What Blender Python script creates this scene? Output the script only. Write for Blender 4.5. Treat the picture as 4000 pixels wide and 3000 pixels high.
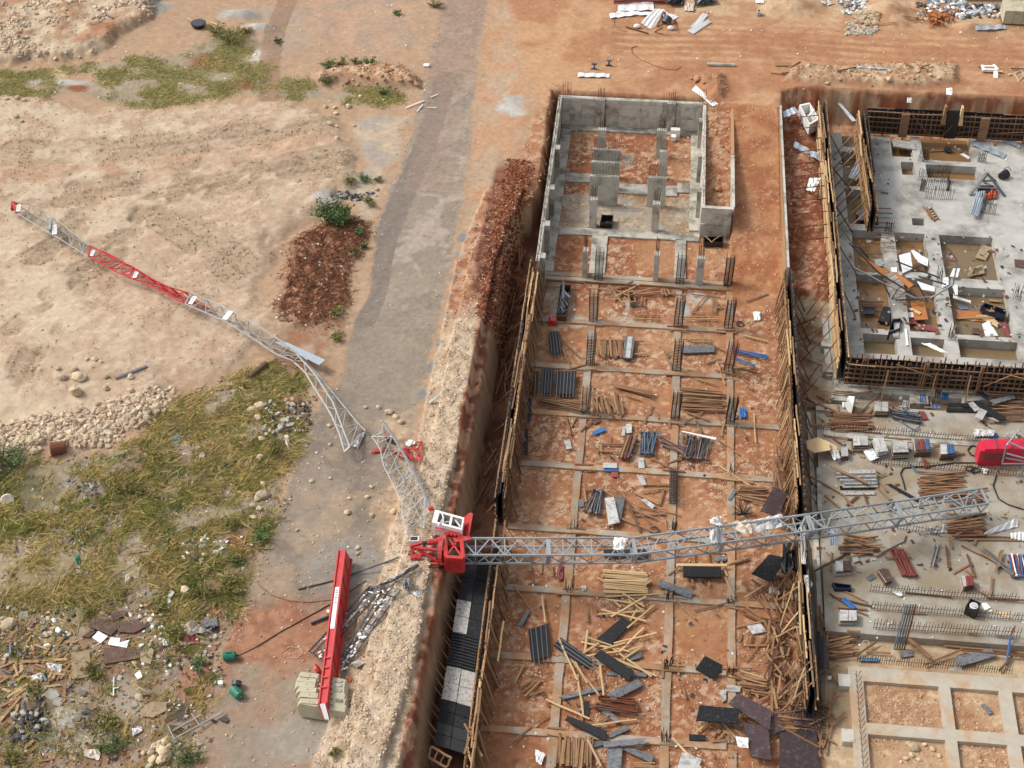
import bpy, bmesh, math, random
import numpy as np
from mathutils import Vector, Matrix, noise as mnoise
random.seed(7); rng = np.random.default_rng(11)
sc = bpy.context.scene
for o in list(bpy.data.objects): bpy.data.objects.remove(o)
COL = sc.collection
# ------------------------------------------------------------------ camera, sky, sun, exposure
FPX = 6400.0; PITCH = math.radians(41.5); YAW = math.radians(5.5); H = 79.0
cam = bpy.data.cameras.new('camera'); cam.sensor_width = 36.0; cam.lens = FPX/4000*36; cam.clip_start = 1; cam.clip_end = 3000
camo = bpy.data.objects.new('camera', cam); COL.objects.link(camo)
camo.location = (0, 0, H); camo.rotation_euler = (math.pi/2-PITCH, 0, YAW); sc.camera = camo
SUN_EL = math.radians(46); SUN_DIR = np.array([-0.96, 0.20]); SUN_DIR = SUN_DIR/np.linalg.norm(SUN_DIR)  # horizontal direction towards the sun
w = bpy.data.worlds.new('World'); sc.world = w; w.use_nodes = True
nt = w.node_tree; bg = nt.nodes['Background']
sky = nt.nodes.new('ShaderNodeTexSky'); sky.sky_type = 'NISHITA'; sky.sun_disc = False
sky.sun_elevation = SUN_EL; sky.sun_rotation = math.atan2(SUN_DIR[0], SUN_DIR[1]); sky.air_density = 1.0; sky.dust_density = 4.0; sky.ozone_density = 0.6
hs = nt.nodes.new('ShaderNodeHueSaturation'); hs.inputs['Saturation'].default_value = 0.30   # thin bright cloud veils the blue
nt.links.new(sky.outputs[0], hs.inputs['Color']); nt.links.new(hs.outputs[0], bg.inputs[0]); bg.inputs[1].default_value = 0.15
sl = bpy.data.lights.new('sun', 'SUN'); sl.energy = 1.5; sl.angle = math.radians(12.0); sl.color = (1.0, 0.94, 0.84)
so = bpy.data.objects.new('sun', sl); COL.objects.link(so)
sd = Vector((SUN_DIR[0]*math.cos(SUN_EL), SUN_DIR[1]*math.cos(SUN_EL), math.sin(SUN_EL)))
so.rotation_euler = sd.to_track_quat('Z', 'Y').to_euler(); so.location = (-60, 160, 90)
sc.view_settings.view_transform = 'Standard'; sc.view_settings.look = 'None'; sc.view_settings.gamma = 1.0
sc.view_settings.exposure = 0.38; sc.view_settings.use_curve_mapping = False
# ------------------------------------------------------------------ helpers
_cy, _sy, _cp, _sp = math.cos(YAW), math.sin(YAW), math.cos(PITCH), math.sin(PITCH)
FW = np.array([-_sy*_cp, _cy*_cp, -_sp]); RT = np.array([_cy, _sy, 0.0]); UPV = np.cross(RT, FW)
CAMP = np.array([0, 0, H])
def P(px, py, z=0.0):                       # survey: a bearing measured in the photo, intersected with a level z
    d = FPX*FW + (px-2000)*RT - (py-1500)*UPV
    return CAMP + (z-H)/d[2]*d
def Q(i, j, u, v): return (1000*i + u/2.212, 750*j + v/2.212)
def srgb(r, g, b):
    f = lambda c: (c/255/12.92) if c/255 <= 0.04045 else ((c/255+0.055)/1.055)**2.4
    return (f(r), f(g), f(b))
MATS = {}
def mat(name, col, rough=0.8, metal=0.0, var=0.25, scale=3.0, stretch=(1, 1, 1), bump=0.0, rnd=0.0, col2=None, c2amt=0.5, c2scale=1.5, spec=0.3):
    m = bpy.data.materials.new(name); m.use_nodes = True; n = m.node_tree.nodes; L = m.node_tree.links
    b = n['Principled BSDF']; b.inputs['Roughness'].default_value = rough; b.inputs['Metallic'].default_value = metal
    b.inputs['Specular IOR Level'].default_value = spec
    tc = n.new('ShaderNodeTexCoord'); mp = n.new('ShaderNodeMapping'); mp.inputs['Scale'].default_value = stretch
    L.new(tc.outputs['Object'], mp.inputs[0])
    oi = n.new('ShaderNodeObjectInfo')
    ad = n.new('ShaderNodeVectorMath'); ad.operation = 'ADD'; L.new(mp.outputs[0], ad.inputs[0])
    sc3 = n.new('ShaderNodeVectorMath'); sc3.operation = 'SCALE'; sc3.inputs[0].default_value = (37, 17, 53); L.new(oi.outputs['Random'], sc3.inputs['Scale'])
    L.new(sc3.outputs[0], ad.inputs[1])
    nz = n.new('ShaderNodeTexNoise'); nz.inputs['Scale'].default_value = scale; nz.inputs['Detail'].default_value = 6; nz.inputs['Roughness'].default_value = 0.65
    L.new(ad.outputs[0], nz.inputs['Vector'])
    cur = None
    if col2 is not None:
        n2 = n.new('ShaderNodeTexNoise'); n2.inputs['Scale'].default_value = c2scale; n2.inputs['Detail'].default_value = 5; n2.inputs['Roughness'].default_value = 0.7
        L.new(ad.outputs[0], n2.inputs['Vector'])
        mr = n.new('ShaderNodeMapRange'); mr.inputs[1].default_value = 0.62-c2amt*0.3; mr.inputs[2].default_value = 0.78-c2amt*0.3; L.new(n2.outputs[0], mr.inputs[0])
        mx = n.new('ShaderNodeMix'); mx.data_type = 'RGBA'; mx.inputs[6].default_value = (*col, 1); mx.inputs[7].default_value = (*col2, 1)
        L.new(mr.outputs[0], mx.inputs[0]); cur = mx.outputs[2]
    # value variation: noise + per-object random
    m1 = n.new('ShaderNodeMapRange'); m1.inputs[1].default_value = 0.25; m1.inputs[2].default_value = 0.75
    m1.inputs[3].default_value = 1-var; m1.inputs[4].default_value = 1+var; L.new(nz.outputs[0], m1.inputs[0])
    m2 = n.new('ShaderNodeMapRange'); m2.inputs[3].default_value = 1-rnd; m2.inputs[4].default_value = 1+rnd; L.new(oi.outputs['Random'], m2.inputs[0])
    mm = n.new('ShaderNodeMath'); mm.operation = 'MULTIPLY'; L.new(m1.outputs[0], mm.inputs[0]); L.new(m2.outputs[0], mm.inputs[1])
    vs = n.new('ShaderNodeVectorMath'); vs.operation = 'SCALE'; L.new(mm.outputs[0], vs.inputs['Scale'])
    if cur is None: vs.inputs[0].default_value = col
    else: L.new(cur, vs.inputs[0])
    L.new(vs.outputs[0], b.inputs['Base Color'])
    if bump:
        bp = n.new('ShaderNodeBump'); bp.inputs['Strength'].default_value = bump; bp.inputs['Distance'].default_value = 0.03
        L.new(nz.outputs[0], bp.inputs['Height']); L.new(bp.outputs[0], b.inputs['Normal'])
    MATS[name] = m; return m
G_ = (30, 6, 6)
mat('pale_timber', (.52, .36, .19), .8, var=.25, scale=2, stretch=(2, 14, 14), rnd=.22)
mat('brown_timber', (.19, .10, .053), .85, var=.35, scale=2, stretch=(2, 14, 14), rnd=.45, col2=(.25, .155, .09), c2scale=2)
mat('tan_timber', (.32, .19, .098), .85, var=.35, scale=2, stretch=(2, 14, 14), rnd=.35, col2=(.26, .14, .065), c2scale=2)
mat('rust_timber', (.165, .078, .042), .85, var=.35, scale=2, stretch=(2, 14, 14), rnd=.35)
mat('black_board', (.018, .019, .022), .6, var=.4, scale=5, rnd=.25, col2=(.06, .06, .06), c2amt=.1, c2scale=4)
mat('grey_board', (.15, .155, .165), .6, var=.35, scale=4, rnd=.2, col2=(.035, .037, .042), c2amt=.35, c2scale=5)
mat('black_scuffed', (.015, .016, .018), .7, var=.4, scale=6, rnd=.3, spec=.15, col2=(.075, .075, .08), c2amt=.2, c2scale=7)
mat('white_scuffed', (.40, .385, .36), .75, var=.25, scale=3, col2=(.06, .06, .06), c2amt=.38, c2scale=7)
mat('brown_film_board', (.060, .038, .040), .5, var=.3, scale=3, rnd=.3, col2=(.13, .11, .12), c2amt=.2, c2scale=3)
mat('plywood', (.60, .43, .23), .75, var=.12, scale=4)
mat('rebar', (.085, .055, .045), .7, metal=.3, var=.3, scale=8, rnd=.2)
mat('dark_rebar', (.032, .030, .032), .6, metal=.3, var=.3, scale=8, rnd=.2)
mat('rust_steel', (.16, .055, .030), .8, metal=.1, var=.35, scale=6, rnd=.3)
mat('concrete', (.42, .40, .345), .9, var=.2, scale=1.2, bump=.25, rnd=.10, col2=(.19, .17, .135), c2amt=.55, c2scale=.7)
mat('dusty_concrete', (.43, .39, .32), .9, var=.12, scale=1.5, bump=.2, col2=(.44, .30, .19), c2amt=.55, c2scale=.5)
mat('pale_concrete', (.50, .48, .42), .9, var=.16, scale=1.5, bump=.2, rnd=.06, col2=(.28, .25, .20), c2amt=.45, c2scale=.8)
mat('beam_concrete', (.33, .29, .235), .92, var=.22, scale=1.6, bump=.25, rnd=.10, col2=(.35, .20, .105), c2amt=.66, c2scale=.45)
mat('raft_concrete', (.43, .415, .38), .85, var=.2, scale=.8, bump=.2, col2=(.22, .205, .18), c2amt=.5, c2scale=.28)
mat('slab_concrete', (.36, .335, .285), .88, var=.14, scale=.8, bump=.2, col2=(.27, .215, .15), c2amt=.72, c2scale=.22)
mat('white_sheet', (.72, .72, .71), .45, metal=.1, var=.1, scale=2, rnd=.06)
mat('zinc_sheet', (.42, .48, .53), .42, metal=.35, var=.12, scale=2, rnd=.08)
mat('white_plastic', (.78, .78, .77), .5, var=.06, scale=3, rnd=.05)
mat('white_foam', (.8, .79, .76), .8, var=.05, scale=3)
mat('wrap_plastic', (.55, .54, .53), .3, var=.25, scale=4)
mat('tarp_cream', (.55, .48, .40), .7, var=.3, scale=3)
mat('black_plastic', (.012, .012, .014), .38, var=.4, scale=2, spec=.5)
mat('navy_plastic', (.010, .016, .040), .4, var=.2, scale=2, spec=.5)
mat('crane_red', (.50, .024, .027), .5, var=.2, scale=2.5, rnd=.06, col2=(.31, .10, .075), c2amt=.42, c2scale=2, spec=.5)
mat('jib_red', (.50, .045, .045), .5, var=.15, scale=2.5, rnd=.1)
mat('galv_grey', (.33, .355, .37), .5, metal=.25, var=.12, scale=3, rnd=.12)
mat('jib_grey', (.40, .40, .385), .5, metal=.2, var=.15, scale=3, rnd=.12)
mat('cab_white', (.78, .77, .74), .4, var=.06, scale=2)
mat('sign_white', (.78, .78, .78), .5, var=.03)
mat('sign_grey', (.20, .18, .18), .6, var=.1)
mat('glass_dark', (.02, .022, .025), .08, var=.1, spec=.6)
mat('counterweight', (.46, .42, .30), .88, var=.12, scale=1.5, bump=.15, rnd=.05, col2=(.33, .29, .19), c2amt=.35, c2scale=.9)
mat('magenta_red', (.56, .016, .050), .38, var=.1, scale=2, spec=.5)
mat('blue_steel', (.035, .13, .34), .5, var=.25, scale=3, rnd=.2)
mat('dull_blue_steel', (.10, .16, .25), .55, var=.35, scale=3, rnd=.3)
mat('dark_steel', (.06, .065, .075), .5, metal=.4, var=.3, scale=4, rnd=.3)
mat('prop_steel', (.22, .23, .25), .5, metal=.5, var=.3, scale=4, rnd=.4)
mat('alu_panel', (.50, .49, .47), .45, metal=.2, var=.22, scale=3, rnd=.15, col2=(.24, .22, .21), c2amt=.42, c2scale=2)
mat('panel_red', (.36, .07, .06), .6, var=.25, scale=3, rnd=.15)
mat('hose_black', (.02, .02, .02), .6, var=.2)
mat('hose_brown', (.20, .12, .07), .7, var=.2)
mat('cable_grey', (.30, .31, .32), .5, metal=.3, var=.2)
mat('green_plastic', (.012, .16, .10), .45, var=.15, spec=.5)
mat('cyan_plastic', (.06, .36, .55), .5, var=.15)
mat('red_plastic', (.60, .025, .03), .4, var=.1, spec=.5)
mat('orange_net', (.55, .11, .04), .7, var=.3, scale=6)
mat('hessian', (.34, .26, .17), .95, var=.2, scale=5, bump=.2, rnd=.1, col2=(.25, .17, .10), c2amt=.4)
mat('maroon_sheet', (.22, .055, .055), .6, var=.25, scale=3)
mat('orange_ply', (.42, .16, .05), .7, var=.2, scale=2, stretch=(1, 6, 6))
mat('brown_board', (.105, .062, .050), .75, var=.3, scale=3, rnd=.2, col2=(.16, .11, .085), c2amt=.35)
mat('muddy_water', (.22, .125, .055), .12, var=.12, scale=.5, spec=.5)
mat('dark_water', (.19, .135, .075), .12, var=.15, scale=.5, spec=.5)
mat('leaf_green', (.11, .17, .055), .7, var=.35, scale=3, rnd=.25)
mat('leaf_olive', (.19, .18, .05), .75, var=.35, scale=3, rnd=.25)
mat('twig', (.13, .085, .05), .9, var=.3, scale=4)
mat('cement_heap', (.40, .385, .35), .95, var=.15, scale=2, bump=.3)
mat('asphalt_chunk', (.075, .07, .066), .9, var=.3, scale=4, rnd=.25)
mat('boulder', (.50, .40, .27), .95, var=.22, scale=2.5, bump=.4, rnd=.18)
mat('red_boulder', (.36, .20, .11), .95, var=.25, scale=2.5, bump=.4, rnd=.18)
mat('rope', (.45, .38, .28), .9, var=.2)
def vmat(name, rough=.95, fine=22.0, amt=.16, bump=.5, dist=.05):
    m = bpy.data.materials.new(name); m.use_nodes = True; n = m.node_tree.nodes; L = m.node_tree.links
    b = n['Principled BSDF']; b.inputs['Roughness'].default_value = rough; b.inputs['Specular IOR Level'].default_value = .15
    a = n.new('ShaderNodeAttribute'); a.attribute_name = 'Col'
    tc = n.new('ShaderNodeTexCoord'); nz = n.new('ShaderNodeTexNoise'); nz.inputs['Scale'].default_value = fine; nz.inputs['Detail'].default_value = 4; nz.inputs['Roughness'].default_value = .7
    L.new(tc.outputs['Object'], nz.inputs['Vector'])
    mr = n.new('ShaderNodeMapRange'); mr.inputs[1].default_value = .3; mr.inputs[2].default_value = .7; mr.inputs[3].default_value = 1-amt; mr.inputs[4].default_value = 1+amt
    L.new(nz.outputs[0], mr.inputs[0])
    n2 = n.new('ShaderNodeTexNoise'); n2.inputs['Scale'].default_value = 3.1; n2.inputs['Detail'].default_value = 6; n2.inputs['Roughness'].default_value = .7; L.new(tc.outputs['Object'], n2.inputs['Vector'])
    mr2 = n.new('ShaderNodeMapRange'); mr2.inputs[1].default_value = .3; mr2.inputs[2].default_value = .7; mr2.inputs[3].default_value = 1-amt*.8; mr2.inputs[4].default_value = 1+amt*.8; L.new(n2.outputs[0], mr2.inputs[0])
    mm = n.new('ShaderNodeMath'); mm.operation = 'MULTIPLY'; L.new(mr.outputs[0], mm.inputs[0]); L.new(mr2.outputs[0], mm.inputs[1])
    vs = n.new('ShaderNodeVectorMath'); vs.operation = 'SCALE'; L.new(a.outputs['Color'], vs.inputs[0]); L.new(mm.outputs[0], vs.inputs['Scale'])
    L.new(vs.outputs[0], b.inputs['Base Color'])
    if bump:
        bp = n.new('ShaderNodeBump'); bp.inputs['Strength'].default_value = bump; bp.inputs['Distance'].default_value = dist; L.new(nz.outputs[0], bp.inputs['Height']); L.new(bp.outputs[0], b.inputs['Normal'])
    if 'grass' in name:                      # thin blades let light through
        tr_ = n.new('ShaderNodeBsdfTranslucent'); L.new(vs.outputs[0], tr_.inputs[0]); ms = n.new('ShaderNodeMixShader'); ms.inputs[0].default_value = .4
        L.new(b.outputs[0], ms.inputs[1]); L.new(tr_.outputs[0], ms.inputs[2]); L.new(ms.outputs[0], n['Material Output'].inputs[0])
    MATS[name] = m; return m
vmat('earth'); vmat('stones', fine=9, amt=.2, bump=.3, dist=.03); vmat('grass_blades', fine=3, amt=.12, bump=0)

def link(o, parent=None):
    COL.objects.link(o)
    if parent is not None: o.parent = parent
    return o
def tag(o, label=None, cat=None, group=None, kind=None):
    if label: o['label'] = label
    if cat: o['category'] = cat
    if group: o['group'] = group
    if kind: o['kind'] = kind
    return o
def root(name, label, cat, loc, group=None):
    o = bpy.data.objects.new(name, None); o.empty_display_size = .2; link(o); o.location = tuple(loc); return tag(o, label, cat, group)
def base_of(parent): return Vector(parent.location) if parent is not None else Vector((0, 0, 0))
def rel(parent):                             # world offset of a parent chain that only translates
    v = Vector((0, 0, 0))
    while parent is not None: v += Vector(parent.location); parent = parent.parent
    return v
class MB:
    def __init__(s): s.v = []; s.f = []
    def add(s, vs, fs):
        k = len(s.v); s.v += [tuple(float(c) for c in x) for x in vs]; s.f += [tuple(i+k for i in f) for f in fs]; return s
    def frame(s, c, a, b, d):                # centre and three half vectors
        c, a, b, d = (np.array(x, float) for x in (c, a, b, d))
        vs = [c+i*a+j*b+k*d for k in (-1, 1) for j in (-1, 1) for i in (-1, 1)]
        return s.add(vs, [(0, 2, 3, 1), (4, 5, 7, 6), (0, 1, 5, 4), (2, 6, 7, 3), (0, 4, 6, 2), (1, 3, 7, 5)])
    def box(s, x0, x1, y0, y1, z0, z1):
        return s.frame(((x0+x1)/2, (y0+y1)/2, (z0+z1)/2), ((x1-x0)/2, 0, 0), (0, (y1-y0)/2, 0), (0, 0, (z1-z0)/2))
    def bar(s, p, q, w, h=None, up=(0, 0, 1)):
        h = h or w; p = np.array(p, float); q = np.array(q, float); d = q-p; L = np.linalg.norm(d)
        if L < 1e-6: return s
        d = d/L; u = np.array(up, float); sd_ = np.cross(u, d)
        if np.linalg.norm(sd_) < 1e-3: sd_ = np.cross((1, 0, 0), d)
        sd_ /= np.linalg.norm(sd_); u = np.cross(d, sd_)
        return s.frame((p+q)/2, d*L/2, sd_*w/2, u*h/2)
    def tube(s, pts, r, n=6):
        pts = [np.array(p, float) for p in pts]; k0 = len(s.v)
        for i, p in enumerate(pts):
            d = pts[min(i+1, len(pts)-1)]-pts[max(i-1, 0)]; d = d/(np.linalg.norm(d)+1e-9)
            a = np.cross(d, (0, 0, 1)); 
            if np.linalg.norm(a) < 1e-3: a = np.array((1., 0, 0))
            a /= np.linalg.norm(a); b = np.cross(d, a)
            rr = r[i] if isinstance(r, (list, tuple)) else r
            for k in range(n):
                t = 2*math.pi*k/n; s.v.append(tuple(p+rr*(math.cos(t)*a+math.sin(t)*b)))
        for i in range(len(pts)-1):
            for k in range(n):
                a_ = k0+i*n+k; b_ = k0+i*n+(k+1) % n; s.f.append((a_, b_, b_+n, a_+n))
        s.f.append(tuple(k0+k for k in range(n))[::-1]); e = k0+(len(pts)-1)*n; s.f.append(tuple(e+k for k in range(n)))
        return s
    def prism(s, pts, off):                  # polygon extruded by a vector
        n = len(pts); off = np.array(off, float); a = [np.array(p, float) for p in pts]
        return s.add(a+[p+off for p in a], [tuple(range(n))[::-1], tuple(range(n, 2*n))]+[(i, (i+1) % n, n+(i+1) % n, n+i) for i in range(n)])
    def mesh(s, name, off=(0, 0, 0), smooth=False):
        me = bpy.data.meshes.new(name); o = np.array(off, float)
        me.from_pydata([tuple(np.array(v)-o) for v in s.v], [], s.f)
        if smooth: me.polygons.foreach_set('use_smooth', [True]*len(me.polygons))
        me.update(); return me
    def build(s, name, m, parent=None, origin=None, smooth=False):
        base = rel(parent) if parent is not None else Vector(origin) if origin is not None else Vector(np.mean(np.array(s.v), axis=0))
        me = s.mesh(name, base, smooth); me.materials.append(MATS[m]); o = bpy.data.objects.new(name, me); link(o, parent)
        if parent is None: o.location = base
        return o
UNIT = {}
def unit(m):
    m, k_ = (m, random.randrange(4)) if 'timber' in m else (m, 0)
    if (m, k_) not in UNIT:
        b = MB().frame((0, 0, 0), (.5, 0, 0), (0, .5, 0), (0, 0, .5))
        if k_:                               # three bowed, split-ended variants of a sawn board
            r_ = random.Random(k_); b = MB(); c_ = [(x, r_.uniform(-.35, .35)*(1-4*x*x), r_.uniform(-.5, .5)*(1-4*x*x), r_.uniform(.40, .5)) for x in (-.5, -.17, .17, .5)]
            for x, oy, oz, w_ in c_: b.v += [(x+r_.uniform(-.006, .006), oy+sy_*w_, oz+sz_*.5) for sy_, sz_ in ((-1, -1), (1, -1), (1, 1), (-1, 1))]
            b.f = [(0, 1, 2, 3), (15, 14, 13, 12)]+[(4*i+j, 4*i+4+j, 4*i+4+(j+1) % 4, 4*i+(j+1) % 4) for i in range(3) for j in range(4)]
        me = b.mesh('board_'+m); me.materials.append(MATS[m]); UNIT[m, k_] = me
    return UNIT[m, k_]
def bar_matrix(p, q, w, h, up=(0, 0, 1)):
    p = Vector(p); q = Vector(q); d = q-p; L = d.length; d.normalize(); u = Vector(up); s_ = u.cross(d)
    if s_.length < 1e-3: s_ = Vector((1, 0, 0)).cross(d)
    s_.normalize(); u = d.cross(s_); c = (p+q)/2
    return Matrix(((d.x*L, s_.x*w, u.x*h, c.x), (d.y*L, s_.y*w, u.y*h, c.y), (d.z*L, s_.z*w, u.z*h, c.z), (0, 0, 0, 1)))
def bar(name, p, q, w, h, m, parent=None, up=(0, 0, 1)):
    o = bpy.data.objects.new(name, unit(m)); link(o, parent); M = bar_matrix(p, q, w, h, up)
    o.matrix_basis = Matrix.Translation(-rel(parent)) @ M if parent is not None else M
    return o
def inst(name, me, M, parent=None):
    o = bpy.data.objects.new(name, me); link(o, parent)
    o.matrix_basis = Matrix.Translation(-rel(parent)) @ M if parent is not None else M
    return o
# ------------------------------------------------------------------ terrain
def vnoise(x, y, s, seed):
    r = np.random.default_rng(seed); T = r.random((256, 256)); X = x/s+1000.3; Y = y/s+1000.7
    i = np.floor(X).astype(int); j = np.floor(Y).astype(int); fx = X-i; fy = Y-j; fx = fx*fx*(3-2*fx); fy = fy*fy*(3-2*fy)
    i &= 255; j &= 255; i1 = (i+1) & 255; j1 = (j+1) & 255
    return (T[i, j]*(1-fx)+T[i1, j]*fx)*(1-fy)+(T[i, j1]*(1-fx)+T[i1, j1]*fx)*fy
def fbm(x, y, s, seed, o=4, g=.5):
    a = 1; t = 0; z = 0
    for k in range(o):
        t_ = .6+k*1.13+seed; c_, s_ = math.cos(t_), math.sin(t_); z = z+a*vnoise(x*c_-y*s_, x*s_+y*c_, s/2.07**k, seed+k*7); t += a; a *= g
    return z/t
xs = np.concatenate([[-600, -300, -180, -120, -95, -80, -72], np.arange(-66, 40, .15), [42, 46, 52, 62, 80, 120, 200, 400, 700]])
ys = np.concatenate([[-300, -100, -20, 10, 30, 42, 48], np.arange(51.5, 100, .13), np.arange(100, 153, .17), [155, 160, 170, 190, 230, 320, 500, 900, 1500]])
X, Y = np.meshgrid(xs, ys, indexing='ij'); SH = X.shape; X = X.ravel(); Y = Y.ravel()
def W(pts, z=0.0): return [tuple(P(a, b, z)[:2]) for a, b in pts]
def sdf(poly, far=4.0):
    poly = np.array(poly); d = np.full(X.shape, far); inside = np.zeros(X.shape, bool)
    lo = poly.min(0)-far; hi = poly.max(0)+far; m = np.where((X > lo[0]) & (X < hi[0]) & (Y > lo[1]) & (Y < hi[1]))[0]
    x = X[m]; y = Y[m]; dd = np.full(x.shape, far**2); ins = np.zeros(x.shape, bool); n = len(poly)
    for k in range(n):
        a = poly[k]; b = poly[(k+1) % n]; e = b-a; t = np.clip(((x-a[0])*e[0]+(y-a[1])*e[1])/(e@e+1e-12), 0, 1)
        dd = np.minimum(dd, (x-a[0]-t*e[0])**2+(y-a[1]-t*e[1])**2)
        c = ((a[1] > y) != (b[1] > y)); ins ^= c & (x < (b[0]-a[0])*(y-a[1])/((b[1]-a[1]) if abs(b[1]-a[1]) > 1e-12 else 1e-12)+a[0])
    r = np.sqrt(dd); r[ins] *= -1; d[m] = r; return d
def pline(pts, far=6.0):                     # distance to a polyline and the height interpolated along it
    pts = np.array(pts); d = np.full(X.shape, far); hh = np.zeros(X.shape)
    for a, b in zip(pts[:-1], pts[1:]):
        e = (b-a)[:2]; t = np.clip(((X-a[0])*e[0]+(Y-a[1])*e[1])/(e@e+1e-12), 0, 1)
        r = np.hypot(X-a[0]-t*e[0], Y-a[1]-t*e[1]); m = r < d; d[m] = r[m]; hh[m] = (a[2]+t*(b[2]-a[2]))[m]
    return d, hh
ct0 = lambda n: np.clip((n-.46)/.12, 0, 1)
sm = lambda t: (lambda u: u*u*(3-2*u))(np.clip(t, 0, 1))
N1 = fbm(X, Y, 6, 1); N2 = fbm(X, Y, 1.6, 2); N3 = fbm(X, Y, .55, 3, 3); N4 = fbm(X, Y, 14, 4); N5 = fbm(X, Y, .30, 5, 2); N6 = fbm(X, Y, 3, 6)
Z = (N1-.5)*.25+(N2-.5)*.10
plateau = W([(-900, 330), (0, 375), (250, 405), (600, 440), (930, 385), (1250, 410), (1330, 480), (1400, 600), (1380, 720), (1290, 780), (1240, 870), (1100, 960), (1060, 1100), (1060, 1200), (1130, 1280), (1000, 1390), (960, 1440), (700, 1500), (640, 1600), (560, 1680), (400, 1750), (300, 1790), (0, 1800), (-900, 1800)])
s_plat = sdf(plateau); wob = (N2-.5)*1.6+(N6-.5)*2.6; kp = sm((-s_plat+wob+.6)/2.6); Z += kp*(.5+(N1-.5)*.5)
tr = np.sin((X*.55-Y*.85)*3.2+N1*9)*.5+.5; Z += kp*(tr*ct0(N6)*.06+(N3-.5)*.06+(N5-.5)*.03)
s_ul = sdf(W([(-500, 60), (60, 20), (420, -40), (640, -60), (640, 60), (480, 140), (370, 230), (60, 265), (-500, 290)])); kul = sm((-s_ul+wob)/1.6); Z += kul*(.8+(N2-.5)*.6)
s_red = sdf(W([(1180, 900), (1290, 850), (1440, 880), (1430, 960), (1380, 1080), (1370, 1180), (1300, 1260), (1170, 1290), (1090, 1220), (1060, 1150), (1065, 1060), (1100, 970)])); kred = sm((-s_red+.75*wob+.3)/1.3); Z += kred*(.25+(N3-.5)*.45)
def bump(px, py, rx, ry, h, k=1.0):          # a heap, metres
    global Z
    c = P(px, py); r = np.hypot((X-c[0])/rx, (Y-c[1])/ry)+(N2-.5)*.5; t = sm(1-r); Z = Z+t*h*k; return t
h_berm = sdf(W([(1225, 290), (1420, 262), (1580, 265), (1650, 320), (1640, 345), (1520, 345), (1400, 330), (1240, 320)])); kberm = sm((-h_berm+.2)/1.0); Z += kberm*(.8+(N3-.5)*.4)
rid, rh = pline([(*P(1990, 760)[:2], .5), (*P(1935, 900)[:2], .8), (*P(1880, 1045)[:2], .9), (*P(1838, 1270)[:2], 1.3), (*P(1790, 1500)[:2], 1.3), (*P(1745, 1750)[:2], 1.2), (*P(1690, 1900)[:2], 1.0), (*P(1640, 2130)[:2], .9), (*P(1600, 2330)[:2], 1.2), (*P(1560, 2612)[:2], 1.5), (*P(1500, 2800)[:2], 1.5), (*P(1430, 3000)[:2], 1.5), (*P(1380, 3300)[:2], 1.5)], 8)
rw = 1.2+.95*sm((82-Y)/20); kr = np.clip(1-rid/(rw*(1.15+(N2-.5)*.7)), 0, 1); Z += (kr**.8)*rh*.95+kr*(N3-.5)*.35
fan = sdf(W([(1640, 1560), (1420, 1620), (1480, 1750), (1480, 1900), (1430, 2050), (1400, 2200), (1560, 2260), (1700, 2000)])); kfan = sm((-fan+wob)/1.2); Z += kfan*(N3-.5)*.3
h_r1 = sdf(W([(3060, 275), (3150, 262), (3300, 262), (3560, 250), (3740, 255), (3745, 330), (3560, 350), (3290, 335), (3180, 335), (3060, 320)])); kb2 = sm((-h_r1+.2)/.9); Z += kb2*(.55+(N3-.5)*.4)
h_r2 = sdf(W([(2690, 300), (2840, 285), (2860, 360), (2830, 400), (2760, 395), (2720, 340)])); Z += sm((-h_r2)/1.2)*(.6+(N3-.5)*.4)
k_heap1 = bump(3790, 112, 2.4, 1.5, .55); k_heap2 = bump(3470, 60, 3.0, 4, .9); k_heap3 = bump(3100, 25, 4, 2.5, .9)
for a in [(950, 62, 2.4, 1.6, .6), (1010, 112, 2.2, 1.4, .45), (600, 30, 2.6, 1.3, .5), (290, 2790, 2.0, 1.6, .6), (150, 2720, 2.5, 1.5, .5), (130, 2880, 1.6, 1.3, .4), (1280, 800, 1.8, 1.4, .5), (560, 1770, 2.5, 1.5, .3)]: bump(*a)
# excavation
pit = [(-11.2, 20), (-11.15, 55), (-11.35, 61), (-11.15, 70), (-10.95, 80), (-10.85, 88), (-10.7, 100), (-10.95, 107), (-10.2, 110.5), (-9.2, 112.5), (-8.85, 114), (-8.85, 129.55), (5.3, 129.55), (7.7, 128.9), (11.9, 128.8), (12.1, 131.4), (14, 132.4), (60, 132.4), (60, 20)]
s_pit0 = sdf(pit, 6.0); s_pit = np.minimum(s_pit0, 3)+(N2-.5)*.35+(N3-.5)*.16; tp = np.clip(-s_pit/.75, 0, 1)
ZP = np.full(X.shape, -3.0)+(N2-.5)*.12+(N3-.5)*.05
rampz = -3*np.clip((126.5-Y)/23, 0, 1); mr_ = (X > 7.55) & (X < 11.75) & (Y > 103); ZP = np.where(mr_, rampz+(N2-.5)*.12, ZP)
mf = (X > 5.0) & (X < 7.6) & (Y > 112.6); ZP = np.where(mf, -.2-1.3*np.clip((126.5-Y)/13, 0, 1)+(N3-.5)*.3, ZP)
mt = (X > 11.75) & (X < 15.5) & (Y > 101); ZP = np.where(mt, -1.9-.9*sm((104.5-Y)/4)+(N6-.5)*1.3*(Y > 104)+(N2-.5)*.5, ZP)
ZP = np.where((X > 11.75) & (X < 15.5) & (Y <= 101), -2.95+(N2-.5)*.15, ZP)
ZP = np.where((X > 15.4) & (Y > 94), -3.4, ZP)
br = (X > 15.4) & (Y < 66.6); ZP = np.where(br, -2.85+(N2-.5)*.16+(N3-.5)*.06, ZP)
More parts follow.
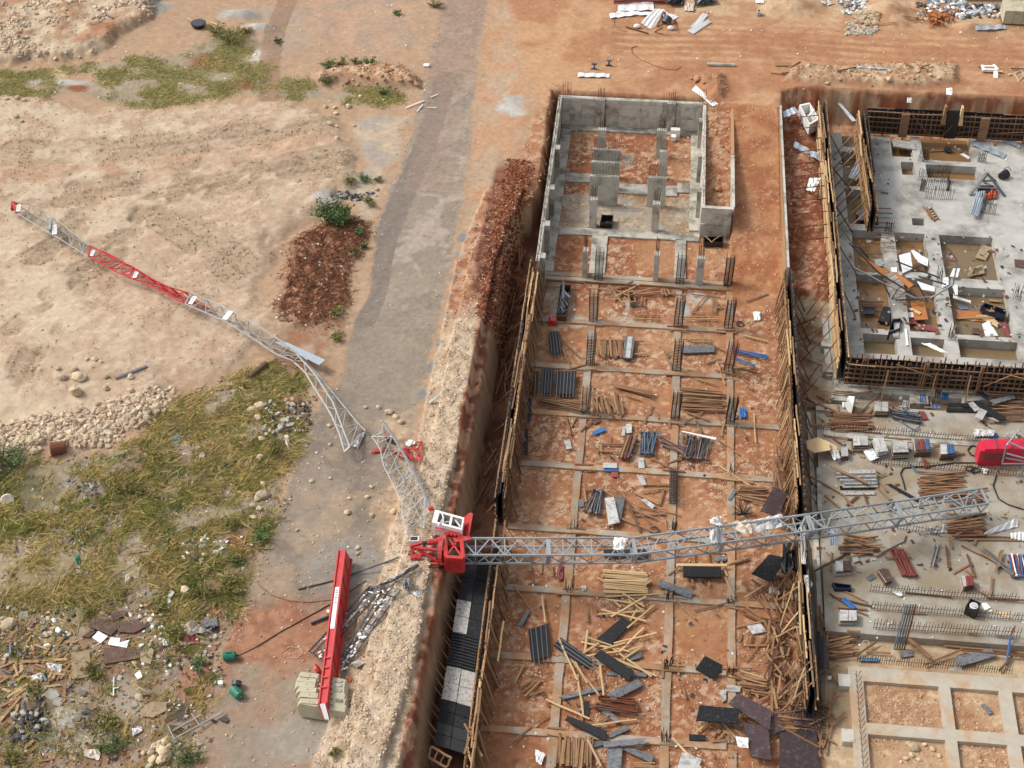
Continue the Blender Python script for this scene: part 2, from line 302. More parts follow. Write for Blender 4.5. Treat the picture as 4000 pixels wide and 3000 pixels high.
Z = np.where(tp > 0, Z*(1-tp)+ZP*tp, Z)
face_cut = (tp > .02) & (tp < .98)
Zg = Z.reshape(SH)
def gz(x, y):
    i = np.clip(np.searchsorted(xs, x)-1, 0, len(xs)-2); j = np.clip(np.searchsorted(ys, y)-1, 0, len(ys)-2)
    a = (x-xs[i])/(xs[i+1]-xs[i]); b = (y-ys[j])/(ys[j+1]-ys[j])
    return (Zg[i, j]*(1-a)+Zg[i+1, j]*a)*(1-b)+(Zg[i, j+1]*(1-a)+Zg[i+1, j+1]*a)*b
def PG(px, py, dz=0.0):                      # where a measured bearing meets the ground
    d = FPX*FW+(px-2000)*RT-(py-1500)*UPV; d = d/np.linalg.norm(d); t0 = (3.0-H)/d[2]; t1 = (-3.6-H)/d[2]
    lo = t0
    for t in np.linspace(t0, t1, 90):
        p = CAMP+t*d
        if p[2] < gz(p[0], p[1])+dz: break
        lo = t
    hi = t
    for _ in range(12):
        mid = (lo+hi)/2; p = CAMP+mid*d
        if p[2] < gz(p[0], p[1])+dz: hi = mid
        else: lo = mid
    return CAMP+hi*d
# ------------------------------------------------------------------ earth colours (what the soil is made of, plus shade painted into the left trench)
C = np.zeros((len(X), 3)); C[:] = (.40, .255, .15)
def blend(k, c, c2=None, n=None):
    global C
    k = np.clip(k, 0, 1)[:, None]; c = np.array(c)
    if c2 is not None: t = np.clip(n, 0, 1)[:, None]; c = c*(1-t)+np.array(c2)*t
    C = C*(1-k)+c*k
ct = lambda n, a=.42, b=.6: np.clip((n-a)/(b-a), 0, 1)
orange = (.42, .215, .10); cream = (.51, .395, .26); pink = (.455, .315, .205); redd = (.26, .090, .038); buff = (.50, .35, .20)
# upper strip of bare earth and tracks
dk, _ = pline([(*P(1056, 380)[:2], 0), (*P(1050, 250)[:2], 0), (*P(1075, 120)[:2], 0), (*P(1130, -20)[:2], 0)], 4)
top = sdf(W([(1130, -400), (1130, 120), (1300, 200), (1480, 250), (1650, 230), (1750, -400)]), 6); blend(sm((-top+wob)/2), (.43, .27, .165), (.36, .25, .17), ct(N2))
rgt = sdf(W([(1850, -600), (1850, 300), (2000, 330), (2150, 700), (2050, 760), (2020, 900), (2200, 900), (4600, 330), (4600, -600)]), 6); blend(sm((-rgt+wob)/1.5), (.47, .26, .125), (.40, .185, .082), ct(N6))
trk = np.sin((Y-P(3000, 150)[1])*5+N4*6)*.5+.5; drv = np.exp(-((Y-P(3000, 175)[1])/4.2)**2)*(X > -4); blend(drv*.9*ct(trk*.5+N2*.5, .35, .6), (.36, .165, .07))
blend(sm((Y-142+wob*2)/4)*(X > 2)*.8, (.50, .345, .20), (.45, .27, .14), ct(N2))
blend(ct(N2, .5, .66)*(X > -5)*(Y > 129)*.4, (.32, .13, .055))
# cream plateau
blend(kp, cream, pink, ct(N4*.6+N2*.4, .46, .58)); blend(kp*ct(N6, .56, .68)*.5, (.44, .27, .165)); blend(kp*ct(N3, .52, .66)*.45, (.60, .49, .35)); blend(kp*ct(N2, .6, .72)*.4, (.36, .23, .14)); blend(kp*ct(N5, .58, .74)*.4, (.38, .27, .17))
mid = sdf(W([(-600, 560), (400, 640), (900, 560), (1350, 480), (1420, 560), (1250, 640), (700, 760), (0, 760), (-600, 780)])); blend(sm((-mid+wob)/2)*ct(N2+.25*(N4-.5), .40, .60)*.7, (.45, .255, .145))
for k_, tk in enumerate([[(330, 985), (560, 850), (840, 760), (1290, 690)], [(420, 900), (700, 790), (1000, 715), (1330, 640)], [(250, 800), (600, 740), (1000, 660)], [(60, 1300), (260, 1130), (420, 1050), (520, 900)], [(20, 1560), (150, 1330), (250, 1200)], [(600, 880), (800, 1000), (950, 1120)], [(0, 640), (500, 620), (1000, 560), (1300, 500)], [(30, 1100), (180, 1010), (300, 860)]]):
    for o_ in (0, 1.9):
        dt, _ = pline([(P(a, b)[0]+.3*o_, P(a, b)[1]+o_, 0) for a, b in tk], 3); kt = np.exp(-((dt-.0+(N2-.5)*.3)/.24)**2)*kp*ct(N6*.5+N2*.5, .40, .52); blend(kt*.75, (.37, .265, .165)); Z = Z-kt*.09+.05*kp*np.exp(-((dt-.45)/.15)**2)
blend(kul, cream, (.40, .22, .12), ct(N2*.6+N6*.4, .5, .62)); blend(sm((-sdf(W([(-400, 0), (120, -40), (140, 120), (60, 260), (-400, 280)]))+wob)/2)*.6*ct(N2), (.38, .17, .085))
# weeds between heap and plateau
gr1 = sdf(W([(-600, 262), (60, 262), (200, 265), (330, 240), (520, 215), (700, 180), (880, 120), (960, 130), (1010, 240), (1230, 330), (1420, 340), (1600, 350), (1600, 390), (1380, 430), (1230, 410), (920, 380), (560, 430), (250, 385), (-600, 385)]))
kg1 = sm((-gr1+wob)/1.2); blend(kg1, (.31, .245, .16), (.215, .19, .085), ct(N2*.55+N6*.45, .44, .58)); blend(kg1*ct(N3, .6, .72)*.6, (.40, .32, .22))
rb = lambda px, py, rx, ry, c, a=1.0: blend(sm(1.6-1.6*(np.hypot((X-P(px, py)[0])/rx, (Y-P(px, py)[1])/ry)+(N2-.5)*1.0))*a, c)
for a in [(830, 240, 2.6, 1.8, redd), (950, 330, 1.7, 1.2, redd), (410, 130, 1.8, 1.5, (.34, .14, .07)), (870, 245, 1.2, .8, (.33, .12, .06)), (300, 345, 1.2, .8, redd), (250, 290, 2.2, 1.0, buff), (320, 300, 2.0, 1.2, (.42, .25, .15)), (230, 320, 3.2, .6, (.42, .40, .36)),
          (950, 62, 2.7, 1.9, (.33, .32, .29)), (1010, 112, 2.4, 1.4, (.42, .39, .34)), (600, 30, 2.8, 1.5, (.36, .34, .30)), (990, 215, 1.9, 1.6, (.50, .45, .38)), (1080, 60, 4, 2.2, (.33, .28, .23), .6), (1130, 160, 3.2, 3.4, (.34, .28, .22), .6), (920, 170, 3, 1.6, (.20, .17, .09), .7)]: rb(*a)
blend(sm((.45-dk+(N2-.5)*.5)/.3)*.7, (.27, .155, .09)); blend(kberm, (.42, .22, .115), (.50, .34, .2), ct(N3)); 
# strip between plateau and road
bd = sdf(W([(1340, 470), (1640, 430), (1560, 620), (1500, 750), (1430, 950), (1440, 880), (1330, 760), (1400, 640)])); blend(sm((-bd+wob*.6)/1)*.8, (.47, .37, .25), (.35, .31, .26), ct(N2))
bd2 = sdf(W([(1470, 900), (1400, 1100), (1370, 1230), (1320, 1380), (1280, 1500), (1200, 1620), (1150, 1540), (1180, 1400), (1290, 1290), (1380, 1100), (1430, 950)])); blend(sm((-bd2+wob*.4)/.6), (.40, .30, .185), (.29, .15, .08), ct(N2))
bd3 = sdf(W([(1110, 1290), (1290, 1270), (1330, 1370), (1290, 1480), (1200, 1560), (1120, 1480), (1060, 1400)])); blend(sm((-bd3+wob*.4)/.8), (.31, .15, .075), (.37, .26, .17), ct(N2))
blend(kred, (.19, .075, .040), (.28, .11, .055), ct(N3, .4, .65)); blend(kred*ct(N5, .62, .74)*.8, (.42, .24, .14))
rb(1280, 790, 1.6, 1.3, (.40, .375, .34)); rb(1330, 770, 1.2, .8, (.12, .105, .09), .8)
# road
road_poly = W([(1790, -300), (1735, 0), (1700, 150), (1640, 400), (1580, 600), (1540, 700), (1480, 850), (1465, 900), (1440, 1150), (1385, 1250), (1345, 1400), (1322, 1500), (1226, 1610), (1172, 1735), (1090, 1997), (985, 2263), (850, 2560), (782, 2837), (746, 3000), (690, 3400), (1290, 3400), (1300, 3000), (1316, 2883), (1384, 2612), (1440, 2400), (1510, 2178), (1565, 2000), (1630, 1600), (1665, 1480), (1705, 1300), (1770, 1000), (1805, 800), (1835, 600), (1850, 400), (1870, 200), (1905, 0), (1960, -300)])
s_road = sdf(road_poly); kroad = sm((-s_road+(N2-.5)*.7+.1)/.35)
blend(kroad, (.305, .24, .175), (.265, .21, .155), ct(N1, .45, .55))
ax = (X-P(1690, 900)[0]); rdx, _ = pline([(*P(1815, 0)[:2], 0), (*P(1720, 500)[:2], 0), (*P(1640, 900)[:2], 0), (*P(1560, 1300)[:2], 0), (*P(1480, 1600)[:2], 0)], 9)
lft, _ = pline([(*P(1745, 300)[:2], 0), (*P(1650, 600)[:2], 0), (*P(1560, 800)[:2], 0), (*P(1500, 950)[:2], 0), (*P(1460, 1150)[:2], 0), (*P(1420, 1250)[:2], 0)], 9)
blend(kroad*sm((1.0-lft+(N2-.5)*1.2)/.7)*.9, (.195, .155, .125)); blend(kroad*sm((Y-98)/5)*.8*ct(N2*.5+N6*.5, .49, .53)*(lft > .6), (.40, .32, .25)); blend(kroad*(Y > 112)*ct(1-rdx/2.6+(N2-.5), .1, .6)*.5, (.30, .20, .145))
blend(kroad*ct(N6*.7+N3*.3, .56, .60)*.55, (.20, .16, .125)); blend(kroad*sm((Y-128)/4)*sm((150-Y)/4)*.4, (.36, .215, .13))
strk = np.sin((X-.17*Y)*4.5+N4*4)*.5+.5; blend(kroad*.25*strk, (.25, .21, .175))
low = sm((84.5-Y+wob)/2)*kroad; blend(low, (.27, .21, .155), (.215, .17, .13), ct(N6, .44, .56)); blend(low*ct(N2*.5+N1*.5, .53, .6)*.55, (.38, .27, .17)); blend(low*sm((66-Y+wob)/3)*.85, (.32, .20, .125), (.29, .225, .16), ct(N6, .42, .6)); blend(low*sm((67.2-Y+wob*1.5)/2)*sm((Y-60-wob*1.5)/2)*sm((-15.3-X+wob)/2), (.36, .17, .09), (.29, .125, .065), ct(N3, .45, .65)); blend(low*sm((1.3-np.abs(X+Y*.03+22.5+wob)*.6)/1)*sm((Y-69)/3)*.5, (.21, .165, .125))
rb(1180, 2880, 3.6, 2.6, (.30, .265, .215), .8); rb(1330, 2200, 3, 3.0, (.26, .235, .205), .8)
blend(kroad*sm((-12.5-X)/4)*sm((86-Y)/2)*.0, orange)
shoulder = sdf(W([(1905, 0), (1870, 200), (1850, 400), (1835, 600), (1805, 800), (1770, 1000), (1705, 1300), (1665, 1480), (1720, 1480), (1800, 1200), (1850, 1000), (1990, 720), (2050, 500), (2080, 300), (2000, 0)])); blend(sm((-shoulder+wob*.3)/.8)*.8, (.43, .30, .19), (.46, .25, .13), ct(N2+.2*(N6-.5)))
for a in [(2000, 415, 1.5, 2.2, (.46, .44, .40)), (2015, 400, .9, 1.5, (.36, .34, .32))]: rb(*a)
for a in [(1800, 930), (1790, 1000), (1770, 1090), (1755, 1160), (1735, 1250), (1715, 1345), (1680, 1440), (1640, 1540)]: rb(a[0]+8, a[1], .55, .9, (.22, .21, .20))
# spoil ridge and stones
blend(kfan*.9, (.50, .35, .21), (.42, .27, .155), ct(N3)); blend(sm(kr*3), (.50, .385, .265), (.43, .295, .18), ct(N3, .45, .65))
blend(sm(kr*4)*sm((Y-93+wob)/4), (.34, .145, .07), (.45, .28, .17), ct(N3, .5, .65)); blend(sm((1.9-np.abs(X+11.2)+wob*.4)/.6)*(X < -8)*sm((Y-104)/2)*sm((115-Y)/3), (.21, .068, .032), (.33, .14, .07), ct(N3, .45, .65))
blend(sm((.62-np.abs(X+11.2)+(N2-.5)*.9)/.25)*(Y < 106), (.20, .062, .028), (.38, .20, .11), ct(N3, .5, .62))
bk = sdf([(-11.5, 110), (-8, 130), (-8.0, 110), (-8.2, 110), (-10.5, 106)]); blend(sm((-bk+wob*.5+1.2)/.7), (.37, .16, .075), (.46, .28, .16), ct(N3, .5, .64))
# grass field and debris
field = W([(-900, 1800), (0, 1800), (390, 1775), (560, 1690), (700, 1560), (960, 1450), (1130, 1400), (1210, 1480), (1226, 1560), (1172, 1735), (1135, 1860), (1090, 1997), (1027, 2178), (985, 2263), (940, 2403), (860, 2540), (790, 2837), (750, 3000), (700, 3400), (-900, 3400)])
s_field = sdf(field); kf = sm((-s_field+wob*.35)/.5); deb = sm((P(0, 2330)[1]-Y+wob*2)/3)*kf
blend(kf, (.29, .225, .13), (.225, .18, .09), ct(N2*.5+N6*.5, .44, .56)); blend(kf*ct(N6*.6+N1*.4, .50, .57)*.85, (.285, .225, .16), (.24, .155, .10), ct(N3)); blend(kf*ct(N5*.6+N3*.4, .56, .66)*.5, (.40, .36, .29)); blend(kf*ct(N1, .57, .64)*.7, (.22, .13, .075))
blend(deb, (.27, .20, .13), (.28, .165, .09), ct(N6, .44, .56)); blend(deb*ct(N2, .54, .64)*.7, (.17, .15, .08)); blend(deb*ct(N3, .6, .7)*.6, (.36, .32, .26)); blend(deb*ct(N5, .62, .74)*.5, (.09, .075, .06))
for a in [(250, 2870, 2.6, 2.0, (.40, .38, .34)), (440, 2740, 3.5, 2.0, (.33, .28, .21), .8), (120, 2840, 1.2, 1.2, (.035, .033, .03)), (160, 2780, 1.0, .7, (.05, .045, .04)), (600, 2770, 1.4, .8, (.46, .35, .22)), (780, 2380, 2.3, 1.3, (.30, .13, .07)), (930, 2140, 1.5, 1.5, (.30, .115, .07)), (480, 2060, 3, 2.5, (.30, .25, .20), .7), (700, 2020, 3, 3, (.29, .235, .18), .7), (340, 1900, 2.4, 3.5, (.25, .215, .175), .7), (1100, 1570, 1.6, .8, (.33, .11, .05)), (770, 2700, 1.6, 2.0, (.34, .16, .085)), (20, 1850, 1.5, 2.5, (.035, .045, .02), .8), (80, 1920, 3, 2.2, (.07, .075, .025), .6), (700, 2780, 1.2, 1.0, (.10, .08, .06)), (1180, 1640, 1.2, 1.2, (.20, .155, .10))]: rb(*a)
toe = sdf(W([(-600, 1600), (0, 1640), (300, 1590), (560, 1540), (700, 1490), (650, 1600), (560, 1690), (400, 1760), (0, 1790), (-600, 1790)])); ktoe = sm((-toe+wob)/1.2); blend(ktoe*.8, (.48, .36, .24), (.36, .16, .08), ct(N2, .56, .64))
# pit colours
inpit = sm(tp*3); blend(inpit, (.365, .165, .076), (.285, .108, .05), ct(N6*.5+N2*.5, .44, .56)); blend(inpit*(Y > 103)*(X < 5), (.31, .115, .052), (.25, .085, .04), ct(N2)); blend(inpit*ct(N5*.6+N2*.4, .54, .64)*.55, (.53, .36, .21)); blend(inpit*ct(N1, .52, .62)*(X > -8)*(X < 8)*.5, (.46, .26, .125))
blend(inpit*(X > -8)*sm((72-Y+wob)/3)*(X < 12)*.7, (.28, .10, .042), (.36, .155, .07), ct(N3))
blend(inpit*(Y > 104)*(X < 5.2)*(Y < 117.5+wob*.3)*(Y > 112.5)*sm((X+7.6)/.3), (.35, .315, .25), (.28, .20, .125), ct(N6, .5, .6))
for a in [(-6.2, 102.5, 1.3, 3, (.42, .375, .29)), (-4.2, 100.2, 2.6, .8, (.40, .365, .30)), (-1, 100.6, 1.5, .7, (.38, .34, .27)), (-.6, 102.4, .35, 1.7, (.37, .33, .27)), (-1.4, 123, .9, 1.6, (.22, .20, .17)), (2.9, 119, .8, .9, (.27, .26, .23)), (3.2, 116, .9, .6, (.30, .27, .22)), (5.0, 104, 1.4, .9, (.40, .38, .34)), (4.0, 102.3, .6, 1.3, (.37, .36, .33))]:
    blend(sm(1.6-1.6*(np.hypot((X-a[0])/a[2], (Y-a[1])/a[3])+(N2-.5)*1.0)), a[4])
blend(inpit*mr_, (.40, .19, .085), (.31, .12, .05), ct(N2)); blend(inpit*mf, (.30, .115, .05), (.46, .28, .16), ct(N3, .52, .66))
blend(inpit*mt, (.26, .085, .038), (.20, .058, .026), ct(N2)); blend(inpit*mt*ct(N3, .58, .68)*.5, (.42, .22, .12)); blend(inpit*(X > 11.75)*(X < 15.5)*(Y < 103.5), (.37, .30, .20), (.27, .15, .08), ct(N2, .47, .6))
blend(inpit*(X < -8.0)*(Y < 114), (.12, .045, .026), (.20, .09, .05), ct(N2)); blend(sm((2.1-np.abs(X+10.9)+wob*.3)/.6)*sm((Y-95)/4)*sm((119-Y)/4), (.12, .04, .022), (.22, .085, .042), ct(N3, .45, .65))  # left trench floor: clay darkened so its deep shade is in the colour
blend(inpit*(X > 13.2)*(Y < 97)*(Y > 88), (.36, .31, .24), (.30, .20, .11), ct(N2, .48, .6)); blend(inpit*(X > 13.2)*(Y < 70), (.47, .35, .21), (.40, .27, .16), ct(N2)); blend(br*inpit, (.45, .285, .16), (.37, .20, .10), ct(N6, .44, .58)); blend(br*inpit*ct(N5, .55, .68)*.6, (.56, .42, .27))
fc = np.clip(1-np.abs(tp-.5)*2.1, 0, 1); lay = Z+(N2-.5)*.8
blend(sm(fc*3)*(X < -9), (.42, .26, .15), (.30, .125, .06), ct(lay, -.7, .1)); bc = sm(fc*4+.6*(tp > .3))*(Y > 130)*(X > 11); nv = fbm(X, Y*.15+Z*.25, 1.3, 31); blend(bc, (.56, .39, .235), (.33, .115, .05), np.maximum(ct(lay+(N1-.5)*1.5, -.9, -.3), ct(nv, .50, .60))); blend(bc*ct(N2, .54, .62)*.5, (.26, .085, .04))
blend(kb2*(1-inpit), (.50, .365, .22), (.36, .18, .09), ct(N3, .55, .68))
blend(inpit*(X > -8)*(X < 15)*(1-mr_*.6)*ct(N5, .54, .68)*.6*ct(N6, .38, .5), (.56, .41, .27)); blend(inpit*(X > -8)*ct(N5*.5+N3*.5, .56, .66)*.5, (.24, .09, .045))
edge_r = sm((5-s_pit0)/4)*(s_pit0 > 0)*(X > -6); blend(edge_r*.6*ct(N2*.5+N6*.5, .4, .58), (.35, .155, .072)); pass
C *= (1+(N5-.5)*.34)[:, None]; g_ = C @ np.array((.25, .65, .10)); ds_ = (.14-.07*inpit)[:, None]; C = C*(1-ds_)+g_[:, None]*ds_
# faces and pieces of ground
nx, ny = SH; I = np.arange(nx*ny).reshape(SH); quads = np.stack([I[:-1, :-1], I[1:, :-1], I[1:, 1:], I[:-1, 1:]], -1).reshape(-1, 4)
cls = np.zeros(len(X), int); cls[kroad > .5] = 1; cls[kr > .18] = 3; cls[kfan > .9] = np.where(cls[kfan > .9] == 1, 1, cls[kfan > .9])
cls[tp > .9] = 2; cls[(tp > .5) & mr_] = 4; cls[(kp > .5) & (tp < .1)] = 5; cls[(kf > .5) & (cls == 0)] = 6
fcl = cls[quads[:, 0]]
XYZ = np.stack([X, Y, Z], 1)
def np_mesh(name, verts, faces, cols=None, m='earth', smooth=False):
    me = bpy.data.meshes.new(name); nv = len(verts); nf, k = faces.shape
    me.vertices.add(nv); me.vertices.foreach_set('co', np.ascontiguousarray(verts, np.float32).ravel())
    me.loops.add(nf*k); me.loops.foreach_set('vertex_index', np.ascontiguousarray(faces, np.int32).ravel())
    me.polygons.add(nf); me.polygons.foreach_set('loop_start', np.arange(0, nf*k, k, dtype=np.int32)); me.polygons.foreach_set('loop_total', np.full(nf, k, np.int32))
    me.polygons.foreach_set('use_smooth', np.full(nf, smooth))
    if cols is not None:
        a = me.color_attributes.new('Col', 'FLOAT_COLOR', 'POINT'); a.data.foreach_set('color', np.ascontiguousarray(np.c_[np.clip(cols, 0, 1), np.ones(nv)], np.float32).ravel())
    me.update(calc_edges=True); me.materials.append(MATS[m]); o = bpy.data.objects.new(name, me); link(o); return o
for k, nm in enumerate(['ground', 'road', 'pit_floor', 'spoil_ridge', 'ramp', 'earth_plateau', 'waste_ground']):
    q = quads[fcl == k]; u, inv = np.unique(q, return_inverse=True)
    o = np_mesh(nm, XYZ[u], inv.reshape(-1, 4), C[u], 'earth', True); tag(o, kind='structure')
# ------------------------------------------------------------------ stones
_ph = (1+5**.5)/2; ICO = np.array([(-1, _ph, 0), (1, _ph, 0), (-1, -_ph, 0), (1, -_ph, 0), (0, -1, _ph), (0, 1, _ph), (0, -1, -_ph), (0, 1, -_ph), (_ph, 0, -1), (_ph, 0, 1), (-_ph, 0, -1), (-_ph, 0, 1)])/1.9
ICF = np.array([(0, 11, 5), (0, 5, 1), (0, 1, 7), (0, 7, 10), (0, 10, 11), (1, 5, 9), (5, 11, 4), (11, 10, 2), (10, 7, 6), (7, 1, 8), (3, 9, 4), (3, 4, 2), (3, 2, 6), (3, 6, 8), (3, 8, 9), (4, 9, 5), (2, 4, 11), (6, 2, 10), (8, 6, 7), (9, 8, 1)])
OCT = np.array([(1, 0, 0), (-.3, .95, 0), (-.8, -.6, .1), (.35, -.8, -.1), (.1, .1, .9), (0, 0, -.9)]); OCF = np.array([(4, 0, 1), (4, 1, 2), (4, 2, 3), (4, 3, 0), (5, 1, 0), (5, 2, 1), (5, 3, 2), (5, 0, 3)])
def gzv(x, y):
    i = np.clip(np.searchsorted(xs, x)-1, 0, len(xs)-2); j = np.clip(np.searchsorted(ys, y)-1, 0, len(ys)-2)
    return Zg[i, j]
def pick(weight, n):                         # terrain vertices chosen by density times cell area
    wgt = np.clip(weight, 0, None)*AREA; cdf = np.cumsum(wgt); k = np.searchsorted(cdf, rng.random(n)*cdf[-1]); return np.clip(k, 0, len(X)-1)
AREA = np.outer(np.gradient(xs), np.gradient(ys)).ravel(); AREA[(X < -64) | (X > 39) | (Y < 52) | (Y > 152)] = 0
def stones(name, weight, n, s0, s1, cols, flat=.6, pw=2.2, sink=.25, lo=False):
    IC, IF = (OCT, OCF) if lo else (ICO, ICF); nv_ = len(IC)
    k = pick(weight, n); x = X[k]+rng.uniform(-.09, .09, n); y = Y[k]+rng.uniform(-.09, .09, n)
    s = s0+(s1-s0)*rng.random(n)**pw; z = gzv(x, y)
    V = IC[None]*(1+rng.uniform(-.32, .32, (n, nv_, 1))); V = V*np.stack([np.ones(n), rng.uniform(.55, 1, n), rng.uniform(.35, .9, n)*flat/.6], 1)[:, None]
    a = rng.random(n)*6.283; b = rng.normal(0, .35, n); ca, sa, cb, sb = np.cos(a), np.sin(a), np.cos(b), np.sin(b)
    x1 = V[..., 0]*cb[:, None]+V[..., 2]*sb[:, None]; z1 = -V[..., 0]*sb[:, None]+V[..., 2]*cb[:, None]; y1 = V[..., 1]
    V = np.stack([x1*ca[:, None]-y1*sa[:, None], x1*sa[:, None]+y1*ca[:, None], z1], -1)*s[:, None, None]/2
    V += np.stack([x, y, z+s*sink*.5*flat], 1)[:, None]
    F = IF[None]+nv_*np.arange(n)[:, None, None]; cols = np.array(cols); cc = cols[rng.integers(0, len(cols), n)]*rng.uniform(.75, 1.2, (n, 1))
    o = np_mesh(name, V.reshape(-1, 3), F.reshape(-1, 3), np.repeat(cc, nv_, 0), 'stones'); tag(o, kind='stuff'); return o
cr = [(.53, .425, .31), (.50, .39, .275), (.56, .46, .345), (.46, .345, .235), (.52, .395, .275)]; rd = [(.34, .165, .08), (.28, .11, .05), (.42, .24, .13), (.50, .35, .22), (.56, .42, .27)]
out = (tp < .05)
tag(stones('rubble', sm(kr*4)*sm((98-Y)/5)*(.25+N3*1.2)*out*(X < -11.75+wob*.25)+sm((N2-.45)*4)*kfan*.3*out, 26000, .05, .34, cr, pw=4.0, sink=-.2, flat=.5, lo=True), 'broken cream limestone heaped on the long spoil ridge beside the road', 'rubble')
tag(stones('gravel', (kp*(.10+ct(N6, .5, .6)*.5+.8*ct(N2, .56, .64)) + .9*kul)*out*(1-kroad), 22000, .05, .26, cr, pw=3.0, sink=.0, lo=True), 'pale stones strewn over the bare earth plateau', 'gravel')
tag(stones('boulder_bank', (ktoe*(.35+N2)+1.2*kul*sm((-N6+.55)*5))*out, 8500, .10, .62, cr, pw=2.8), 'bank of pale boulders along the foot of the earth plateau', 'rubble')
tag(stones('red_rubble', (kred*.6+kberm*2.5+sm((.9-np.abs(X+11.3))/.4)*(Y > 98)*(Y < 114)+sm((-bk+1.2)/.7)*.8+kb2*2.2+sm((-h_r2)/1)*2)*(tp < .4)+inpit*mf*1.5+inpit*mt*.6+inpit*mr_*.4+sm(kr*4)*sm((Y-94)/4)*out*.8, 14000, .05, .36, rd, pw=3.8, sink=-.2, flat=.55, lo=True), 'reddish stones mixed into the dug-out clay heaps', 'rubble')
ck = sm((1.4-np.abs(X+10.7))/.8)*(Y > 95)*(Y < 118); tag(stones('clay_clods', ck, 5000, .08, .40, [(.17, .055, .028), (.22, .075, .036), (.13, .042, .024), (.30, .13, .07)], pw=2.5, sink=-.1), 'dark red clay clods along the upper edge of the trench', 'clay')
pw_ = inpit*(X > -8)*(X < 12)*(.25+1.5*ct(N2*.6+N6*.4, .48, .6))*(1-.8*mr_)*(1-mf); tag(stones('pit_gravel', pw_+br*inpit*1.2*(.4+ct(N6, .48, .56)*1.5)*(X < 40), 52000, .05, .23, [(.52, .38, .25), (.46, .30, .18), (.58, .46, .33), (.38, .21, .12)], pw=3, lo=True), 'small orange and cream stones covering the pit floor', 'gravel')
tag(stones('field_stones', kf*(.2+1.3*ct(N6, .52, .6))+deb*1.2+sm((.7-np.abs(s_field))/.4)*(Y < 96)*1.2, 8000, .05, .30, [(.38, .33, .26), (.27, .23, .18), (.15, .13, .11), (.46, .38, .28), (.30, .165, .095), (.24, .12, .065)], pw=2.8), 'grey and brown broken stones littering the waste ground', 'rubble')
tag(stones('road_pebbles', low*.35+kroad*.02+sm((1.4-np.abs(s_road))/.8)*.25*out, 4200, .04, .20, cr, pw=4), 'small loose stones dropped on the dusty road', 'gravel')
# grass
def blades(name, weight, n, h0, h1, cols, per=8, spread=.26, width=.024):
    k = pick(weight, n); x = np.repeat(X[k]+rng.uniform(-.1, .1, n), per)+rng.normal(0, spread, n*per); y = np.repeat(Y[k]+rng.uniform(-.1, .1, n), per)+rng.normal(0, spread, n*per)
    N = n*per; h = rng.uniform(h0, h1, N)*np.repeat(rng.uniform(.6, 1.25, n), per); z = gzv(x, y); a = rng.random(N)*6.283
    ln = np.repeat(rng.normal(0, .7, (n, 2)), per, 0)+rng.normal(0, .7, (N, 2))+np.array((.5, .25)); w_ = width*rng.uniform(.6, 1.3, N)
    nl = np.hypot(ln[:, 0], ln[:, 1])+.01; dx, dy = -ln[:, 1]/nl*w_, ln[:, 0]/nl*w_; tx = x+ln[:, 0]*h; ty = y+ln[:, 1]*h; mx, my = x+ln[:, 0]*h*.3, y+ln[:, 1]*h*.3
    V = np.stack([np.stack([x-dx, y-dy, z-.03], 1), np.stack([x+dx, y+dy, z-.03], 1), np.stack([mx+dx*.8, my+dy*.8, z+h*.42], 1), np.stack([tx, ty, z+h*.55], 1)], 1)
    F = np.array([[0, 1, 2], [0, 2, 3]])[None]+4*np.arange(N)[:, None, None]; cols = np.array(cols); cc = np.repeat(cols[rng.integers(0, len(cols), n)]*rng.uniform(.75, 1.25, (n, 1)), per*4, 0)
    o = np_mesh(name, V.reshape(-1, 3), F.reshape(-1, 3), cc, 'grass_blades'); tag(o, kind='stuff'); return o
gw = kf*(1-.93*deb)*(.02+ct(.5*N2+.25*N6+.25*N3, .45, .59))*(1-.93*ct(N6*.6+N1*.4, .50, .57)); 
tag(blades('dry_grass', gw+kf*deb*.04*ct(N2, .5, .56), 8200, .10, .46, [(.66, .53, .25), (.62, .50, .22), (.68, .56, .30), (.40, .37, .14), (.48, .35, .19), (.36, .34, .12)]), 'straw coloured tall grass covering the waste ground', 'grass')
tag(blades('green_grass', kf*(1-.7*deb)*ct(N1, .50, .58)*ct(N2, .42, .56)+.2*kf*deb*ct(N6, .5, .56)*ct(N2, .5, .56), 2000, .16, .42, [(.24, .27, .07), (.19, .23, .06), (.34, .32, .09)]), 'short green weeds growing through the dry grass', 'grass')
tag(blades('verge_weeds', kg1*ct(N2*.5+N6*.5, .46, .56)*(1-kroad), 3600, .07, .26, [(.34, .35, .13), (.52, .44, .19), (.40, .38, .15), (.58, .48, .25)]), 'green and yellow weeds along the strip behind the earth plateau', 'weeds')
tag(blades('dead_roots', kred*1.0, 1500, .08, .24, [(.26, .12, .07), (.20, .085, .05), (.33, .19, .11)], per=6, width=.025), 'dry brown roots tangled on the dark red clay heap', 'roots')
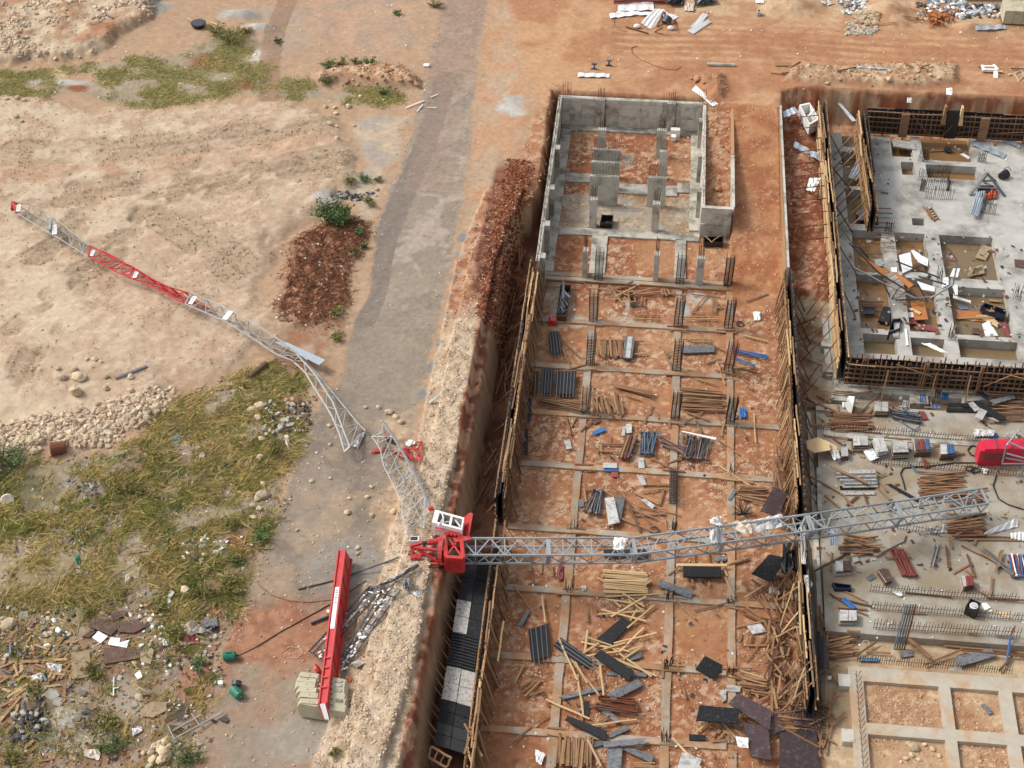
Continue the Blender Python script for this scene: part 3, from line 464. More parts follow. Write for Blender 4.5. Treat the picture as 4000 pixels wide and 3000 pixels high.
# ------------------------------------------------------------------ ground beams of the pit
ROWX = [-3.3, 3.45, 7.5]; ROWY = [106.0, 100.05, 94.55, 89.25, 83.75, 77.45, 71.95, 66.2, 60.5, 55.0]
fnd = root('pit_foundation', 'grid of concrete ground beams on the floor of the big pit', 'foundation', (2, 80, -3))
def gb(x0, x1, y0, y1, top=-2.87, m='beam_concrete', nm='ground_beam'):
    b = MB(); L = x1-x0 > y1-y0; n = max(2, int(max(x1-x0, y1-y0)/1.1)); r = random.Random(int(x0*91+y0*37)); e = []
    for k in range(n+1):
        t = k/n; j0, j1 = r.uniform(-.035, .035), r.uniform(-.035, .035)
        e.append(((x0+(x1-x0)*t, y0+j0), (x0+(x1-x0)*t, y1+j1)) if L else ((x1+j1, y0+(y1-y0)*t), (x0+j0, y0+(y1-y0)*t)))
    poly = [a for a, _ in e]+[c for _, c in e][::-1]
    b.prism([(p[0], p[1], -3.3) for p in poly], (0, 0, top+3.3)); return b.build(nm, m, fnd)
for x in ROWX:
    w_ = .27 if x < 7 else .25
    for a, b_ in zip(ROWY[:-1], ROWY[1:]):
        gb(x-w_, x+w_, b_+.3, a-.3)
for y in ROWY:
    e = [-7.75]+ROWX+[11.1]
    for k in range(4):
        if y > 105 and k == 3: continue
        if k == 3 and y not in (ROWY[3], ROWY[4], ROWY[6]): continue
        gb(e[k]-(.33 if k else 0), e[k+1]+(-.33 if k < 3 else 0)-.0, y-.25, y+.25, -2.865)
# basement floor strips
for (x0, x1, y0, y1) in [(-7.75, -6.85, 106.3, 127.6), (4.1, 4.95, 113, 127.6), (-3.95, -2.65, 106.3, 111.5), (3.0, 3.9, 106.3, 111.6), (-7.75, 4.95, 127.6, 128.4), (-6.85, -3.9, 119.3, 120.6), (-2.1, 3.0, 117.9, 119.4), (3.0, 4.1, 118.5, 120.0), (-6.85, 5.0, 111.5, 112.5)]:
    gb(x0, x1, y0, y1, -2.84, 'concrete')
gb(-7.75, 7.3, 105.2, 105.65, -2.85)
# ------------------------------------------------------------------ basement walls
bw = root('basement_back_wall', 'tall grey concrete wall closing the far end of the pit', 'wall', (-1.4, 128.6, -3))
MB().box(-8.1, 5.25, 128.45, 128.78, -3.1, 0).build('wall_core', 'concrete', bw)
xsn = [-7.78, -7.05, -6.0, -4.65]; xse = [-3.75, -2.6, -.55, 1.35]; xs3 = [2.6, 3.0, 4.35, 4.94]
for grp in (xsn, xse, xs3):
    for a, b_ in zip(grp[:-1], grp[1:]):
        for z0, z1 in ((-2.9, -1.72), (-1.71, -.42), (-.41, -.02)):
            MB().box(a+.012, b_-.012, 128.40+random.uniform(-.015, .0), 128.47, z0+.006, z1-.006).build('wall_panel', 'pale_concrete', bw)
for xa in (-4.65, 1.75):
    MB().box(xa, xa+.75, 128.12, 128.40, -3, .06).build('pilaster', 'concrete', bw)
    for k in range(4): bar('starter_bar', (xa+.12+k*.17, 128.3, 0), (xa+.12+k*.17+random.uniform(-.05, .05), 128.3+random.uniform(-.1, .1), 1.3+random.uniform(-.2, .2)), .035, .035, 'rebar', bw)
for k in range(5): bar('starter_bar', (-7.7+k*.17, 128.6, 0), (-7.7+k*.17+random.uniform(-.06, .06), 128.6, 1.5), .035, .035, 'rebar', bw)
for k in range(5): bar('starter_bar', (4.6+k*.13, 128.6, 0), (4.6+k*.13+random.uniform(-.06, .06), 128.6, 1.5), .035, .035, 'rebar', bw)
lw = root('basement_left_wall', 'long grey concrete side wall left of the basement with starter bars on top', 'wall', (-7.9, 116, -3))
for a, b_ in ((103.8, 109.3), (109.32, 115.2), (115.22, 121.6), (121.62, 128.42)):
    MB().box(-8.12, -7.80, a, b_, -3.1, random.uniform(-.05, .02)).build('wall_panel', 'concrete', lw)
for y in (104.6, 109.0, 114.2, 120.3): MB().box(-7.80, -7.38, y-.35, y+.35, -3, -.04).build('pilaster', 'concrete', lw)
mb = MB()
for k in range(70):
    y = 104+k*.35; mb.bar((-7.96, y, -.05), (-7.96+random.uniform(-.15, .15), y+random.uniform(-.1, .1), random.uniform(.35, .75)), .03)
mb.build('starter_bars', 'prop_steel', lw)
rw_ = root('basement_right_wall', 'grey concrete side wall between the basement and the filled pocket', 'wall', (5.1, 120, -3))
for a, b_ in ((112.75, 117.6), (117.62, 123.3), (123.32, 128.42)): MB().box(4.96, 5.24, a, b_, -3.1, random.uniform(-.1, 0)).build('wall_panel', 'pale_concrete', rw_)
for y in (115.2, 120.5, 126): MB().box(4.62, 4.96, y-.35, y+.35, -3, -.15).build('pilaster', 'concrete', rw_)
mb = MB()
for k in range(30): mb.bar((5.1, 113+k*.5, -.05), (5.1+random.uniform(-.15, .15), 113+k*.5+random.uniform(-.3, .3), random.uniform(.1, .5)), .03)
mb.build('starter_bars', 'prop_steel', rw_)
fw = root('pocket_front_wall', 'square grey concrete wall closing the near end of the filled pocket', 'wall', (6.3, 112.5, -3))
MB().box(4.98, 7.62, 112.35, 112.72, -3.1, -.02).build('wall_panel', 'pale_concrete', fw)
MB().box(5.0, 7.25, 112.22, 112.35, -3.1, -1.55).build('wall_panel', 'concrete', fw)
rl = root('ramp_left_wall', 'thin concrete kerb wall along the left edge of the dirt ramp', 'wall', (7.6, 120, -2))
MB().box(7.46, 7.72, 112.74, 120.5, -3, -.03).build('wall_panel', 'pale_concrete', rl); MB().box(7.46, 7.70, 120.52, 127.9, -3, .02).build('wall_panel', 'tan_timber', rl)
mb = MB(); 
for k in range(6): mb.bar((7.5+.06*(k % 3), 112.4-.12*k, -3), (7.5+.06*(k % 3), 112.4-.12*k, -.1+random.uniform(-.3, .2)), .035)
mb.build('starter_bars', 'rebar', rl)
rr = root('ramp_right_wall', 'long straight wall with pale capping along the right edge of the dirt ramp', 'wall', (11.85, 117, -2))
for a, b_ in ((104.9, 111.0), (111.02, 119.3), (119.32, 129.0)):
    MB().box(11.74, 11.98, a, b_, -3, -.02).build('wall_panel', 'pale_concrete', rr)
    MB().box(11.70, 11.735, a+.05, b_-.05, -2.4, .03).build('face_board', 'tan_timber', rr)
# ------------------------------------------------------------------ columns and core walls
def top_bars(parent, x0, x1, y0, y1, z, n=8, h=1.2, m='rebar'):
    for k in range(n):
        x = x0+(x1-x0)*(k+.5)/n; y = (y0, y1)[k % 2]
        bar('starter_bar', (x, y, z-.05), (x+random.uniform(-.05, .05), y+random.uniform(-.05, .05), z+h*random.uniform(.8, 1.1)), .032, .032, m, parent)
def column(px, py, wx, wy, ztop, label, nb=8, h=1.3, ang=0, sn='concrete_column'):
    p = P(px, py, -3); t = root(sn, label, 'column', (p[0], p[1]+wy/2, -3))
    x, y = p[0], p[1]+wy/2
    MB().box(x-wx/2, x+wx/2, y-wy/2, y+wy/2, -3.05, ztop).build('shaft', 'pale_concrete', t)
    top_bars(t, x-wx/2+.05, x+wx/2-.05, y-wy/2+.06, y+wy/2-.06, ztop, nb, h); return t
def zq(u, v): return (2100+u/2.765, 320+v/2.765)
def z2(u, v): return (2050+u/2.458, 880+v/2.458)
column(*zq(592, 1590), .62, .62, -.05, 'slim concrete column left of the black tub in the basement', 8)
column(*zq(1262, 1638), .62, .62, -.05, 'slim concrete column right of centre at the basement front', 8)
column(*zq(683, 800), .70, .5, -.3, 'narrow concrete column nearest the back wall on the left', 8, 1.0)
column(*zq(1320, 830), .80, .5, -.1, 'narrow concrete column nearest the back wall on the right', 8, 1.4)
column(*z2(572, 520), .42, .7, -.2, 'concrete column at the left of the row beside the brown timber edge', 6, 1.4)
column(*z2(1252, 556), .42, .7, -.2, 'concrete column in the middle of the row beside the brown timber edge', 6, 1.5)
column(*z2(1668, 590), .62, .5, -.2, 'concrete column at the right of the row beside the brown timber edge', 8, 1.3)
def core(px0, px1, py, th, ztop, label, n):
    a = P(*zq(px0, py), -3); b = P(*zq(px1, py), -3); t = root('core_wall', label, 'wall', ((a[0]+b[0])/2, a[1], -3))
    MB().box(a[0], b[0], a[1], a[1]+th, -3.05, ztop).build('wall_panel', 'pale_concrete', t)
    for k in range(n):
        x = a[0]+.06+(b[0]-a[0]-.12)*k/(n-1)
        bar('starter_bar', (x, a[1]+th*(.25+.5*(k % 2)), ztop-.05), (x+random.uniform(-.03, .03), a[1]+th*.5, ztop+random.uniform(1.0, 1.35)), .03, .03, 'rebar', t)
core(552, 860, 1325, .32, -.05, 'wide core wall with a row of upright bars nearest the camera', 20)
core(572, 880, 1165, .28, -.1, 'wide core wall with upright bars in the middle of the stair core', 20)
core(592, 888, 1030, .28, -.1, 'wide core wall with upright bars farthest back in the stair core', 20)
core(1175, 1372, 1343, .32, -.05, 'core wall to the right of the stair core with bars standing on it', 12)
core(1300, 1382, 1060, .35, -.05, 'short core wall behind the right hand core wall', 7)
# ------------------------------------------------------------------ reinforcement cages
def cage_meshes(w_, d_, h):
    r = MB(); r.bar((0, 0, 0), (0, 0, h), .04); s = MB()
    for a, b_ in (((-w_/2, -d_/2), (w_/2, -d_/2)), ((w_/2, -d_/2), (w_/2, d_/2)), ((w_/2, d_/2), (-w_/2, d_/2)), ((-w_/2, d_/2), (-w_/2, -d_/2))): s.bar((*a, 0), (*b_, 0), .024)
    return r, s
CM = {}
def cage(base, w_, d_, h, label, m='dark_rebar', lean=(0, 0), n=15, group=None, spread=0):
    key = (w_, d_, h, m)
    if key not in CM:
        r, s = cage_meshes(w_, d_, h); a = r.mesh('main_bar'); a.materials.append(MATS[m]); b_ = s.mesh('stirrup'); b_.materials.append(MATS[m]); CM[key] = (a, b_)
    a, b_ = CM[key]; t = root('rebar_cage', label, 'rebar cage', base, group)
    sh = Matrix(((1, 0, lean[0], 0), (0, 1, lean[1], 0), (0, 0, 1, 0), (0, 0, 0, 1)))
    for x, y in [(-1, -1), (0, -1), (1, -1), (1, 0), (1, 1), (0, 1), (-1, 1), (-1, 0)]:
        M = Matrix.Translation((base[0]+x*w_/2, base[1]+y*d_/2, base[2])) @ sh; o = inst('main_bar', a, M, t)
    for k in range(n):
        z = .15+(h*.9-.15)*k/(n-1); inst('stirrup', b_, Matrix.Translation((base[0]+lean[0]*z, base[1]+lean[1]*z, base[2]+z)), t)
    return t
CG = 'rebar cages standing on the pit ground beams'
for (u, v, lab, ln, m) in [(705, 545, 'dark rebar cage at the brown timber edge left of the middle column', (.02, 0), 'dark_rebar'), (1485, 580, 'dark rebar cage at the brown timber edge between two columns', (.02, 0), 'dark_rebar'), (1945, 605, 'dense black rebar cage right of the last concrete column', (.03, 0), 'dark_rebar'),
        (655, 945, 'rebar cage beside the splashed cement patch', (-.03, 0), 'dark_rebar'), (1468, 995, 'rebar cage on the middle beam right of the small ladder', (.05, 0), 'dark_rebar'), (1950, 1015, 'rebar cage on the right beam above the blue props', (.06, 0), 'rebar'),
        (625, 1365, 'rebar cage left of the upright timber stack', (.03, 0), 'dark_rebar'), (1455, 1415, 'rebar cage left of the long grey panel', (.03, 0), 'dark_rebar'), (1950, 1430, 'leaning rusty rebar cage beside the blue props', (.14, .03), 'rust_steel')]:
    p = P(*z2(u, v), -2.95); cage((p[0], p[1]+.35, -2.95), .62, .5, 2.9, lab, m, ln, 17 if 'dense' not in lab else 34)
for (u, v, lab, ln) in [(635, 272, 'rebar cage at the left beam beside the jumbled timber heap', (.02, 0)), (1405, 325, 'rebar cage left of the flat timber pile', (.05, 0)), (1880, 360, 'short rebar cage beside the blue corrugated panel', (.08, 0))]:
    p = P(*Q(2, 2, u, v), -2.95); cage((p[0], p[1]+.3, -2.95), .6, .5, 2.6 if v > 300 else 2.5, lab, 'dark_rebar', ln, 20)
p0 = P(*Q(2, 2, 1392, 1040), -2.8); t = root('rebar_cage', 'rebar cage lying flat along the middle ground beam', 'rebar cage', p0)
q0 = P(*Q(2, 2, 1398, 745), -2.8)
for k in range(8): bar('main_bar', p0+np.array((-.28+.08*k, 0, .05+.25*(k % 2))), q0+np.array((-.28+.08*k, 0, .05+.25*(k % 2))), .035, .035, 'dark_rebar', t)
for k in range(22):
    c = p0+(q0-p0)*(k+.5)/22; MB().bar(c+np.array((-.3, 0, 0)), c+np.array((.3, 0, 0)), .024).bar(c+np.array((-.3, 0, .3)), c+np.array((.3, 0, .3)), .024).build('stirrup', 'dark_rebar', t)
# short starters at the remaining nodes
for n_, (x, y, m, h, k_) in enumerate([(-3.25, 77.7, 'dark_rebar', .9, 6), (-3.2, 72.1, 'rebar', 1.2, 8), (3.5, 71.9, 'dark_rebar', .8, 10), (3.5, 66.2, 'dark_rebar', 1.0, 12), (3.5, 60.7, 'dark_rebar', 1.0, 12), (7.5, 84.1, 'dark_rebar', .9, 6), (7.55, 66.2, 'dark_rebar', .7, 10), (3.45, 78.3, 'dark_rebar', .9, 14), (7.5, 72.0, 'dark_rebar', .6, 8)]):
    mb = MB()
    for k in range(k_):
        a = random.uniform(-.25, .25), random.uniform(-.3, .3); mb.bar((x+a[0], y+a[1], -2.95), (x+a[0]*1.3+random.uniform(-.12, .12), y+a[1]+random.uniform(-.15, .15), -2.95+h*random.uniform(.7, 1.1)), .032)
    tag(mb.build('starter_bars', m), ['tuft of bars on the left beam just above the crane mast', 'straight bars on the left beam below the crane mast', 'splayed bars beside the grey and white panel', 'splayed bars on the middle beam left of the striped square panel', 'splayed bars near the lower end of the middle beam', 'four short bars on the right beam under the long plank', 'splayed bars on the right beam above the grey plates', 'black tangle of bars on the middle beam above the mast', 'few bars on the right beam near the grey board'][n_], 'rebar')
# ------------------------------------------------------------------ formwork helpers
def jit(a): return random.uniform(-a, a)
def formwork(nm, label, A, B, z0, z1, out, panels='black_board', studs='brown_timber', walers='tan_timber', gap=.45, sh=(.15, .55), nw=5, both=True, th=.30, wl=4.0, waler_off=.10, stud_w=.07, topstack=0, fly=0):
    """two-faced timber wall form from A to B; out = unit normal of the outer face"""
    A = np.array(A, float); B = np.array(B, float); d = B-A; L = np.linalg.norm(d); d /= L; o_ = np.array(out, float)
    t = root(nm, label, 'formwork', (*((A+B)/2), z0))
    sides = ((1, th/2), (-1, th/2)) if both else ((1, th/2),)
    for s_, off in sides:
        n = int(L/2.44)+1
        for k in range(n):
            a = A+d*(L*k/n+.01); b_ = A+d*(L*(k+1)/n-.01); c = o_*s_*off; j = random.uniform(-.12, .05)
            MB().prism([(*(a+c), z0), (*(b_+c), z0), (*(b_+c), z1+j), (*(a+c), z1+j)], (*(o_*s_*.03), 0)).build('form_panel', panels, t)
        ns = int(L/gap)
        for k in range(ns):
            q = A+d*(L*(k+.5)/ns+jit(.06)); c = q+o_*s_*(off+.03+.045); ln = jit(.10)
            bar('stud', (*c, z0+.05), (*(c+d*ln), z1+random.uniform(*sh)), .09, stud_w, random.choice([studs, studs, walers]), t, up=(*o_, 0))
        for r_ in range(nw):
            z = z0+.25+(z1-z0-.4)*r_/(nw-1); x = -.3
            while x < L:
                l = wl*random.uniform(.8, 1.2); a = A+d*max(x, 0); b_ = A+d*min(x+l, L+.2); c = o_*s_*(off+.03+.09+.05)
                bar('waler', (*(a+c), z+jit(.05)), (*(b_+c), z+jit(.05)), .10, .09, walers if random.random() < .7 else studs, t); x += l*.97
    for k in range(topstack):                # loose planks laid along the top
        x = random.uniform(0, L-4); a = A+d*x; b_ = A+d*(x+random.uniform(3, 4.5)); c = -o_*random.uniform(-.1, .45)
        bar('top_plank', (*(a+c), z1+.1+.06*(k % 5)), (*(b_+c+o_*jit(.12)), z1+.12+.06*(k % 5)), .11, .05, random.choice(['tan_timber', 'pale_timber', 'tan_timber', 'brown_timber']), t)
    return t
def rake(parent, wall_pt, foot, m='brown_timber', w_=.09, nm='brace'): return bar(nm, wall_pt, foot, w_, .06, m, parent)
# left form of the pit
lf = formwork('pit_left_formwork', 'long timber wall form along the left side of the pit above the crane mast', (-8.2, 104.2), (-8.3, 77.6), -2.95, -.05, (-1, 0), nw=4, studs='brown_timber', topstack=26, gap=.42)
for k in range(62):
    y = 103.6-k*.42+jit(.2); rake(lf, (-7.85, y, -.25+jit(.4)), (-7.35+jit(.3), y+jit(.5), -2.93), random.choice(['brown_timber', 'tan_timber', 'rust_timber']))
MB().prism([(-8.75, 91, -.9), (-8.55, 91, .06), (-8.32, 77.6, .10), (-8.9, 77.6, -1.0)], (.07, 0, .0)).build('black_liner', 'black_plastic', lf)
MB().box(-8.5, -8.33, 84, 96, -1.5, .02).build('black_liner', 'black_plastic', lf)
for k in range(14):
    y = 103-k*1.9+jit(.4); rake(lf, (-8.45, y, -.9), (-10.1+jit(.2), y+jit(1), -2.9), random.choice(['rust_timber', 'brown_timber']))
lf2 = formwork('pit_left_formwork', 'timber wall form along the left side of the pit below the crane mast', (-8.15, 75.6), (-7.9, 53.5), -2.95, -.2, (-1, 0), nw=4, both=False, topstack=10, gap=.45, th=.1)
for k in range(54):
    y = 75.0-k*.41+jit(.3); rake(lf2, (-7.85+jit(.1), y, -.1+jit(.45)), (-7.25+jit(.45), y+jit(.9), -2.93), random.choice(['brown_timber', 'tan_timber', 'tan_timber', 'rust_timber']), .10)
for (u0, v0, u1, v1) in [(1990, 625, 1905, 1185), (1905, 1190, 1800, 1540), (1935, 890, 1915, 1255), (1830, 1480, 1870, 1659), (1800, 1275, 1955, 1560), (2140, 390, 2090, 740)]:
    a = P(*Q(1, 3, u0, v0), -.1); b_ = P(*Q(1, 3, u1, v1), -.2); bar('top_plank', a, b_, .13, .06, random.choice(['pale_timber', 'tan_timber']), lf2)
# black and white boards leaning over the trench
lb = root('leaning_form_boards', 'row of black and white scuffed form boards leaning over the trench below the mast', 'formwork', (-9.2, 65, -1.5))
vb = [-190, 200, 480, 770, 1060, 1260, 1460]; YL = [P(*Q(1, 3, 1690-.16*v, v), -1.35)[1] for v in vb]; ML = ['black_board', 'white_scuffed', 'black_scuffed', 'white_scuffed', 'black_scuffed', 'black_board']; MR = ['black_scuffed', 'black_scuffed', 'black_scuffed', 'white_scuffed', 'black_scuffed', 'black_board']
for k in range(6):
    xl, xm, xr = -10.2, -9.25, -8.30
    for n_ in range(2):
        ya = YL[k]+(YL[k+1]-YL[k])*n_/2-.01; yc = YL[k]+(YL[k+1]-YL[k])*(n_+1)/2+.02
        MB().prism([(xl+jit(.04), ya, -1.35+jit(.05)), (xm, ya-.35, -1.1+jit(.03)), (xm, yc-.35, -1.1+jit(.04)), (xl+jit(.04), yc, -1.35)], (0, 0, .05)).build('form_board', ML[k], lb)
        MB().prism([(xm+.03, ya-.35, -1.14), (xr, ya-.7, -1.0+jit(.05)), (xr, yc-.7, -1.0), (xm+.03, yc-.35, -1.14)], (0, 0, .05)).build('form_board', MR[k], lb)
    if k == 2:
        for q in range(11): yy = YL[2]+(YL[3]-YL[2])*(q+.5)/11; bar('batten', (xl+.05, yy, -1.26), (xm, yy-.34, -1.0), .10, .06, 'black_board', lb); bar('batten', (xm, yy-.34, -1.02), (xr-.1, yy-.65, -.92), .10, .06, 'black_board', lb)
for k in range(26):
    y = 75.3-k*.78+jit(.2); bar('strut', (-10.75, y+.25, -.75+jit(.2)), (-10.05, y-.2, -1.45), .07, .06, random.choice(['rust_timber', 'brown_timber']), lb)
fr = root('timber_grate', 'open brown timber frame lying at the lower end of the black boards', 'frame', (-9.6, 54.6, -1.0))
fa = [P(*Q(1, 3, u, v), -.9) for u, v in ((1515, 1475), (1690, 1575), (1645, 1659), (1490, 1570))]
for k in range(4): bar('frame_rail', fa[k], fa[(k+1) % 4], .14, .12, 'brown_timber', fr)
for t_ in (.33, .66): bar('frame_rail', fa[0]+(fa[1]-fa[0])*t_, fa[3]+(fa[2]-fa[3])*t_, .10, .10, 'brown_timber', fr)
# right form of the pit
rf = formwork('pit_right_formwork', 'long timber wall form along the right side of the pit above the crane mast', (11.85, 104.6), (11.95, 78.5), -2.95, -.1, (1, 0), nw=4, topstack=14, gap=.45)
for k in range(60):
    y = 104-k*.43+jit(.25); rake(rf, (11.55+jit(.1), y, -.2+jit(.5)), (11.2+jit(.3), y+jit(.5), -2.93), random.choice(['tan_timber', 'pale_timber', 'brown_timber', 'tan_timber']))
MB().box(12.12, 12.26, 78.5, 104, -2.6, .06).build('black_liner', 'black_plastic', rf)
for k in range(16):
    y = 103-k*1.6; rake(rf, (12.3, y, -.5), (13.5+jit(.3), y+jit(1.2), -2.9), 'rust_timber')
rf2 = formwork('pit_right_formwork', 'collapsed timber wall form on the right side of the pit below the crane mast', (11.95, 76.0), (12.15, 63.0), -2.95, -.5, (1, 0), nw=3, topstack=6, gap=.7, sh=(-.3, .5))
MB().prism([(12.15, 76, .1), (12.7, 76, -1.6), (12.9, 64, -2.2), (12.3, 64, -.6)], (.05, 0, .03)).build('black_liner', 'black_plastic', rf2)
for k in range(26):
    y = 76-k*.5+jit(.3); rake(rf2, (11.7+jit(.5), y, -.4+jit(.7)), (11.2+jit(1.1), y+jit(1.3), -2.9), random.choice(['tan_timber', 'pale_timber', 'brown_timber', 'rust_timber']), .1)
mb = MB()
for k in range(24): mb.bar((11.6+k*.07, 70.5-k*.02, -.9-.03*k), (11.4+k*.075, 61.5+jit(.4), -2.6+jit(.1)), .018)
for k in range(40): mb.bar((11.6, 70.2-k*.21, -1.0-k*.04), (13.2, 69.6-k*.2, -1.5-k*.03), .016)
tag(mb.build('wire_mesh', 'dark_rebar'), 'sheet of dark steel mesh draped beside the collapsed right form', 'steel mesh')
# edge board along the concrete edge in the pit
eb = root('edge_board', 'brown timber edge form under the row of concrete columns', 'formwork', (0, 104.9, -2.8))
for a, b_ in ((-7.6, -4.2), (-4.15, 0.2), (.25, 4.2), (4.25, 7.2)): bar('board', (a, 104.95, -2.75), (b_, 104.75, -2.75), .06, .22, 'brown_timber', eb); bar('board', (a+.2, 104.3, -2.85), (b_-.4, 104.1, -2.85), .09, .06, 'tan_timber', eb)
# ------------------------------------------------------------------ right-hand structure
tw = formwork('timber_wall_form', 'very long timber wall form running away between the red trench and the flooded raft', (15.62, 129.6), (15.62, 94.2), -2.2, .35, (1, 0), nw=5, studs='tan_timber', walers='pale_timber', gap=.33, sh=(.02, .42), wl=5, topstack=26, th=.34)
for k in range(19):
    y = 128-k*1.85; a = (15.3, y, -.25); b_ = (11.98, y-.5, -.55) if k < 11 else (13.1+jit(.4), y-2.0, -2.7)
    bar('strut', a, b_, .06, .06, 'rust_steel', tw)
for k in range(5):
    y = 126-k*5.6; bar('strut', (15.95, y, -.4), (17.6+jit(.4), y-1.5-jit(.6), -2.2), .08, .06, random.choice(['rust_timber', 'dark_rebar']), tw)
st = formwork('timber_wall_form', 'shorter leaning timber wall form inside the raft with a black sheet on its right', (18.95, 127.8), (19.1, 113.2), -2.2, .35, (1, 0), nw=5, walers='tan_timber', gap=.4, sh=(.0, .45), wl=4, topstack=8)
MB().box(19.42, 19.52, 118.5, 128, -1.2, .55).build('black_sheet', 'black_plastic', st)
for k in range(9):
    y = 126-k*1.55; bar('strut', (18.65, y, -.3), (16.3+jit(.3), y-2.2, -2.1), .08, .07, 'brown_timber', st)
for r_ in range(9): bar('rung', (19.5, 116.4-r_*.7, -1.9+.0*r_), (20.9+jit(.3), 116.4-r_*.7, -1.9), .09, .06, 'brown_timber', st)
ff = formwork('timber_wall_form', 'wide timber grid wall form facing the camera at the near side of the raft', (15.9, 93.95), (44, 93.95), -2.15, .05, (0, -1), nw=5, studs='brown_timber', walers='brown_timber', gap=.43, sh=(.1, .55), wl=4.2, th=.4, stud_w=.085)
for x in (18.9, 22.4, 24.9, 29.0): bar('post', (x, 93.45, -.3), (x-.15+jit(.2), 92.3, -3.0), .13, .10, 'brown_timber', ff)
for x in (17.0, 21.5, 25.6): 
    for dx in (0, .16): bar('post', (x+dx, 93.55, .45), (x+dx-.08, 93.5, -2.0 if x < 25 else -2.6), .10, .09, 'brown_timber', ff)
for (x0, z0, x1, z1) in ((19.4, .3, 22.1, -.6), (26.0, -1.3, 27.6, -.1), (27.6, -.05, 29.4, -.4), (16.1, .05, 17.9, .0)): bar('brace', (x0, 93.4, z0), (x1, 93.35, z1), .09, .05, 'tan_timber', ff)
bf = formwork('timber_wall_form', 'dark timber wall form with rusty rails across the far side of the raft', (19.6, 128.6), (46, 128.6), -2.15, .35, (0, -1), nw=5, studs='brown_timber', walers='rust_timber', gap=.42, sh=(-.2, .1), wl=4.2, th=.3)
for x in (22.6, 29.6, 33.6): MB().box(x, x+.75, 128.05, 128.25, -2.15, .2).build('column_form', 'brown_timber', bf)
for (x0, z0, x1, z1) in ((23.6, .2, 25.6, -2.1), (27.6, -1.4, 30.2, -.7), (31, -1.2, 34, -.8), (26.3, -2.1, 27.1, -.6)): bar('brace', (x0, 127.95, z0), (x1, 127.9, z1), .09, .05, 'rust_timber', bf)
for s_ in (-1, 1):
    MB().prism([(27.1+s_*.55, 128.0, -.6), (27.1+s_*.95, 128.0, -.6), (27.1+s_*.8, 128.2, 1.1), (27.1+s_*.65, 128.2, 1.1)], (0, .5, 0)).build('column_form', 'plywood' if s_ > 0 else 'tan_timber', bf)
MB().box(26.6, 27.6, 128.0, 128.15, -2.0, .9).build('form_panel', 'black_plastic', bf)
# flooded raft: a slab cut by open recesses
def cells(x0, x1, y0, y1, holes, zt, zb):
    gx = sorted({x0, x1, *[h[0] for h in holes], *[h[1] for h in holes]}); gy = sorted({y0, y1, *[h[2] for h in holes], *[h[3] for h in holes]})
    gx = [g for g in gx if x0 <= g <= x1]; gy = [g for g in gy if y0 <= g <= y1]; inh = lambda x, y: any(h[0] < x < h[1] and h[2] < y < h[3] for h in holes)
    b = MB(); nx_, ny_ = len(gx)-1, len(gy)-1; solid = [[not inh((gx[i]+gx[i+1])/2, (gy[j]+gy[j+1])/2) for j in range(ny_)] for i in range(nx_)]
    for i in range(nx_):
        for j in range(ny_):
            if not solid[i][j]: continue
            xa, xb, ya, yb_ = gx[i], gx[i+1], gy[j], gy[j+1]; b.add([(xa, ya, zt), (xb, ya, zt), (xb, yb_, zt), (xa, yb_, zt)], [(0, 1, 2, 3)])
            S = lambda p, q: p < 0 or q < 0 or p >= nx_ or q >= ny_ or not solid[p][q]
            if S(i-1, j): b.add([(xa, ya, zt), (xa, yb_, zt), (xa, yb_, zb), (xa, ya, zb)], [(0, 1, 2, 3)])
            if S(i+1, j): b.add([(xb, ya, zt), (xb, ya, zb), (xb, yb_, zb), (xb, yb_, zt)], [(0, 1, 2, 3)])
            if S(i, j-1): b.add([(xa, ya, zt), (xa, ya, zb), (xb, ya, zb), (xb, ya, zt)], [(0, 1, 2, 3)])
            if S(i, j+1): b.add([(xa, yb_, zt), (xb, yb_, zt), (xb, yb_, zb), (xa, yb_, zb)], [(0, 1, 2, 3)])
    return b
RZ = -2.2
HOL = []
def hole(px0, px1, py0, py1):
    a = P((px0+px1)/2, py0, RZ); b_ = P((px0+px1)/2, py1, RZ); c = P(px0, (py0+py1)/2, RZ); d = P(px1, (py0+py1)/2, RZ); HOL.append((round(c[0], 2), round(d[0], 2), round(b_[1], 2), round(a[1], 2)))
for h in [(3308, 3424, 742, 876), (3333, 3450, 901, 1063), (3503, 3623, 911, 1063), (3682, 3893, 924, 1090), (3352, 3480, 1075, 1284), (3542, 3662, 1088, 1296), (3718, 3945, 1126, 1312), (3374, 3503, 1306, 1382), (3561, 3694, 1322, 1392), (3748, 3981, 1331, 1402),
          (3600, 3792, 518, 629), (3480, 3560, 517, 612), (3620, 3818, 647, 699), (3521, 3572, 633, 683), (3563, 3611, 853, 881), (3288, 3388, 505, 575), (3292, 3390, 594, 728)]: hole(*h)
raft = root('raft_foundation', 'pale concrete raft with rows of open flooded recesses on the right', 'foundation', (28, 110, -3))
cells(15.2, 60, 94.35, 128.3, HOL, RZ, -3.5).build('slab', 'raft_concrete', raft)
MB().box(14.7, 15.15, 95, 110, -3.4, -2.55).build('footing', 'raft_concrete', raft)
for y in (103.8, 98.6, 95.6): MB().box(14.45, 15.18, y-.45, y+.5, -3.4, -2.3).build('pile_cap', 'concrete', raft)
MB().box(15.25, 60, 93.1, 94.33, -3.4, -2.32).build('footing', 'concrete', raft)
for x in (15.6, 21.4, 25.2): MB().box(x-.65, x+.65, 92.2, 93.08, -3.4, -2.3 if x > 16 else -2.5).build('pile_cap', 'concrete', raft)
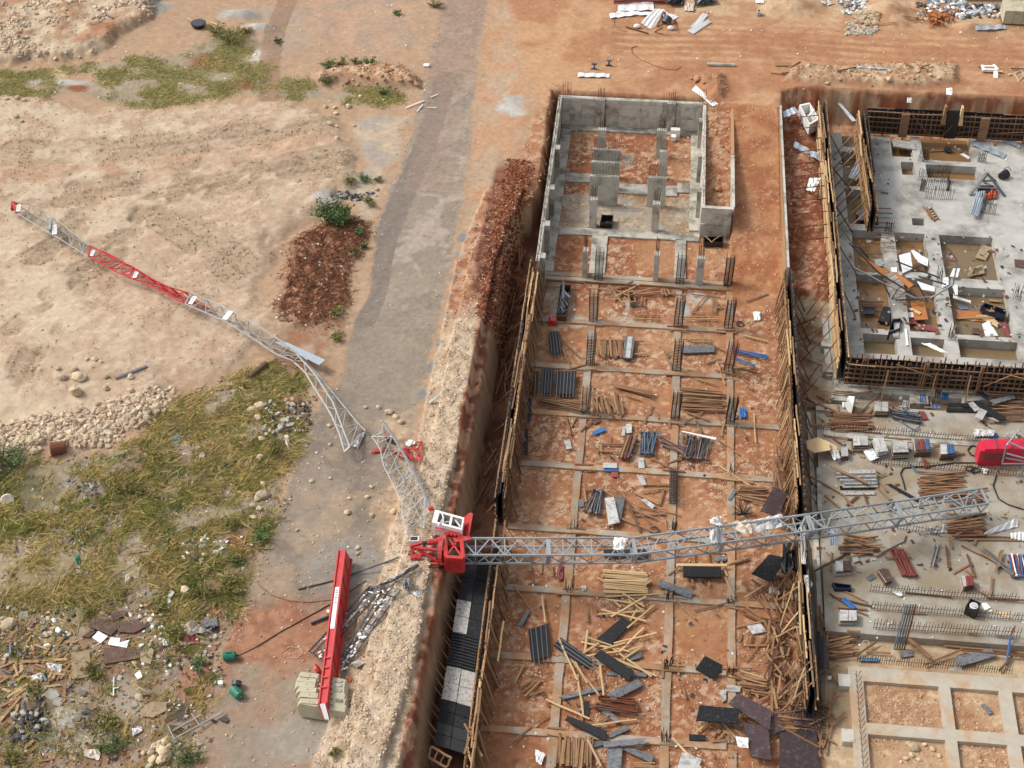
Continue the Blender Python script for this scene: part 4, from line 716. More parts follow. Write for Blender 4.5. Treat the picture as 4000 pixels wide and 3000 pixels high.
for k, h in enumerate(HOL):
    if k in (14,): continue
    dk = k in (13,)
    o = MB().add([(h[0]-.02, h[2]-.02, -2.98), (h[1]+.02, h[2]-.02, -2.98), (h[1]+.02, h[3]+.02, -2.98), (h[0]-.02, h[3]+.02, -2.98)], [(0, 1, 2, 3)]).build('muddy_water', 'muddy_water' if k in (1, 2, 4, 5, 10, 11, 12, 13) else 'dark_water'); tag(o, kind='structure')
# working slab, lower right
ws = root('working_slab', 'broad grey concrete working slab littered with timber on the right', 'foundation', (28, 80, -3))
b = MB(); edge = [(13.45, 69.75), (60, 69.55), (60, 91.9), (13.75, 91.6)]; b.prism([(x, y, -3.3) for x, y in edge], (0, 0, .9)); b.build('slab', 'slab_concrete', ws)
MB().box(13.1, 13.42, 70.2, 91, -3.3, -2.75).build('upstand', 'pale_concrete', ws)
mb = MB().box(14.2, 60, 88.0, 88.9, -2.42, -2.33); mb.build('strip', 'concrete', ws)
ROWS = [((430, 395), (1420, 470), 3, 2, 'behind the panel stacks', .75), ((1430, 475), (2212, 520), 3, 2, 'beside the red machine', .7), ((920, 690), (2212, 800), 3, 2, 'in front of the panel stacks', .75), ((1090, 1250), (1480, 1310), 3, 2, 'under the far half of the fallen mast', .7), ((880, 135), (2150, 225), 3, 3, 'under the white scraps', .8), ((890, 290), (2212, 390), 3, 3, 'behind the black bucket box', .8), ((910, 455), (2170, 530), 3, 3, 'along the front edge of the working slab', .95)]
for (a, b_, i, j, lab, h) in ROWS:
    pa = P(*Q(i, j, *a), -2.4); pb = P(*Q(i, j, *b_), -2.4); n = int(np.linalg.norm(pb-pa)/.19); mb = MB()
    for k in range(n+1):
        p = pa+(pb-pa)*k/n; mb.bar(p, p+np.array((jit(.06)+.02, jit(.06), h*random.uniform(.85, 1.1))), .028)
    for z in (.12, .5): mb.bar(pa+np.array((0, 0, z)), pb+np.array((0, 0, z)), .02)
    tag(mb.build('starter_bars', 'rebar'), 'long comb of thin upright bars '+lab, 'rebar')
# grid foundation bottom right
gf = root('grid_foundation', 'pale concrete grid of beams around square beds of stony soil at the lower right', 'foundation', (20, 62, -2.9))
cells(14.75, 60, 40, 67.15, [(15.65, 20.28, 62.85, 66.05), (20.98, 23.95, 62.85, 66.05), (24.75, 31, 62.85, 66.05), (15.65, 20.28, 53, 62.0), (20.98, 23.95, 53, 62.0), (24.75, 31, 53, 62.0)], -2.55, -3.2).build('beam_grid', 'dusty_concrete', gf)
for y in (65.5, 61.3, 57.0): MB().box(14.1, 14.85, y, y+.95, -3.2, -2.52).build('pile_cap', 'pale_concrete', gf)
mb = MB()
for k in range(55): mb.bar((15.3, 66.4-k*.22, -2.6), (15.3+.18*(-1)**k, 66.5-k*.22, -2.15), .024)
mb.bar((15.2, 66.5, -2.2), (15.2, 54, -2.2), .022); tag(mb.build('starter_bars', 'dark_rebar'), 'bent bars along the left beam of the stony grid foundation', 'rebar')
mb = MB(); pa = P(*Q(3, 3, 770, 745), -2.55); pb = P(*Q(3, 3, 2100, 850), -2.55)
for k in range(64):
    p = pa+(pb-pa)*k/63; mb.bar(p, p+np.array((jit(.05), jit(.05), .75+jit(.1))), .028)
mb.bar(pa+np.array((0, 0, .4)), pb+np.array((0, 0, .4)), .02); tag(mb.build('starter_bars', 'dark_rebar'), 'long comb of bars along the top edge of the stony grid foundation', 'rebar')
# starter bar clusters on the raft
for (u0, v0, u1, v1, n, lab) in [(1360, 20, 1590, 20, 30, 'square cluster of bars in the middle of the pale raft'), (1010, 320, 1080, 330, 12, 'bar cluster at the corner beam of the raft'), (1840, 140, 1960, 150, 22, 'bar cluster under the bent zinc sheet'), (1560, 1240, 1620, 1240, 12, 'rusty bar cluster on the near beam of the raft'), (2120, 880, 2180, 900, 10, 'dark bent bars at the right end of the raft'), (1460, 730, 1500, 740, 8, 'bars under the twisted steel frame')]:
    a = P(*Q(3, 1, u0, v0+40), RZ); b_ = P(*Q(3, 1, u1, v1+40), RZ); mb = MB()
    for k in range(n):
        p = a+(b_-a)*(k % (n//2))/(n//2-1)+np.array((0, 1.5 if k >= n//2 and n > 20 else .4*(k >= n//2), 0)); mb.bar(p, p+np.array((jit(.08), jit(.08), 1.1+jit(.2))), .03)
    tag(mb.build('starter_bars', 'dark_rebar' if n != 12 else 'rebar'), lab, 'rebar')
for (u0, u1, v, n, lab) in [(1300, 1380, 1390, 8, 'bars beside the flooded recess on the left'), (1300, 1560, 1560, 22, 'row of bars across the far middle recess'), (1310, 1350, 1650, 8, 'upright black bars left of the small pit'), (1810, 1880, 1400, 10, 'bars at the right corner of the flooded recess'), (1540, 1565, 1650, 6, 'bars right of the small pit')]:
    a = P(*Q(3, 0, u0, v), RZ); b_ = P(*Q(3, 0, u1, v), RZ); mb = MB()
    for k in range(n):
        p = a+(b_-a)*k/(n-1); mb.bar(p, p+np.array((jit(.05), jit(.05), 1.2+jit(.15))), .032)
    for z in (.4, .8): mb.bar(a+np.array((0, 0, z)), b_+np.array((0, 0, z)), .02)
    tag(mb.build('starter_bars', 'dark_rebar'), lab, 'rebar')
# ------------------------------------------------------------------ fallen crane: mast
def lattice(t, pts, side, rot, bay, m, cw=.13, bw=.07, z_up=(0, 0, 1), bn='brace'):
    """four-chord lattice along an axis polyline; every brace is a part"""
    pts = [np.array(p, float) for p in pts]
    for a, b_ in zip(pts[:-1], pts[1:]):
        d = b_-a; L = np.linalg.norm(d); d /= L; n = np.cross(d, (0, 0, 1)); n /= np.linalg.norm(n); u = np.cross(n, d)
        c, s = math.cos(rot), math.sin(rot); n2 = c*n+s*u; u2 = -s*n+c*u
        K = {(i, j): (n2*i+u2*j)*side/2 for i in (-1, 1) for j in (-1, 1)}
        for k in K.values():                  # angle-iron chords
            MB().bar(a+k, b_+k, cw, cw*.35, u2).bar(a+k*1.0, b_+k*1.0, cw*.35, cw, u2).build('chord', m, t)
        nb = max(1, int(round(L/bay)))
        for fi, (k0, k1) in enumerate((((-1, 1), (1, 1)), ((1, 1), (1, -1)), ((1, -1), (-1, -1)), ((-1, -1), (-1, 1)))):
            for q in range(nb):
                p0 = a+d*L*q/nb; p1 = a+d*L*(q+1)/nb; A, B = (k0, k1) if q % 2 == 0 else (k1, k0)
                bar(bn, p0+K[A], p1+K[B], bw, bw*.5, m, t, up=u2 if fi % 2 == 0 else n2)
                if q % 2 == 0 and fi in (0, 1): bar('strut', p1+K[k0], p1+K[k1], bw*.8, bw*.5, m, t, up=u2 if fi == 0 else n2)
        for e in (a+d*.06, b_-d*.06):
            for k0, k1 in (((-1, 1), (1, 1)), ((1, 1), (1, -1)), ((1, -1), (-1, -1)), ((-1, -1), (-1, 1))): bar('frame_rail', e+K[k0], e+K[k1], .15, .06, m, t)
mast = root('crane_mast', 'long grey lattice crane mast fallen across the pit and bent at a joint', 'crane mast', P(2472, 2152, .3))
mp = [P(1800, 2152, .95), P(2140, 2152, .75), P(2474, 2150, .55), P(2810, 2105, .75), P(3155, 2058, .85), P(3500, 2008, .35), P(3833, 1955, -.55)]
lattice(mast, mp, 1.2, math.radians(-16), .92, 'galv_grey', cw=.15, bw=.085)
e = mp[-1]; bar('end_plate', e+np.array((-.1, 0, .5)), e+np.array((.1, 0, -.5)), .25, .06, 'rust_steel', mast)
# slewing unit
Rp = lambda u, v, z=1.2: P(*Q(1, 2, u, v), z)
sl_ = root('crane_slewing_unit', 'bright red crane turntable and frame torn open at the end of the fallen mast', 'crane turntable', Rp(1650, 1480, .6))
bxs = [Rp(1640, 1300, 1.75), Rp(1770, 1310, 1.75), Rp(1790, 1510, 1.75), Rp(1640, 1500, 1.75)]
for k in range(4): bar('frame_beam', bxs[k], bxs[(k+1) % 4], .24, .24, 'crane_red', sl_)
lo = [b_-np.array((0, 0, 1.15)) for b_ in bxs]
for k in range(4): bar('frame_beam', lo[k], lo[(k+1) % 4], .22, .22, 'crane_red', sl_); bar('frame_post', bxs[k], lo[k], .2, .2, 'crane_red', sl_)
for a, b_ in ((bxs[0], bxs[2]), (bxs[1], bxs[3]), (bxs[2], lo[3]), (bxs[3], lo[2])): bar('brace', a, b_, .11, .08, 'crane_red', sl_)
MB().prism([bxs[3], bxs[2], lo[2], lo[3]], (0, .04, 0)).build('side_plate', 'crane_red', sl_)
c0 = (bxs[0]+bxs[3]+lo[0]+lo[3])/4+np.array((-.18, 0, .05)); ring = [c0+np.array((0, .92*math.cos(2*math.pi*k/20), .86*math.sin(2*math.pi*k/20))) for k in range(20)]
MB().prism(ring, (-.28, 0, 0)).build('slewing_ring', 'crane_red', sl_)
ring2 = [c0+np.array((-.30, .70*math.cos(2*math.pi*k/20), .66*math.sin(2*math.pi*k/20))) for k in range(20)]; MB().prism(ring2, (-.10, 0, 0)).build('gear_ring', 'dark_steel', sl_)
MB().prism([Rp(1545, 1340, 1.9), Rp(1640, 1290, 2.0), Rp(1650, 1420, 1.9), Rp(1600, 1440, 1.9)], (0, 0, -.5)).build('gusset_plate', 'crane_red', sl_)
FB = [((1335, 1400), (1620, 1330), 1.7, 1.8), ((1335, 1410), (1600, 1440), 1.6, 1.7), ((1345, 1400), (1350, 1545), 1.6, .9), ((1355, 1555), (1640, 1555), .95, 1.0), ((1350, 1480), (1600, 1470), 1.2, 1.2), ((1400, 1430), (1590, 1545), 1.5, 1.0), ((1460, 1385), (1380, 1540), 1.6, .9), ((1330, 1440), (1420, 1500), 1.3, 1.1), ((1590, 1330), (1600, 1560), 1.8, 1.0)]
for a, b_, za, zb in FB: bar('frame_beam', Rp(*a, za), Rp(*b_, zb), .15, .15, 'crane_red', sl_)
MB().tube([Rp(1475, 1370, 1.9), Rp(1600, 1355, 1.9)], .2, 10).build('slew_motor', 'crane_red', sl_); MB().tube([Rp(1440, 1378, 1.9), Rp(1475, 1370, 1.9)], .13, 8).build('motor_cap', 'dark_steel', sl_)
for (u, v) in ((1360, 1500), (1405, 1500)): MB().tube([Rp(u-20, v, 1.2), Rp(u+20, v, 1.2)], .16, 8).build('pulley', 'crane_red', sl_)
MB().prism([Rp(1415, 1490, 1.0), Rp(1565, 1465, 1.0), Rp(1570, 1520, .9), Rp(1420, 1530, .9)], (0, 0, .12)).build('walkway_plate', 'cab_white', sl_)
MB().prism([Rp(1795, 1150, 1.5), Rp(1850, 1110, 2.2), Rp(1875, 1120, 2.2), Rp(1840, 1310, 1.9), Rp(1785, 1300, 1.5)], (.0, .0, -.07)).build('platform', 'crane_red', sl_)
MB().prism([Rp(1700, 1330, 1.85), Rp(1850, 1310, 1.85), Rp(1855, 1345, 1.85), Rp(1720, 1365, 1.85)], (0, 0, -.14)).build('platform_beam', 'crane_red', sl_)
rl_ = MB()
for k in range(7): rl_.bar(Rp(1560+k*32, 1235+k*9, 2.0), Rp(1556+k*32, 1285+k*7, 2.0), .035)
rl_.bar(Rp(1545, 1240, 2.05), Rp(1770, 1290, 2.05), .04).bar(Rp(1550, 1262, 2.0), Rp(1765, 1310, 2.0), .04); rl_.build('guard_rail', 'jib_red', sl_)
# operator cab
cab = root('operator_cab', 'white crane operator cab lying on its side with its windows facing up', 'crane cab', Rp(1640, 1200, 1.0))
tq = [Rp(1520, 1195, 2.3), Rp(1548, 1085, 2.3), Rp(1800, 1155, 2.3), Rp(1780, 1262, 2.3)]
inner = lambda q, s, t_: (q[0]*(1-s)+q[3]*s)*(1-t_)+(q[1]*(1-s)+q[2]*s)*t_
cb = MB(); rnd_ = [tq[0]+(tq[1]-tq[0])*.1+np.array((-.08, 0, -.15)), tq[1]+np.array((-.05, 0, -.1)), tq[2], tq[3]]
low = [p+np.array((0, 0, -1.0)) for p in rnd_]
g = [[inner(tq, s, t_) for t_ in (0, .14, .86, 1)] for s in (0, .16, .55, .62, .95, 1)]
def quad(p, q, r, s, th=.06): return MB().prism([p, q, r, s], (0, 0, -th))
fr_ = MB()
for i in range(5):
    for j in range(3):
        if j == 1 and i in (1, 3): continue
        fr_.prism([g[i][j], g[i+1][j], g[i+1][j+1], g[i][j+1]], (0, 0, -.06))
fr_.build('window_frame', 'cab_white', cab)
bd_ = MB()
for k in range(4):
    a, b_ = tq[k], tq[(k+1) % 4]; bd_.add([a-np.array((0, 0, .03)), b_-np.array((0, 0, .03)), b_-np.array((0, 0, 1.05)), a-np.array((0, 0, 1.05))], [(0, 1, 2, 3)])
bd_.add([p-np.array((0, 0, 1.05)) for p in tq], [(0, 1, 2, 3)]); bd_.build('body', 'cab_white', cab)
quad(*[p-np.array((0, 0, .9)) for p in (g[1][1], g[4][1], g[4][2], g[1][2])]).build('cab_floor', 'dark_steel', cab)
for (s0, t0, s1, t1, z) in ((.2, .3, .5, .75, -.3), (.3, .8, .33, .2, -.2), (.65, .25, .9, .7, -.35), (.7, .8, .9, .5, -.2)): bar('seat_frame', inner(tq, s0, t0)+np.array((0, 0, z)), inner(tq, s1, t1)+np.array((0, 0, z-.15)), .11, .05, 'cab_white', cab)
quad(inner(tq, .68, .4)-np.array((0, 0, .4)), inner(tq, .85, .4)-np.array((0, 0, .4)), inner(tq, .85, .75)-np.array((0, 0, .4)), inner(tq, .68, .75)-np.array((0, 0, .4)), .2).build('seat', 'black_plastic', cab)
MB().tube([Rp(1500, 1085, 2.2), Rp(1525, 1070, 2.2)], .16, 8).build('lamp', 'crane_red', cab)
hp = [Rp(1595+22*math.sin(k*.5), 1105+k*14, 2.36) for k in range(10)]; MB().tube(hp, .045, 5).build('hose', 'cab_white', cab)
ec = root('electric_cabinet', 'small white electric cabinet with an open dark top hanging off the red crane frame', 'cabinet', Rp(1365, 1380, .9))
eq = [Rp(1320, 1355, 1.7), Rp(1330, 1315, 1.7), Rp(1410, 1315, 1.7), Rp(1405, 1358, 1.7)]
MB().prism(eq, (0, 0, -.7)).build('body', 'cab_white', ec); cc_ = sum(eq)/4; MB().prism([cc_+(p-cc_)*.72 for p in eq], (0, 0, .02)).build('lid', 'dark_steel', ec)
# ------------------------------------------------------------------ jib lattices given by surveyed chord lines
def resamp(pts, n):
    pts = np.array(pts, float); s = np.r_[0, np.cumsum(np.linalg.norm(np.diff(pts, axis=0), axis=1))]; q = np.linspace(0, s[-1], n); return np.stack([np.interp(q, s, pts[:, k]) for k in range(3)], 1)
def jib(nm, label, chords, pairs, n, m, cw=.085, bw=.042, zs=None, extra=None):
    ch = [resamp([PG(a, b_, dz) for a, b_ in px], n) for px, dz in chords]; t = root(nm, label, 'crane jib', ch[0][n//2]*np.array((1, 1, 0)))
    t.location.z = gz(ch[0][n//2][0], ch[0][n//2][1])
    for c in ch: MB().tube(list(c), cw/2, 6).build('chord', m, t)
    for (i, j, mode) in pairs:
        for k in range(n-1):
            a, b_ = (ch[i][k], ch[j][k+1]) if k % 2 == 0 else (ch[j][k], ch[i][k+1])
            bar('brace', a, b_, bw, bw, m, t)
            if mode and k % 2 == 0: bar('brace', ch[i][k], ch[j][k], bw, bw, m, t)
    return t, ch
U1 = [(48, 789), (130, 799), (205, 845), (268, 897), (350, 960)]; L1 = [(66, 832), (150, 885), (232, 932), (343, 1002)]; M1 = [(90, 815), (190, 870), (240, 902), (346, 962)]
t1, c1 = jib('crane_jib', 'pale grey tip section of the fallen crane jib on the bare earth', [(U1, .9), (L1, .9), (M1, .25)], [(0, 2, 0), (1, 2, 1)], 14, 'jib_grey')
def sign(t, a, b_, w_, m='sign_white', marks=6):
    a = np.array(a); b_ = np.array(b_); d = b_-a; L = np.linalg.norm(d); d /= L; s = np.cross(d, (0, 0, 1)); s /= np.linalg.norm(s); u = np.cross(s, d); u = u if u[2] > 0 else -u
    o = MB().frame((a+b_)/2, d*L/2, s*w_/2, u*.02).build('sign', m, t)
    if marks:
        mk = MB()
        for k in range(marks):
            c = a+d*L*(.12+.76*(k+.5)/marks)+u*.026; r = random.Random(k)
            mk.frame(c, d*L*.015, s*w_*.28, u*.004)
            if r.random() < .7: mk.frame(c+d*L*.03+s*w_*.25*r.choice((-1, 1)), d*L*.035, s*w_*.05, u*.004)
        k_ = MB(); k_.v, k_.f = mk.v, mk.f; k_.build('lettering', 'sign_grey', t)
hd = [PG(48, 789, .95), PG(66, 832, .9)]
bar('end_frame', hd[0], hd[1], .22, .18, 'jib_red', t1); bar('end_frame', hd[0], hd[0]+np.array((.45, -.1, -.1)), .16, .14, 'jib_red', t1)
for k in range(2): MB().tube([PG(44, 806+k*9, .7), PG(54, 806+k*9, .7)], .17, 8).build('pulley', 'rust_steel', t1)
sign(t1, PG(70, 826, 1.0), PG(75, 800, 1.0), .30); sign(t1, PG(213, 915, 1.0), PG(212, 879, 1.0), .36); bar('end_frame', PG(196, 905, .9), PG(200, 865, .9), .14, .5, 'galv_grey', t1)
U2 = [(352, 960), (450, 1012), (515, 1040), (590, 1087), (655, 1120), (745, 1147)]; L2 = [(347, 1001), (430, 1050), (505, 1085), (562, 1102), (640, 1142), (722, 1187)]; M2 = [(410, 985), (480, 1022), (560, 1072), (640, 1128), (700, 1155), (830, 1215)]
t2, c2 = jib('crane_jib', 'red twisted middle section of the fallen crane jib', [(U2, .95), (L2, .85), (M2, .25)], [(0, 1, 1), (0, 2, 0), (1, 2, 0)], 18, 'jib_red', cw=.12, bw=.05)
bar('end_frame', PG(351, 958, .95), PG(346, 1000, .9), .12, .10, 'jib_red', t2); bar('end_frame', PG(517, 1040, .95), PG(505, 1084, .9), .12, .10, 'jib_red', t2)
sign(t2, PG(357, 1000, .95), PG(366, 978, .95), .26, marks=5); sign(t2, PG(524, 1085, 1.0), PG(535, 1062, 1.0), .30, marks=5)
U3 = [(745, 1145), (810, 1170), (900, 1212), (1000, 1268), (1080, 1320), (1160, 1375), (1200, 1405)]; L3 = [(722, 1187), (800, 1220), (880, 1255), (1000, 1330), (1080, 1385), (1145, 1410)]; M3 = [(760, 1190), (850, 1225), (950, 1275), (1050, 1345), (1150, 1400)]
t3, c3 = jib('crane_jib', 'pale grey section of the fallen jib between the red part and the road', [(U3, 1.0), (L3, .95), (M3, .25)], [(0, 1, 0), (0, 2, 0), (1, 2, 0)], 18, 'jib_grey', cw=.10, bw=.045)
sign(t3, PG(742, 1188, 1.0), PG(762, 1158, 1.0), .34, marks=5); sign(t3, PG(876, 1248, 1.05), PG(902, 1216, 1.05), .42, marks=0); bar('end_frame', PG(746, 1147, .95), PG(724, 1187, .9), .12, .10, 'galv_grey', t3)
U4 = [(1165, 1378), (1235, 1455), (1330, 1570), (1400, 1655), (1428, 1684)]; L4 = [(1140, 1408), (1190, 1450), (1226, 1512), (1290, 1612), (1325, 1690), (1346, 1765)]; M4 = [(1160, 1385), (1232, 1462), (1262, 1512), (1302, 1572), (1342, 1682), (1367, 1745)]
t4, c4 = jib('crane_jib', 'sharply bent grey jib section lying over the edge of the road', [(U4, .35), (L4, .8), (M4, 1.0)], [(0, 2, 1), (1, 2, 0)], 12, 'jib_grey', cw=.13, bw=.05)
bar('brace', c4[1][-1], c4[2][-1], .12, .1, 'jib_grey', t4); bar('brace', c4[2][-1], PG(1405, 1700, .4), .09, .09, 'jib_grey', t4)
qs = [PG(*Q(1, 1, u, v), .9) for u, v in ((150, 1290), (270, 1300), (600, 1450), (545, 1495))]; MB().prism(qs, (0, 0, -.05)).build('walkway_plate', 'zinc_sheet', t4)
bend = lambda L: [(a+jit(9), b_+jit(6)) for a, b_ in L]
RC = [Q(1, 2, u, v) for u, v in ((1105, 340), (1195, 480), (1290, 640), (1370, 790), (1440, 930), (1475, 1020), (1510, 1095))]; LC = [Q(1, 2, u, v) for u, v in ((1015, 470), (1060, 560), (1110, 700), (1200, 890), (1240, 1010), (1280, 1170), (1325, 1330))]; BC = [Q(1, 2, u, v) for u, v in ((1090, 350), (1130, 520), (1200, 700), (1290, 880), (1380, 1060), (1470, 1240))]
t5, c5 = jib('crane_jib', 'grey root section of the broken jib standing askew above the operator cab', [(RC, 1.2), (bend(LC), .9), (bend(BC), .3)], [(0, 1, 0), (0, 2, 0), (1, 2, 1)], 15, 'jib_grey', cw=.085, bw=.042)
for k in range(16):
    i_, j_ = random.randrange(15), random.randrange(3); a = c5[j_][i_]; b_ = c5[(j_+1) % 3][min(14, max(0, i_+random.choice((-2, 2, 1))))]; m_ = (a+b_)/2+np.array((jit(.25), jit(.25), jit(.2))); MB().tube([a, m_, b_], .03, 5).build('bent_brace', 'jib_grey', t5)
MB().tube([p+np.array((.06, 0, .05)) for p in c5[0]], .09, 6).build('rope_drum_cover', 'prop_steel', t5)
rd_ = root('trolley_frame', 'bright red jib trolley frame lying among stones beside the broken jib', 'trolley', PG(*Q(1, 2, 1310, 620)))
TR = [((1180, 580), (1260, 600)), ((1260, 600), (1420, 660)), ((1180, 580), (1250, 635)), ((1280, 560), (1400, 560)), ((1400, 560), (1435, 500)), ((1420, 665), (1435, 500)), ((1380, 500), (1435, 505)), ((1300, 540), (1310, 640)), ((1360, 540), (1420, 640)), ((1250, 635), (1300, 640)), ((1270, 560), (1350, 650)), ((1340, 600), (1340, 660)), ((1400, 570), (1390, 665))]
for a, b_ in TR: bar('frame_rail', PG(*Q(1, 2, *a), .15+random.random()*.5), PG(*Q(1, 2, *b_), .15+random.random()*.5), .10, .09, 'crane_red', rd_)
MB().prism([PG(*Q(1, 2, u, v), .25) for u, v in ((1280, 560), (1330, 560), (1330, 640), (1290, 620))], (0, 0, .06)).build('plate', 'crane_red', rd_)
hb = root('hook_block', 'small red hook block and plate beneath the broken jib root', 'hook block', PG(*Q(1, 2, 1150, 460)))
MB().tube([PG(*Q(1, 2, 1130, 470), .3), PG(*Q(1, 2, 1165, 440), .35)], .22, 9).build('block', 'crane_red', hb); MB().prism([PG(*Q(1, 2, u, v), .12) for u, v in ((1130, 470), (1210, 490), (1210, 520), (1130, 500))], (0, 0, .08)).build('plate', 'dark_steel', hb)
o = MB().prism([PG(*Q(1, 2, u, v), .1) for u, v in ((985, 600), (1060, 560), (1150, 545), (1065, 590))], (0, 0, .08)).build('red_strip', 'jib_red'); tag(o, 'torn red metal strip on the ground left of the broken jib root', 'scrap metal')
# ------------------------------------------------------------------ counter-jib and its weights
cj = root('counter_jib', 'red crane counter jib beam resting on its concrete weights', 'counter jib', P(1300, 2480, .2))
A = P(1350, 2148, 1.15); B = P(1276, 2750, 1.62); dd = (B-A)/np.linalg.norm(B-A); lv = np.array((-.45, -.02, -.10)); rv = np.array((.30, -.02, -.85))
B2 = A+(B-A)*.83
MB().prism([A+lv, A, A+rv, A+lv+rv], B2-A).build('box_beam', 'crane_red', cj)
MB().prism([B2+lv*.98, B2, B2+np.array((.12, 0, -.35)), B2+lv+np.array((.1, 0, -.35))], B-B2).build('tail_beam', 'crane_red', cj)
nl = np.cross(dd, lv); nl /= np.linalg.norm(nl); nl = nl if nl[2] > 0 else -nl; nr = np.cross(dd, rv); nr /= np.linalg.norm(nr); nr = nr if nr[2] > 0 else -nr
bar('flange', A+nl*.05, B+nl*.05, .09, .12, 'crane_red', cj, up=nl); bar('flange', A+lv+nl*.05, B+lv+nl*.05, .09, .12, 'crane_red', cj, up=nl); bar('flange', A+rv+nr*.04, B2+rv+nr*.04, .1, .1, 'crane_red', cj, up=nr)
for k in range(13):
    a = A+(B2-A)*k/13; b_ = A+(B2-A)*(k+1)/13; x, y = (.06, .94) if k % 2 else (.94, .06); bar('lacing', a+rv*x+nr*.04, b_+rv*y+nr*.04, .06, .06, 'crane_red', cj, up=nr)
for k in range(12):
    p = A+(B-A)*(.72+k*.02); 
    if k % 3 == 0: bar('stiffener', p+lv*.15+nl*.05, p+lv*.85+nl*.05, .12, .10, 'crane_red', cj, up=nl)
sg = A+lv*.5+nl*.03; a_, b_ = sg+(B-A)*.26, sg+(B-A)*.535
MB().frame((a_+b_)/2, (b_-a_)/2, lv*.30, nl*.012).build('sign', 'sign_white', cj)
mk = MB()
for k in range(9): mk.frame(a_+(b_-a_)*(.05+.042*k)+nl*.018, dd*.035, lv*(.10+.05*(k % 3)), nl*.004)
mk.build('lettering', 'sign_grey', cj)
MB().tube([P(*Q(1, 3, 520, 820), .9), P(*Q(1, 3, 545, 800), 1.0)], .36, 10).build('winch', 'jib_red', cj)
tl = [B+lv*1.0, B+nl*.02, B+np.array((.28, -.55, -.75)), B+lv*.9+np.array((.28, -.55, -.65))]; MB().prism(tl, nl*.06).build('end_plate', 'crane_red', cj)
MB().prism([tl[0]*.9+tl[1]*.1, tl[0]*.2+tl[1]*.8, tl[3]*.2+tl[2]*.8, tl[3]*.85+tl[2]*.15], nl*.01+np.array((0, -.02, .075))).build('sign', 'sign_white', cj)
for k in range(6):
    v = (868, 905, 950, 992, 1037, 1090)[k]; xo = (0, -.12, -.2, -.12, -.02, 0)[k]
    c = P(*Q(1, 3, 575, v+12), 1.32); x0, x1 = c[0]-1.52+xo, c[0]+1.55+xo*.4
    t = root('counterweight', ['counterweight slab farthest from the camera under the red beam', 'second counterweight slab from the far end with a stained pocket', 'third counterweight slab from the far end, pushed farthest left', 'fourth counterweight slab from the far end under the red beam', 'fifth counterweight slab, next to the nearest one', 'nearest counterweight slab with its whole front face showing'][k], 'counterweight', (c[0], c[1], .05), 'concrete counterweights under the red beam')
    th = .50; ya = c[1]-th/2-.02; yb_ = ya+th; sk = -.10
    prof = [(x0+.12, .08), (x0, .95), (x0+.16, 1.30), (x0+1.30, 1.30), (x0+1.42, 1.16), (x1-1.2, 1.16), (x1-1.1, 1.26), (x1-.18, 1.22), (x1, .8), (x1-.02, .08)]
    MB().prism([(x, ya+sk*(x-c[0]), z) for x, z in prof], (0, th, 0)).build('block', 'counterweight', t)
    MB().box(x0+.2, x0+1.25, ya+.16, yb_+.02, 1.25, 1.36).build('lifting_rib', 'counterweight', t)
    for xx in (x0+.75, c[0]+.55): MB().tube([(xx, c[1]+sk*(xx-c[0]), 1.2), (xx, c[1]+sk*(xx-c[0]), 1.375)], .035, 6).build('bolt_hole', 'dark_steel', t)
    if k in (0, 1, 2, 4): MB().box(x1-.75, x1-.35, c[1]-.20, c[1]+.0, 1.15, 1.285).build('pocket', 'concrete', t)
# walkway grating and twisted conduit
wk = root('walkway_grating', 'dark steel walkway frame with torn white scraps lying beside the red beam', 'walkway', PG(*Q(1, 3, 780, 500)))
for (a, b_, c, d, n) in (((460, 650), (985, 85), (560, 710), (1080, 130), 9), ((690, 770), (1120, 90), (760, 810), (1250, 120), 11)):
    for t_ in (0, .33, .66, 1): bar('rail', PG(*Q(1, 3, a[0]+(c[0]-a[0])*t_, a[1]+(c[1]-a[1])*t_), .38), PG(*Q(1, 3, b_[0]+(d[0]-b_[0])*t_, b_[1]+(d[1]-b_[1])*t_), .38), .08, .07, 'dark_steel' if t_ not in (.66,) else 'prop_steel', wk)
    for k in range(n+1):
        t_ = k/n; bar('rung', PG(*Q(1, 3, a[0]+(b_[0]-a[0])*t_, a[1]+(b_[1]-a[1])*t_), .4), PG(*Q(1, 3, c[0]+(d[0]-c[0])*t_, c[1]+(d[1]-c[1])*t_), .4), .06, .05, 'prop_steel' if k % 2 else 'dark_steel', wk)
mb = MB()
for k in range(80):
    t_ = random.random(); s_ = random.random(); sel = random.random() < .5
    u, v = (460+525*t_+100*s_, 650-560*t_+55*s_) if sel else (690+430*t_+80*s_, 770-680*t_+45*s_)
    p = PG(*Q(1, 3, u, v), .45); a = random.uniform(.7, 1.1) if random.random() < .6 else random.random()*3; L = random.uniform(.05, .15); mb.frame(p, (L*math.cos(a), L*math.sin(a), 0), (-.045*math.sin(a), .045*math.cos(a), 0), (0, 0, .01))
tag(mb.build('white_scraps', 'white_plastic'), kind='stuff')
cd = root('conduit_bundle', 'twisted bundle of shiny grey conduits trailing from the crane to the walkway', 'conduit', PG(*Q(1, 3, 1100, 80)))
for k in range(6):
    pts = [PG(*Q(1, 2, 1400-(1400-980)*s+jit(12), 1570+ (1790-1570)*s+jit(16)+(k-3)*6*math.sin(s*7+k)), .25+.08*(k % 3)) for s in np.linspace(0, 1.05, 12)]; MB().tube(pts, .055, 5).build('conduit', ['wrap_plastic', 'cable_grey', 'dark_steel'][k % 3], cd)
